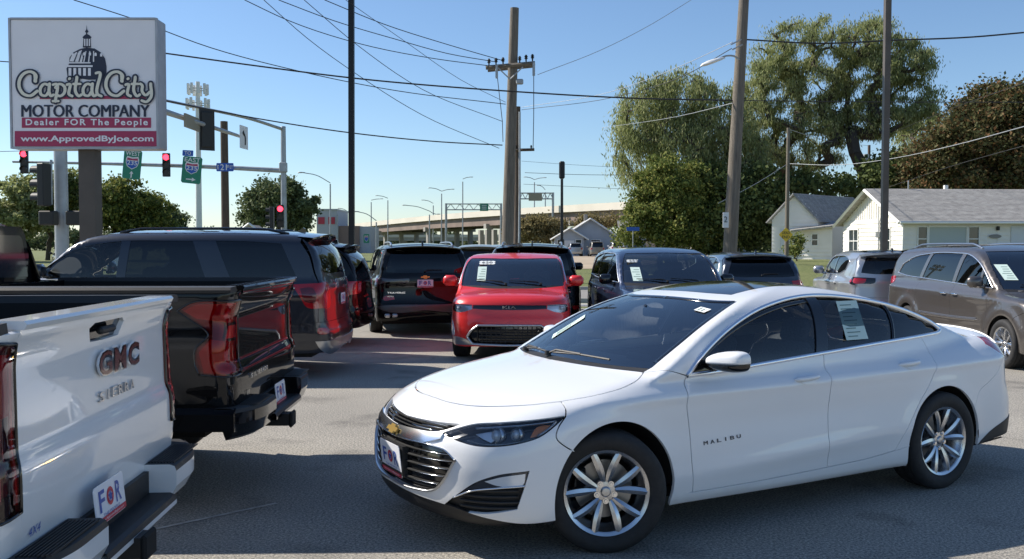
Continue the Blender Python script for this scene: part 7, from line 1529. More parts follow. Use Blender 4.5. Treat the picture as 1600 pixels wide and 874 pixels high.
def plain_front(b, w, h):
    return {'headlight': ('nose', [[(.14, .55*w, h-.14), (.2, .72*w, h-.12), (.42, .92*w, h-.10)], [(.42, .92*w, h-.10), (.40, .93*w, h-.22), (.25, .80*w, h-.25), (.12, .58*w, h-.24), (.14, .55*w, h-.14)]], 'lamp_black', -.03),
            'grille': ('front', [[(0, h-.12), (.50*w, h-.13)], [(.50*w, h-.13), (.46*w, .55)], [(.46*w, .55), (0, .54)]], 'gloss_black', -.03),
            'lower_grille': ('front', [[(0, .48), (.55*w, .48)], [(.55*w, .48), (.50*w, .32)], [(.50*w, .32), (0, .31)]], 'gloss_black', -.03)}
def build_black_suv():      # full-size black crossover seen from behind, left of the red car
    L = 5.19; b = mkbody(L, 2.0, 1.78, hood=1.08, cowl=(1.35, 1.16), hdr=2.1, belt=1.16, rtop=4.88, tumble=.15, low=.22, arches=((.98, .40), (4.05, .40)), crease=(.9, .012), bow_r=.06, k_rear=.10, k_corner=.2, tailin=.03)
    t = thing('parked_car', 'black crossover seen from behind with dealer plate, left of the red car', 'car', (-2.68, 22.6, 0), R(-78.5), 'parked cars')
    p = suv(b, t, dict(paint='black_paint', dlo_top=[(1.62, 1.18), (1.9, 1.40), (2.25, 1.60), (3.0, 1.655), (4.0, 1.635), (4.62, 1.57)], dlo_bot=[(1.62, 1.18), (3.0, 1.20), (4.2, 1.235), (4.80, 1.30)], doors=(1.62, 2.75, 3.75), pillars=((2.78, 2.82, .05), (3.85, 3.82, .04)),
        front_holes=plain_front(b, 1.0, 1.08), rwin=(.74, 1.20, 1.63, .63), edge=5.03, bump_z=.62, wheel='multi10', wr=.385, rim=.28, fin='alloy', rail_m='satin', clad=True, az=.385, roofpaint=None, chrome_dlo=False, glass='glass_sideview',
        rearlamp=tail_lamp_block([(5.13, .30, 1.10), (5.10, .72, 1.10), (4.98, .93, 1.14), (4.86, .985, 1.16), (4.86, .985, 1.02), (5.00, .93, .98), (5.11, .70, 1.03), (5.135, .30, 1.06)], 'lens_smoke', [('lamp_insert', 'lens_dark_red', [(5.05, .88, 1.09), (4.95, .95, 1.11), (4.95, .96, 1.04), (5.05, .88, 1.03)])])))
    panel(b, 'bumper_trim', 'tail', [NP(b, 'tail', [(5.15, 0, .60), (5.1, .6, .60), (4.98, .84, .58)]), NP(b, 'tail', [(4.98, .84, .58), (5.05, .72, .50), (5.15, 0, .49)]), b.solve('rear', [(0, .49), (0, .60)])], 'bumper_grey', t, sp=.1, off=.012)
    for y in (.58, .72):
        P = b.solve('rear', [(y, .42)])[0]
        for s_ in (-1, 1): MB().box((P[0], s_*y, .40), (.14, .11, .07), bevel=.02).done('exhaust_tip', 'satin', t)
    for s_ in (-1, 1): panel(b, 'reflector', 'rear', [b.C('rear', [(.58, .70), (.80, .71), (.80, .735), (.58, .725), (.58, .70)])], 'lens_red', t, sp=.1, off=.008, mirror='left' if s_ < 0 else 'right')
    P = b.solve('rear', [(.0001, 1.0)])[0]; P[0] += .012; plate(t, P+[.0, 0, .0], (0, 1, 0), (0, 0, 1)); P[2] += .125
    bt = [(-.085, -.013), (-.035, -.013), (-.03, -.03), (.036, -.03), (.038, -.013), (.078, -.013), (.085, .013), (.035, .013), (.03, .03), (-.036, .03), (-.038, .013), (-.078, .013)]
    MB().prism(bt, P, (0, 1, 0), (0, 0, 1), (1, 0, 0), .012).done('emblem', 'gold', t)
    rear_badge(b, t, 'TRAVERSE', -.55, .83, .032, .34); rear_badge(b, t, 'AWD', -.66, .76, .024, .12)
mat('bumper_grey', (.10, .105, .11), .35, .7); glassmat('glass_sideview', (.04, .045, .05))
def build_second_black():   # behind the red car
    L = 5.0; b = mkbody(L, 1.98, 1.78, hood=1.08, cowl=(1.35, 1.16), hdr=2.1, belt=1.16, rtop=4.72, tumble=.15, low=.22, arches=((.98, .39), (3.9, .39)), bow_r=.07, k_rear=.12, tailin=.03)
    t = thing('parked_car', 'black SUV with silver-white roof seen from behind, mostly hidden by the red car', 'car', (.52, 22.9, 0), R(-91.5), 'parked cars')
    p = suv(b, t, dict(paint='black_paint', dlo_top=[(1.62, 1.18), (1.9, 1.40), (2.25, 1.60), (3.0, 1.655), (4.0, 1.635), (4.5, 1.58)], dlo_bot=[(1.62, 1.18), (3.0, 1.20), (4.1, 1.225), (4.62, 1.27)], doors=(1.62, 2.72, 3.7), pillars=((2.78, 2.82, .05), (3.75, 3.72, .04)),
        front_holes=plain_front(b, .99, 1.08), rwin=(.74, 1.22, 1.64, .64), bump_z=.62, wr=.37, az=.375, rearlamp=tail_lamp_block([(4.97, .50, 1.13), (4.90, .86, 1.13), (4.80, .95, 1.12), (4.72, .97, 1.10), (4.72, .97, .98), (4.82, .95, .97), (4.92, .80, .96), (4.98, .48, 1.00)])))
    panel(b, 'reflector', 'tail', [NP(b, 'tail', [(4.93, .78, .55), (4.85, .90, .56), (4.85, .90, .50), (4.93, .78, .49), (4.93, .78, .55)])], 'lens_red', t, sp=.1, off=.01, mirror='pair')
def build_navy():
    L = 4.9; b = mkbody(L, 1.96, 1.70, hood=1.0, cowl=(1.15, 1.09), hdr=1.95, belt=1.09, rtop=4.7, tumble=.15, low=.2, arches=((.95, .38), (3.95, .38)), bow_ws=.28, Xf=[(.10, .20), (.2, .09), (.3, .02), (.5, 0), (.7, .012), (.85, .05), (.95, .12), (1.03, .26), (1.15, .55)])
    t = thing('parked_car', 'dark navy van facing the camera right of the red car, price sticker in windshield', 'car', (2.72, 13.85, 0), R(93.5), 'parked cars')
    p = suv(b, t, dict(paint='navy_paint', dlo_top=[(1.42, 1.11), (1.75, 1.33), (2.15, 1.53), (2.9, 1.59), (3.9, 1.565), (4.4, 1.50)], dlo_bot=[(1.42, 1.11), (2.6, 1.12), (3.9, 1.14), (4.6, 1.17)], doors=(1.42, 2.45, 3.5), pillars=((2.52, 2.55, .05), (3.62, 3.58, .04)),
        front_holes=plain_front(b, .98, 1.0), rwin=(.70, 1.14, 1.55, .60), rails=False, wr=.35, clad=False, mirror=(1.72, 1.16), mirror_m='gloss_black', glass='glass_sideview', glassf='glass_sideview',
        rearlamp=tail_lamp_block([(4.8, .70, 1.08), (4.68, .93, 1.08), (4.68, .94, .90), (4.8, .75, .90)])))
    sticker(b, p['ws'], 'front', (.57, 1.25), .15, .22, 'paper', 1, inside=.006, name='windshield_sticker', lines=5)
    c = b.solve('front', [(.62, 1.475)])[0]; c = b.solve('front', [(.56, 1.46)])[0]; N = b.normal(c[None])[0]; A = np.array([0, -1, 0.]); U = np.cross(N, A); q = MB()
    for k in range(8):
        ox, oy = ((k % 4)-1.5)*.055, (k//4-.5)*.03; q.prism(disc_poly(10, .04, .026), c+A*ox+U*oy+N*(.002+.0003*k), A, U, N, .001)
    o = q.done('price_cloud', 'paper_white', p['ws']); lettering('price_text', '652', c+N*.008, A, U, 'print_black', o, fit=(.15, .045))
def build_bluegrey():
    L = 4.6; b = mkbody(L, 1.86, 1.60, hood=.95, cowl=(1.2, 1.03), hdr=1.9, belt=1.05, rtop=4.15, tumble=.16, low=.2, tailin=.15, bow_bl=.16)
    t = thing('parked_car', 'dark blue-grey SUV seen from behind, between navy van and silver SUV', 'car', (5.15, 22.9, 0), R(-92), 'parked cars')
    suv(b, t, dict(paint='bluegrey_paint', dlo_top=[(1.5, 1.07), (1.8, 1.28), (2.1, 1.44), (2.8, 1.49), (3.6, 1.45), (3.95, 1.38)], dlo_bot=[(1.5, 1.07), (2.6, 1.08), (3.7, 1.13), (4.1, 1.18)], doors=(1.5, 2.5, 3.4), pillars=((2.55, 2.6, .05), (3.45, 3.4, .04)),
        front_holes=plain_front(b, .93, .95), rwin=(.66, 1.10, 1.45, .55), rails=False, glassr='glass_grey', rearlamp=tail_lamp_block([(4.5, .60, 1.02), (4.38, .86, 1.02), (4.38, .88, .88), (4.5, .66, .88)])))
glassmat('glass_grey', (.08, .09, .1))  # dark grey tint of a rear window
def build_silver():
    L = 4.4; b = mkbody(L, 1.82, 1.64, hood=1.0, cowl=(1.2, 1.08), hdr=1.85, belt=1.10, rtop=4.1, tumble=.15, low=.22, bow_bl=.14, tailin=.06, crease=(.95, .015))
    t = thing('parked_car', 'silver compact SUV with black roof seen from behind, next to the taupe minivan', 'car', (7.97, 21.95, 0), R(-97.5), 'parked cars')
    suv(b, t, dict(paint='silver_paint', dlo_top=[(1.5, 1.12), (1.8, 1.33), (2.05, 1.47), (2.6, 1.52), (3.3, 1.49), (3.62, 1.42)], dlo_bot=[(1.5, 1.12), (2.4, 1.13), (3.1, 1.16), (3.5, 1.24)], doors=(1.5, 2.45, 3.25), pillars=((2.5, 2.55, .05),),
        front_holes=plain_front(b, .91, 1.0), rwin=(.66, 1.18, 1.50, .56), rails=False, glassr='glass_tint', rearlamp=tail_lamp_block([(4.33, .42, 1.10), (4.28, .66, 1.11), (4.14, .86, 1.09), (4.12, .88, 1.03), (4.16, .87, .99), (4.28, .66, .985), (4.33, .42, 1.02)], 'lamp_black', [('lamp_insert', 'lens_red', [(4.30, .58, 1.08), (4.2, .78, 1.075), (4.2, .78, 1.02), (4.30, .60, 1.01)]), ('lamp_insert', 'lens_red', [(4.17, .82, 1.075), (4.13, .87, 1.06), (4.13, .87, 1.015), (4.17, .82, 1.01)])])))
    cs = [b.C('top', [(1.95, 0), (1.98, .35), (2.08, .54)]), b.C('top', [(2.08, .54), (3.0, .56), (3.9, .53)]), b.C('top', [(3.9, .53), (4.0, .3), (4.02, 0)])]
    cs.append(b.solve('top', np.stack([np.linspace(4.02, 1.95, 20), np.zeros(20)], 1))); panel(b, 'roof_panel', 'top', cs, 'gloss_black', t, sp=.1, off=.003)
def build_minivan():
    L = 5.17; b = mkbody(L, 1.99, 1.74, hood=.98, cowl=(1.05, 1.07), hdr=1.95, belt=1.10, rtop=4.85, tumble=.15, low=.2, arches=((.97, .375), (4.03, .375)), bow_ws=.26, crease=(.95, .012), flare=.03,
        Xf=[(.10, .20), (.2, .09), (.3, .02), (.5, 0), (.7, .015), (.82, .06), (.92, .14), (1.0, .30), (1.12, .6)], rearbelt=1.15)
    t = thing('parked_car', 'taupe minivan at the right edge with silver roof rails and sticker in windshield', 'car', (7.87, 11.95, 0), R(90.5), 'parked cars')
    F = {'headlight': ('nose', [[(.22, .60, .80), (.4, .80, .87), (.66, .93, .95)], [(.66, .93, .95), (.55, .92, .83), (.38, .85, .76), (.2, .66, .72), (.22, .60, .80)]], 'lamp_silver', -.03), 'grille': ('front', [[(0, .62), (.62, .60)], [(.62, .60), (.55, .30)], [(.55, .30), (0, .29)]], 'gloss_black', -.03)}
    p = suv(b, t, dict(paint='taupe_paint', dlo_top=[(1.40, 1.10), (1.60, 1.27), (1.85, 1.44), (2.15, 1.555), (2.8, 1.605), (3.7, 1.58), (4.2, 1.515), (4.55, 1.40)], dlo_bot=[(1.40, 1.10), (2.5, 1.135), (3.6, 1.175), (4.3, 1.20), (4.68, 1.24)], doors=(1.40, 2.48, 3.72), pillars=((1.76, 1.74, .03), (2.55, 2.42, .055), (3.72, 3.52, .06)), pillar_m='taupe_paint',
        front_holes=F, rwin=(.72, 1.18, 1.58, .62), clad=False, wr=.345, rim=.235, wheel='twin5', mirror=(1.60, 1.185), rail_x=(2.25, 4.6), slider=True, handle_m='chrome', glass='glass_minivan', glassf='glass_minivan2', rd_ang=150,
        rearlamp=tail_lamp_block([(5.08, .62, 1.14), (5.0, .86, 1.16), (4.80, .96, 1.17), (4.80, .965, 1.06), (5.0, .88, 1.05), (5.09, .62, 1.04)])))
    sticker(b, p['ws'], 'front', (.64, 1.33), .17, .22, 'paper', 1, inside=.006, name='windshield_sticker', lines=6)
    strip(b, 'side_moulding', b.C('side', [(1.62, .62), (2.5, .60), (3.55, .60)]), 'taupe_paint', t, .05, .014, mirror='pair', taper=True); strip(b, 'moulding_chrome', b.C('side', [(1.66, .645), (2.5, .627), (3.5, .627)]), 'satin', t, .012, .018, mirror='pair')
glassmat('glass_minivan', (.05, .055, .06)); glassmat('glass_minivan2', (.30, .33, .34))
def build_expedition():
    L = 5.33; b = mkbody(L, 2.03, 1.93, hood=1.17, cowl=(1.28, 1.26), hdr=2.05, belt=1.27, rtop=4.98, tumble=.13, low=.28, arches=((1.0, .43), (4.15, .43)), bow_r=.07, k_rear=.14, tailin=.06, bow_bl=.12, crease=(1.05, .012), k_roof=.12)
    t = thing('parked_car', 'large slate-black SUV standing side-on behind the black pickup, big red tail lamp', 'car', (-2.28-5.33, 12.65, 0), SIDE, 'parked cars')
    lamp = tail_lamp_block([(4.83, 1.0, 1.22), (5.10, .90, 1.235), (5.25, .74, 1.235), (5.27, .70, 1.14), (5.28, .72, .92), (5.16, .90, .915), (5.03, .97, .92), (4.93, .99, 1.06)], 'lens_red', [('lamp_insert', 'lens_dark_red', [(4.93, .985, 1.17), (5.06, .94, 1.18), (5.07, .94, .98), (4.99, .97, 1.0)])])
    p = suv(b, t, dict(paint='slate_paint', dlo_top=[(1.42, 1.285), (1.75, 1.50), (2.1, 1.69), (2.45, 1.755), (3.4, 1.775), (4.3, 1.765), (4.65, 1.74)], dlo_bot=[(1.42, 1.285), (2.8, 1.29), (4.0, 1.30), (4.86, 1.31)], doors=(1.42, 2.55, 3.78), pillars=((2.62, 2.66, .06), (3.86, 3.66, .15)), pillar_m='slate_paint',
        front_holes=plain_front(b, 1.01, 1.17), rwin=(.76, 1.36, 1.78, .66), edge=5.14, bump_z=.74, wr=.40, rim=.28, az=.40, clad=False, rails=True, rail_m='gloss_black', rearlamp=lamp, chrome_dlo='low', glass='glass_dark', glassf='glass_tint', mirror=(1.66, 1.40), rail_x=(2.5, 4.7)))
    for k, ch in enumerate('EXPEDITION'): rear_badge(b, t, ch, (k-4.5)*.10, 1.26, .045, .06)
    panel(b, 'bumper_trim', 'tail', [NP(b, 'tail', [(5.3, 0, .50), (5.25, .6, .50), (5.08, .92, .50)]), NP(b, 'tail', [(5.08, .92, .50), (5.1, .88, .42), (5.3, 0, .40)]), b.solve('rear', [(0, .40), (0, .50)])], 'satin', t, sp=.1, off=.01)
    panel(b, 'reflector', 'tail', [NP(b, 'tail', [(5.2, .80, .66), (5.11, .92, .66), (5.11, .92, .60), (5.2, .80, .60), (5.2, .80, .66)])], 'lens_red', t, sp=.1, off=.01, mirror='pair')
    P = b.solve('rear', [(.0001, 1.0)])[0]; P[0] += .015; plate(t, P, (0, 1, 0), (0, 0, 1))
    # second dark SUV behind it
    L = 5.2; b = mkbody(L, 2.0, 1.80, hood=1.1, cowl=(1.45, 1.2), hdr=2.15, belt=1.2, rtop=4.80, tumble=.14, low=.26, arches=((1.0, .41), (4.05, .41)), bow_r=.08, k_rear=.14, bow_bl=.12, tailin=.08)
    t = thing('parked_car', 'black SUV standing side-on, only its spoiler and tail visible past the slate SUV', 'car', (-2.50-5.2, 16.4, 0), SIDE, 'parked cars')
    suv(b, t, dict(paint='black_paint', dlo_top=[(1.62, 1.22), (1.9, 1.42), (2.2, 1.60), (2.6, 1.65), (3.4, 1.66), (4.2, 1.64), (4.5, 1.61)], dlo_bot=[(1.62, 1.22), (2.8, 1.23), (4.0, 1.24), (4.7, 1.25)], doors=(1.62, 2.8, 3.8), pillars=((2.9, 2.9, .06), (3.85, 3.8, .06)),
        front_holes=plain_front(b, 1.0, 1.1), rwin=(.74, 1.26, 1.66, .64), wr=.39, az=.39, sp=.08, rails=False, clad=False, rearlamp=tail_lamp_block([(5.12, .60, 1.12), (5.05, .85, 1.12), (4.9, .97, 1.1), (4.9, .97, .90), (5.05, .88, .90), (5.13, .62, .94)], 'lens_red')))
def far_car(label, loc, rz, paint, kind='suv', group='cars parked by the blue-grey house', H=1.75, front=False):
    L = 4.7; b = mkbody(L, 1.9, H, hood=.98, cowl=(1.25, 1.1), hdr=1.95, belt=1.1, rtop=4.35, low=.22)
    t = thing('parked_car', label, 'car', loc, rz, group)
    suv(b, t, dict(paint=paint, sp=.14, lod=0, dlo_top=[(1.5, 1.12), (1.9, H-.3), (2.2, H-.17), (3.2, H-.13), (4.1, H-.2)], dlo_bot=[(1.5, 1.12), (2.6, 1.13), (3.7, 1.15), (4.3, 1.2)], doors=(1.5, 2.5, 3.45), pillars=((2.55, 2.6, .05), (3.5, 3.45, .04)),
        front_holes=plain_front(b, .95, .98), rwin=(.66, 1.16, H-.15, .58), rails=False, clad=False, seats=False, wiper=False, antenna=False, handles=False, chrome_dlo=False, shield='glass_dark', rearlamp=tail_lamp_block([(4.62, .66, 1.08), (4.5, .90, 1.08), (4.5, .91, .88), (4.62, .7, .88)])))
    return t
for f in (build_red, build_black_suv, build_second_black, build_navy, build_bluegrey, build_silver, build_minivan, build_expedition): f()
gq = float(gz(10, 126))+.03
for lab, px, Y, pt, hh in (('small silver SUV parked in front of the blue-grey house, leftmost of three', 900, 118, 'silver_paint', 1.75), ('pale pickup-like SUV parked by the blue-grey house, middle of three', 934, 116, 'tan_paint', 1.9), ('white SUV parked by the blue-grey house, rightmost of three', 966, 122, 'white_paint', 1.75)): p_ = at(px, 386, Y); far_car(lab, (p_[0], Y+4.7, float(gz(p_[0], Y+2))+.03), AWAY, pt, H=hh)
far_car('white van-like SUV seen from behind, roof showing between black crossover and red car', (-1.05, 33.6, 0), AWAY, 'tan_paint', group='cars in the back row', H=1.78)
far_car('pale SUV with small roof visible just left of the wooden utility pole', (-.60, 46, 0), AWAY, 'silver_paint', group='cars in the back row', H=1.8)
far_car('dark car far down the avenue beyond the left pickups', (-36, 74, 0), R(-60), 'black_paint', group='cars down the avenue', H=1.6)
far_car('white car far down the avenue next to the signal pole', (-31, 70, 0), R(-60), 'white_paint', group='cars down the avenue', H=1.6)
# ---------------------------------------------------------------- pickups (nose to the left, tail towards the lot)
def build_pickup(kind, loc, rz):
    white = kind == 'white'; P = 'white_paint' if white else 'black_paint'; T = 5.62; L = T; w = 1.03; BR = 1.46 if white else 1.455; tz = .80 if white else .74
    b = mkbody(L, 2*w, 1.95, hood=1.25, cowl=(1.35, 1.30), hdr=2.05, belt=1.40, rtop=3.62, tumble=.14, low=.38, arches=((.98, .45), (4.55, .45)), bow_r=.012, k_rear=.12, k_top=.05, crown=.0, bow_p=4, flare=.035,
        Xr=[(.3, L-.06), (.5, L-.02), (tz-.1, L-.01), (tz, L), (.92, L-.001), (.97, L-.004), (1.02, L-.020), (1.2, L-.024), (1.30, L-.026), (1.38, L-.012), (BR-.02, L+.012), (BR+.1, L+.01)] if white else [(.3, L-.06), (.5, L-.02), (tz, L), (.90, L-.004), (.97, L-.03), (1.26, L-.035), (1.33, L-.008), (BR-.02, L+.008), (BR+.1, L)],
        Zt=[(0, 1.20), (.2, 1.24), (1.3, 1.30), (1.8, 1.30), (3.5, 1.30), (3.66, BR), (L, BR)],
        Wz=[(.1, -.2), (.38, -.06), (.5, -.02), (.8, 0), (1.05, -.004), (1.25, -.03), (1.36, -.02), (1.42, -.022), (1.5, -.04)], Wx=[(0, .93), (.5, .98), (1.1, 1.0), (3, 1.0), (4.55, 1.005), (5.2, .985), (L, .97)],
        Xb=[(1.0, 3.60), (1.35, 3.58), (1.75, 3.50), (1.95, 3.40)], bow_bl=.03, z0=.75)
    lab = 'white pickup tailgate at lower left with chrome letters and painted step bumper' if white else 'glossy black pickup behind the white one, tailgate and red tail lamp showing'
    t = thing('pickup_truck', lab, 'pickup truck', loc, rz, 'pickup trucks parked side by side'); Cc = b.C; Mr = np.array([1, -1, 1.])
    (xf, rf), (xr, rr) = b.aw; az = .43
    # bed sides
    bx = 3.70; lt, lb_, li = (1.385, .80, .80) if white else (1.36, .885, .80)
    lampx = 5.40 if white else 5.30; yi = .795 if white else .79
    archR = Cc('side', arc(xr, az, rr, 186, -6, 30)); top = Cc('side', [(bx, BR-.045), (L-.03, BR-.045)])
    railo = Cc('top', [(bx, w-.075), (L-.01, w-.085)]); 
    rearv = Cc('side', [(L-.045, BR-.05), (L-.045, tz-.05), (L-.06, .52)])
    if white: LS = [NP(b, 'tail', [(L, .815, lt), (L-.03, .93, lt+.01), (L-.17, 1.0, lt-.01), (L-.22, 1.0, lt-.05)]), NP(b, 'tail', [(L-.22, 1.0, lt-.05), (L-.20, 1.0, 1.15), (L-.17, 1.0, .95), (L-.15, 1.0, .84)]), NP(b, 'tail', [(L-.15, 1.0, .84), (L-.03, .94, .82), (L, .815, .83)]), NP(b, 'tail', [(L, .815, .83), (L, .815, 1.1), (L, .815, lt)])]
    else: LS = [NP(b, 'tail', [(L, .80, lt), (L-.03, .92, lt), (L-.24, 1.0, lt-.01), (L-.33, 1.0, lt-.06)]), NP(b, 'tail', [(L-.33, 1.0, lt-.06), (L-.24, 1.0, 1.24), (L-.13, 1.0, 1.15), (L-.22, 1.0, 1.06), (L-.23, 1.0, .98), (L-.20, 1.0, .90)]), NP(b, 'tail', [(L-.20, 1.0, .90), (L-.03, .93, .88), (L, .80, .885)]), NP(b, 'tail', [(L, .80, .885), (L, .80, 1.1), (L, .80, lt)])]
    rlow = NP(b, 'tail', [(L, .80, tz-.02), (L, .80, .60)])
    out_e = NP(b, 'tail', [(L-.02, .90, BR-.04), (L-.02, .90, .60)])
    LC = [NP(b, 'cyl', c) for c in LS]
    # side panel ends at L-.10; a corner post panel (tail domain) carries the lamp
    sx = L-.40; post_b = Cc('side', [(sx, BR-.04), (sx, .62)])
    panel(b, 'bed_side', 'cyl', [Cc('side', [(bx, .50), (bx, BR-.04)]), Cc('side', [(bx, BR-.04), (sx, BR-.04)]), post_b, Cc('side', [(sx, .62), (sx, .50), (archR[-1][0], .47)]), archR[::-1], Cc('side', [(archR[0][0], .47), (bx, .50)])], P, t, sp=.05, gap=.0, mirror='pair')
    cp = [NP(b, 'tail', post_b[::-1]), NP(b, 'tail', [(sx, 1.0, BR-.04), (L-.1, 1.0, BR-.04), (L, .9, BR-.04), (L, .795, BR-.04)]), NP(b, 'tail', [(L, .795, BR-.04), (L, .795, .62)]), NP(b, 'tail', [(L, .795, .62), (L-.1, 1.0, .62), (sx, 1.0, .62)])]
    panel(b, 'bed_corner', 'tail', cp, P, t, holes=[LS], sp=.04, gap=.001, mirror='pair')
    for sd in ('left', 'right'):
        s_ = -1 if sd == 'left' else 1
        lm = inset(b, 'tail_lamp', 'tail', LS, 'lens_dark_red', t, off=-.02, sp=.03, mirror=sd); panel(b, 'lens', 'tail', LS, 'lens_clear_red' if white else 'lens_black_red', lm, sp=.025, off=.010, depth=.02, mirror=sd)
        strip(b, 'lamp_border', np.vstack(LS), 'gloss_black', lm, .012, .006, off=.008, mirror=sd)
        def blk(nm, m, pts, off=.0): panel(b, nm, 'tail', [NP(b, 'tail', [u_, v_]) for u_, v_ in zip(pts, pts[1:]+pts[:1])], m, lm, sp=.03, off=off, depth=.012, gap=0, mirror=sd)
        if white:
            blk('reverse_lamp', 'ice', [(L-.02, .91, 1.11), (L-.09, .985, 1.12), (L-.12, 1.0, 1.02), (L-.02, .91, 1.02)]); blk('reverse_lamp', 'ice', [(L-.02, .90, .99), (L-.09, .985, .98), (L-.11, 1.0, .90), (L-.02, .90, .88)])
            blk('light_bar', 'lens_red', [(L, .84, 1.35), (L-.05, .95, 1.36), (L-.16, 1.0, 1.34), (L-.14, 1.0, 1.15), (L-.04, .93, 1.14), (L, .84, 1.15)])
            strip(b, 'light_guide', NP(b, 'tail', [(L, .835, 1.34), (L, .835, 1.0), (L, .835, .86)]), 'lens_red', lm, .02, .006, off=.001, mirror=sd)
        else:
            blk('light_bar', 'lens_red', [(L, .82, 1.345), (L-.03, .92, 1.345), (L-.20, 1.0, 1.34), (L-.29, 1.0, 1.30), (L-.2, 1.0, 1.25), (L-.03, .92, 1.22), (L, .82, 1.22)])
            blk('light_bar', 'lens_red', [(L, .82, 1.10), (L-.03, .92, 1.10), (L-.12, 1.0, 1.12), (L-.2, 1.0, 1.04), (L-.17, 1.0, .91), (L-.03, .93, .90), (L, .82, .90)])
            blk('reverse_lamp', 'ice', [(L, .82, 1.20), (L-.03, .91, 1.20), (L-.05, .94, 1.12), (L, .82, 1.12)])
    # bed inside, rails
    wi = w-.20
    MB().box(((bx+L)/2, 0, .86), (L-bx-.04, 2*wi+.2, .06)).done('bed_floor', 'liner', t)
    for s_ in (-1, 1):
        MB().box(((bx+L-.06)/2, s_*(wi+.03), 1.14), (L-bx-.10, .05, .56)).done('bed_wall', 'liner', t)
        q = MB(); q.prism([(-.09, -.02), (.055, -.025), (.06, -.005), (.045, .012), (-.08, .016)] if s_ > 0 else [(-.055, -.025), (.09, -.02), (.08, .016), (-.045, .012), (-.06, -.005)], (bx, s_*(w-.10), BR-.02), (0, 1, 0), (0, 0, 1), (1, 0, 0), L-bx-.015); q.done('bed_rail_cap', 'trim_black', t)
    MB().box((bx+.03, 0, 1.12), (.05, 2*wi+.3, .62)).done('bed_front_wall', P, t)
    # tailgate
    yg = .79; cen = b.solve('rear', np.stack([np.zeros(30), np.linspace(BR-.03, tz-(.14 if white else .10), 30)], 1)); zb_ = cen[-1][2]
    gt = [b.C('rear', [(0, BR-.03), (yg, BR-.03)]), b.C('rear', [(yg, BR-.03), (yg, zb_+.02)]), b.C('rear', [(yg, zb_+.02), (yg-.02, zb_), (0, zb_)]), cen[::-1]]
    hh = [b.solve('rear', [(0, 1.395), (.16, 1.395), (.19, 1.375), (.165, 1.335), (.14, 1.325), (0, 1.325)])]; hh.append(b.solve('rear', [(0, 1.325), (0, 1.36), (0, 1.395)]))
    hh = [b.C('rear', [(0, 1.395), (.15, 1.395)]), b.C('rear', [(.15, 1.395), (.185, 1.378)]), b.C('rear', [(.185, 1.378), (.15, 1.325)]), b.C('rear', [(.15, 1.325), (0, 1.322)]), b.solve('rear', [(0, 1.322), (0, 1.36), (0, 1.395)])] if white else None
    g = panel(b, 'tailgate', 'rear', gt, P, t, holes=[hh] if hh else [], sp=.035, gap=.003, depth=.05)
    cap = MB(); cap.prism([(-.10, -.012), (.012, -.018), (.022, 0), (.012, .012), (-.10, .012)], (T-.0, -yg, BR-.015), (1, 0, 0), (0, 0, 1), (0, 1, 0), 2*yg); cap.done('tailgate_cap', P, g)
    if not white: strip(b, 'tailgate_lip', b.C('rear', [(0, BR-.045), (yg-.02, BR-.045)]), 'gloss_black', g, .03, .006, mirror='both')
    MB().box((T-.12, 0, 1.12), (.04, 2*yg-.02, .58)).done('tailgate_inner', 'liner', g)
    def spot(y, z): p = b.solve('rear', [(abs(y)+1e-4, z)])[0]; p[1] = y; return p
    if white:
        inset(b, 'tailgate_handle', 'rear', hh, 'gloss_black', g, off=-.02, sp=.05)
        MB().box((T-.075, 0, 1.36), (.03, .46, .12)).done('handle_pocket', 'liner', g)
        MB().box((spot(0, 1.36)+[.0, 0, 0]), (.03, .16, .03), bevel=.01).done('handle_grip', 'trim_black', g)
        P0 = spot(.12, 1.225)
        for k, ch in enumerate('GMC'):
            V, Fs = textmesh(ch, .16, weight=.012, depth=.005); mn, mx = V.min(0), V.max(0); V[:, 0] = (V[:, 0]-(mn[0]+mx[0])/2)*(.145/(mx[0]-mn[0])); V[:, 1] = (V[:, 1]-(mn[1]+mx[1])/2)*(.105/(mx[1]-mn[1]))
            o = mk('badge_letter', put(V, P0+np.array([.016, (k-1)*.165, 0]), (0, 1, 0), (0, 0, 1), (1, 0, 0)), Fs, 'chrome', g); V2 = V.copy(); V2[:, :2] *= .86; V2[:, 2] = V2[:, 2]*0+.013
            V, Fs = textmesh(ch, .16, weight=.002); mn, mx = V.min(0), V.max(0); V[:, 0] = (V[:, 0]-(mn[0]+mx[0])/2)*(.134/(mx[0]-mn[0])); V[:, 1] = (V[:, 1]-(mn[1]+mx[1])/2)*(.096/(mx[1]-mn[1]))
            mk('badge_inlay', put(V, P0+np.array([.0225, (k-1)*.165, 0]), (0, 1, 0), (0, 0, 1), (1, 0, 0)), Fs, 'badge_red', o)
        for k, ch in enumerate('SIERRA'): lettering('badge_letter', ch, spot(.11+(k-2.5)*.07, 1.09)+np.array([.008, 0, 0]), (0, 1, 0), (0, 0, 1), 'satin', g, fit=(.052 if ch != 'I' else .012, .042), depth=.003, weight=.01)
        V = lettering('sticker_print', '4X4', spot(-.70, .74)+np.array([.004, 0, 0]), (0, 1, 0), (0, 0, 1), 'print_blue', g, fit=(.09, .03), shear=.3)
    else:
        for k, ch in enumerate('SILVERADO'): lettering('badge_letter', ch, spot(-.36+(k-4)*.052, .84)+np.array([.008, 0, 0]), (0, 1, 0), (0, 0, 1), 'chrome', g, fit=(.038 if ch != 'I' else .009, .03), depth=.003, weight=.012)
        P0 = spot(0, 1.12)
        lettering('badge_letter', 'LT', spot(-.66, .74)+np.array([.008, 0, 0]), (0, 1, 0), (0, 0, 1), 'chrome', g, fit=(.05, .03), depth=.003)
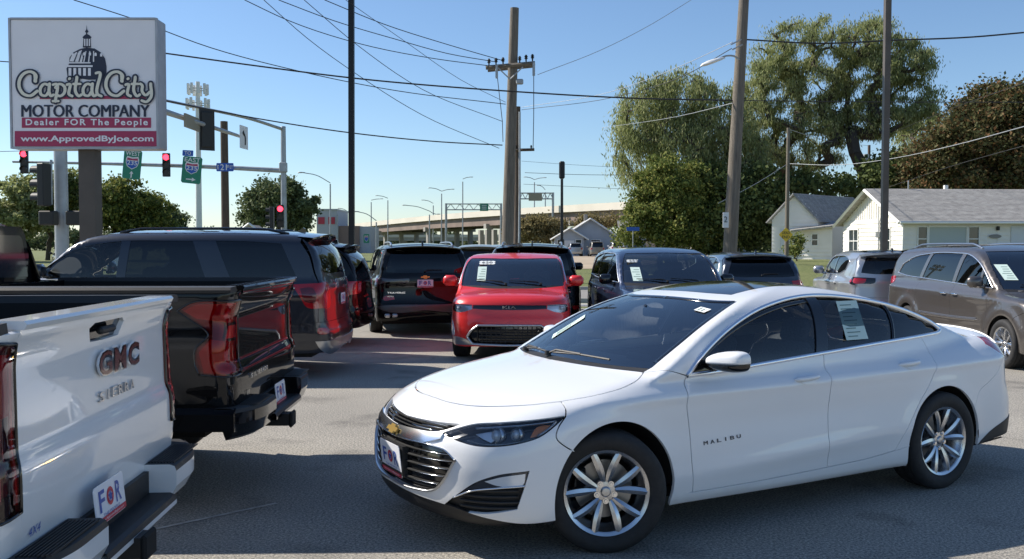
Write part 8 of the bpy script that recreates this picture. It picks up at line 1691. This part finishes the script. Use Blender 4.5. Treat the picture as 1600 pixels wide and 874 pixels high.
    # step bumper: swept in plan, painted face, black step pads, recessed plate pocket
    ys = np.linspace(-1.0, 1.0, 61); pr = lambda y: .135-.125*max(0, (abs(y)-.62)/.38)**2.2
    pz = lambda y: tz-.14 if white else tz-.10
    top_z = tz-.155 if white else tz-.10
    zt_ = lambda y: top_z+.05 if abs(y) > .42 else top_z-.08
    zb = .52 if white else .49
    pad, face, pocket = MB(), MB(), MB()
    prof = lambda y: [(T-.12, zt_(y)), (T+pr(y)-.03, zt_(y)), (T+pr(y)-.008, zt_(y)-.008), (T+pr(y), zt_(y)-.03), (T+pr(y)-.0, zt_(y)-.10 if abs(y) > .42 else zt_(y)-.05), (T+pr(y)-.03, zb+.02), (T+pr(y)-.06, zb), (T-.05, zb)]
    for seg_, (ya, yb) in enumerate(((-1.0, -.42), (.42, 1.0))):
        yy = np.linspace(ya, yb, 24); V = np.array([[(x, y, z) for x, z in prof(y if abs(y) > .421 else math.copysign(.425, y))] for y in yy]); n = 8
        F1 = [(i*n+j, (i+1)*n+j, (i+1)*n+j+1, i*n+j+1) for i in range(23) for j in (0, 1, 2)]; F2 = [(i*n+j, (i+1)*n+j, (i+1)*n+j+1, i*n+j+1) for i in range(23) for j in range(3, 7)]
        mk('bumper_step', V.reshape(-1, 3), F1+[], 'trim_black', t); mk('bumper_face', V.reshape(-1, 3), F2+[tuple(range(8)), tuple(range(23*8, 24*8))[::-1]], P if white else 'gloss_black', t, smooth=False)
        q = MB()
        for k in range(9):
            xk = T+.0+.014*k
            if xk < T+.12: q.box((xk, (ya+yb)/2*.92, zt_(1)+.003), (.006, .40, .006))
        o = q.done('step_grip', 'trim_black', t); o['kind'] = 'stuff'
    yy = np.linspace(-.42, .42, 21); V = np.array([[(x, y, z) for x, z in prof(y*.99)] for y in yy]); n = 8
    mk('bumper_centre', V.reshape(-1, 3), [(i*n+j, (i+1)*n+j, (i+1)*n+j+1, i*n+j+1) for i in range(20) for j in range(3)], 'trim_black', t)
    mk('bumper_centre', V.reshape(-1, 3), [(i*n+j, (i+1)*n+j, (i+1)*n+j+1, i*n+j+1) for i in range(20) for j in range(3, 7)], P if white else 'gloss_black', t)
    for s_ in (-1, 1):
        q = MB(); V = []
        for x, dz in ((T-.52, .06), (T-.40, .0), (T-.02, .0), (T+.012, .0)):
            for yy_, z_ in ((w-.06, zb+.05), (w+.004, zb+.06), (w+.012, zt_(1)-.03-dz), (w-.05, zt_(1)-dz)): V.append((x, s_*yy_, z_+ (.04 if x < T-.45 else 0)))
        q.add(V, [(4*i+j, 4*i+(j+1) % 4, 4*i+4+(j+1) % 4, 4*i+4+j) for i in range(3) for j in range(4)]+[(0, 1, 2, 3), (15, 14, 13, 12)]); q.done('bumper_wrap', 'trim_black' if white else 'gloss_black', t)
    MB().box((T-.02, 0, (top_z+zb)/2+.02), (.06, 1.5, top_z-zb)).done('bumper_beam', 'trim_black', t)
    MB().box((T+.05, -.1, zb-.03), (.24, .11, .085)).done('hitch_receiver', 'trim_black', t); MB().box((T+.175, -.1, zb-.03), (.025, .14, .11), bevel=.01).done('hitch_cap', 'liner', t)
    if white: plate(t, (T+.055, -.19, top_z+.06), (0, 1, 0), (-.1, 0, .995))
    else: plate(t, (T+.055, .05, top_z-.01), (0, 1, 0), (-.1, 0, .995))
    MB().box((L/2+.3, 0, .52), (L-1.2, 1.2, .18)).done('chassis', 'liner', t)
    # cab
    hoodA = NP(b, 'top', [(.25, 0, 0), (.27, .5, 0), (.42, .86, 0)]); hoodB = NP(b, 'top', [(.42, .86, 0), (1.3, .87, 0), (1.47, .82, 0)]); cowlF = Cc('top', [(1.47, .82), (1.33, .4), (1.30, 0)])
    panel(b, 'hood', 'top', [hoodA, hoodB, cowlF, b.solve('top', [(1.1, 0), (.7, 0), (.4, 0)])], P, t, sp=.12)
    dT = [(1.66, 1.36), (1.95, 1.58), (2.25, 1.74), (2.7, 1.80), (3.4, 1.79)]; dB = [(1.66, 1.36), (2.5, 1.38), (3.45, 1.39)]
    dloT, dloB = Cc('side', dT), Cc('side', dB); dloT[0] = dloB[0]; rl = b.seg(dloT[-1], dloB[-1], 'side', 5)
    wsB = Cc('top', [(1.38, 0), (1.42, .4), (1.56, .78)]); wsS = Cc('top', [(1.56, .78), (2.15, .66)]); wsH = Cc('top', [(2.15, .66), (2.08, 0)])
    xc = 3.585; ce = Cc('side', [(xc-.03, 1.25), (xc-.04, 1.40), (xc-.10, 1.72)]); rr2 = Cc('top', [(xc-.12, ce[-1][1]*.98), (xc-.14, .5), (xc-.14, 0)]); rr2[0] = ce[-1]
    bdl = Cc('side', [(3.45, 1.39), (xc-.03, 1.25)]); bdl[0] = dloB[-1]
    panel(b, 'cab_roof', 'cyl', [b.solve('top', [(3.4, 0), (2.8, 0), (2.3, 0)]), wsH[::-1], wsS[::-1], b.seg(wsB[-1], dloT[0], 'cyl', 6), dloT, rl, bdl, ce, rr2], P, t, sp=.07, gap=0)
    archF = Cc('side', arc(xf, az, rf, 130, -8, 16)); body = [hoodB, b.seg(hoodB[-1], dloB[0], 'cyl', 6), Cc('side', [(1.66, 1.36), (1.66, .52)]), Cc('side', [(1.66, .52), (archF[-1][0], .47)]), archF[::-1], NP(b, 'cyl', [tuple(archF[0]), (.45, .95, 1.0), tuple(hoodB[0])])]
    panel(b, 'fender', 'cyl', body, P, t, sp=.1, mirror='pair'); i = int(np.argmin(abs(dloB[:, 0]-2.62)))
    d2 = Cc('side', [(2.62, 1.38), (2.62, .52)]); d2[0] = dloB[i]
    panel(b, 'door', 'side', [dloB[:i+1], d2, Cc('side', [(2.62, .52), (1.66, .52)]), Cc('side', [(1.66, .52), (1.66, 1.36)])], P, t, sp=.1, mirror='pair')
    panel(b, 'door', 'side', [dloB[i:], bdl, Cc('side', [(xc-.03, 1.25), (xc-.03, .52)]), Cc('side', [(xc-.03, .52), (2.62, .52)]), d2[::-1]], P, t, sp=.1, mirror='pair')
    j = int(np.argmin(abs(dloT[:, 0]-2.6))); j2 = j+3
    panel(b, 'window', 'side', [dloT[:j], b.seg(dloT[j-1], dloB[i-2], 'side', 4), dloB[:i-2][::-1]], 'glass_tint', t, sp=.15, off=-.006, mirror='pair'); panel(b, 'window', 'side', [dloT[j2:], rl, dloB[i+2:][::-1], b.seg(dloB[i+2], dloT[j2], 'side', 4)], 'glass_dark', t, sp=.15, off=-.006, mirror='pair')
    panel(b, 'pillar_trim', 'side', [dloT[j-1:j2+1], b.seg(dloT[j2], dloB[i+2], 'side', 4), dloB[i-2:i+3][::-1], b.seg(dloB[i-2], dloT[j-1], 'side', 4)], 'gloss_black', t, sp=.15, off=-.002, mirror='pair')
    panel(b, 'windshield', 'top', [wsB, wsS, wsH, b.solve('top', [(1.9, 0), (1.6, 0)])], 'glass_shield', t, sp=.12)
    # back of the cab with rear window
    P5 = [(-.90, 1.20), (.90, 1.20), (.88, 1.42), (.76, 1.80), (.70, 1.86), (-.70, 1.86), (-.76, 1.80), (-.88, 1.42)]
    MB().prism(P5, (xc-.16, 0, 0), (0, 1, 0), (0, 0, 1), (1, 0, 0), .06).done('cab_back', P, t)
    MB().prism([(-.78, 1.46), (.78, 1.46), (.70, 1.76), (.66, 1.79), (-.66, 1.79), (-.70, 1.76)], (xc-.098, 0, 0), (0, 1, 0), (0, 0, 1), (1, 0, 0), .006).done('rear_window', 'gloss_black', t)
    MB().box((xc-.10, 0, 1.84), (.04, .34, .05), bevel=.01).done('brake_light', 'lens_dark_red', t)
    F_ = [('nose', )]
    fn = [b.solve('front', np.stack([np.zeros(10), np.linspace(.45, hoodA[0][2], 10)], 1)), hoodA, NP(b, 'nose', [tuple(hoodA[-1]), (.47, .95, 1.0), tuple(archF[0])]), NP(b, 'nose', C2([tuple(archF[0])]+[(xf+rf*math.cos(R(a)), .95, az+rf*math.sin(R(a))) for a in (150, 175, 190)])), NP(b, 'nose', [(xf+rf*math.cos(R(190)), .95, az+rf*math.sin(R(190))), (.2, .7, .45), (.05, 0, .45)])]
    panel(b, 'front_fascia', 'nose', fn, P, t, sp=.1, gap=.002)
    for s_ in (-1, 1):
        wheel(t, xf, s_*.87, .41, .265, .27, 'five', 0, s_, fin='alloy', lod=1); wheel(t, xr, s_*.87, .41, .265, .27, 'five', 0, s_, fin='alloy', lod=1)
    under(b, t, .6, 3.6, [(xf, az, rf), (xr, az, rr)], z=.45, w=.92)
    return t
def C2(p): return p
glassmat('lens_clear_red', (.90, .35, .36)); glassmat('lens_black_red', (.85, .12, .13), ior=1.45)
RZW, RZB = R(3.6), R(1.5)
build_pickup('white', (-1.66-5.62*math.cos(RZW), 3.80-5.62*math.sin(RZW), 0), RZW)
build_pickup('black', (-1.765-5.62*math.cos(RZB), 6.72-5.62*math.sin(RZB), 0), RZB)
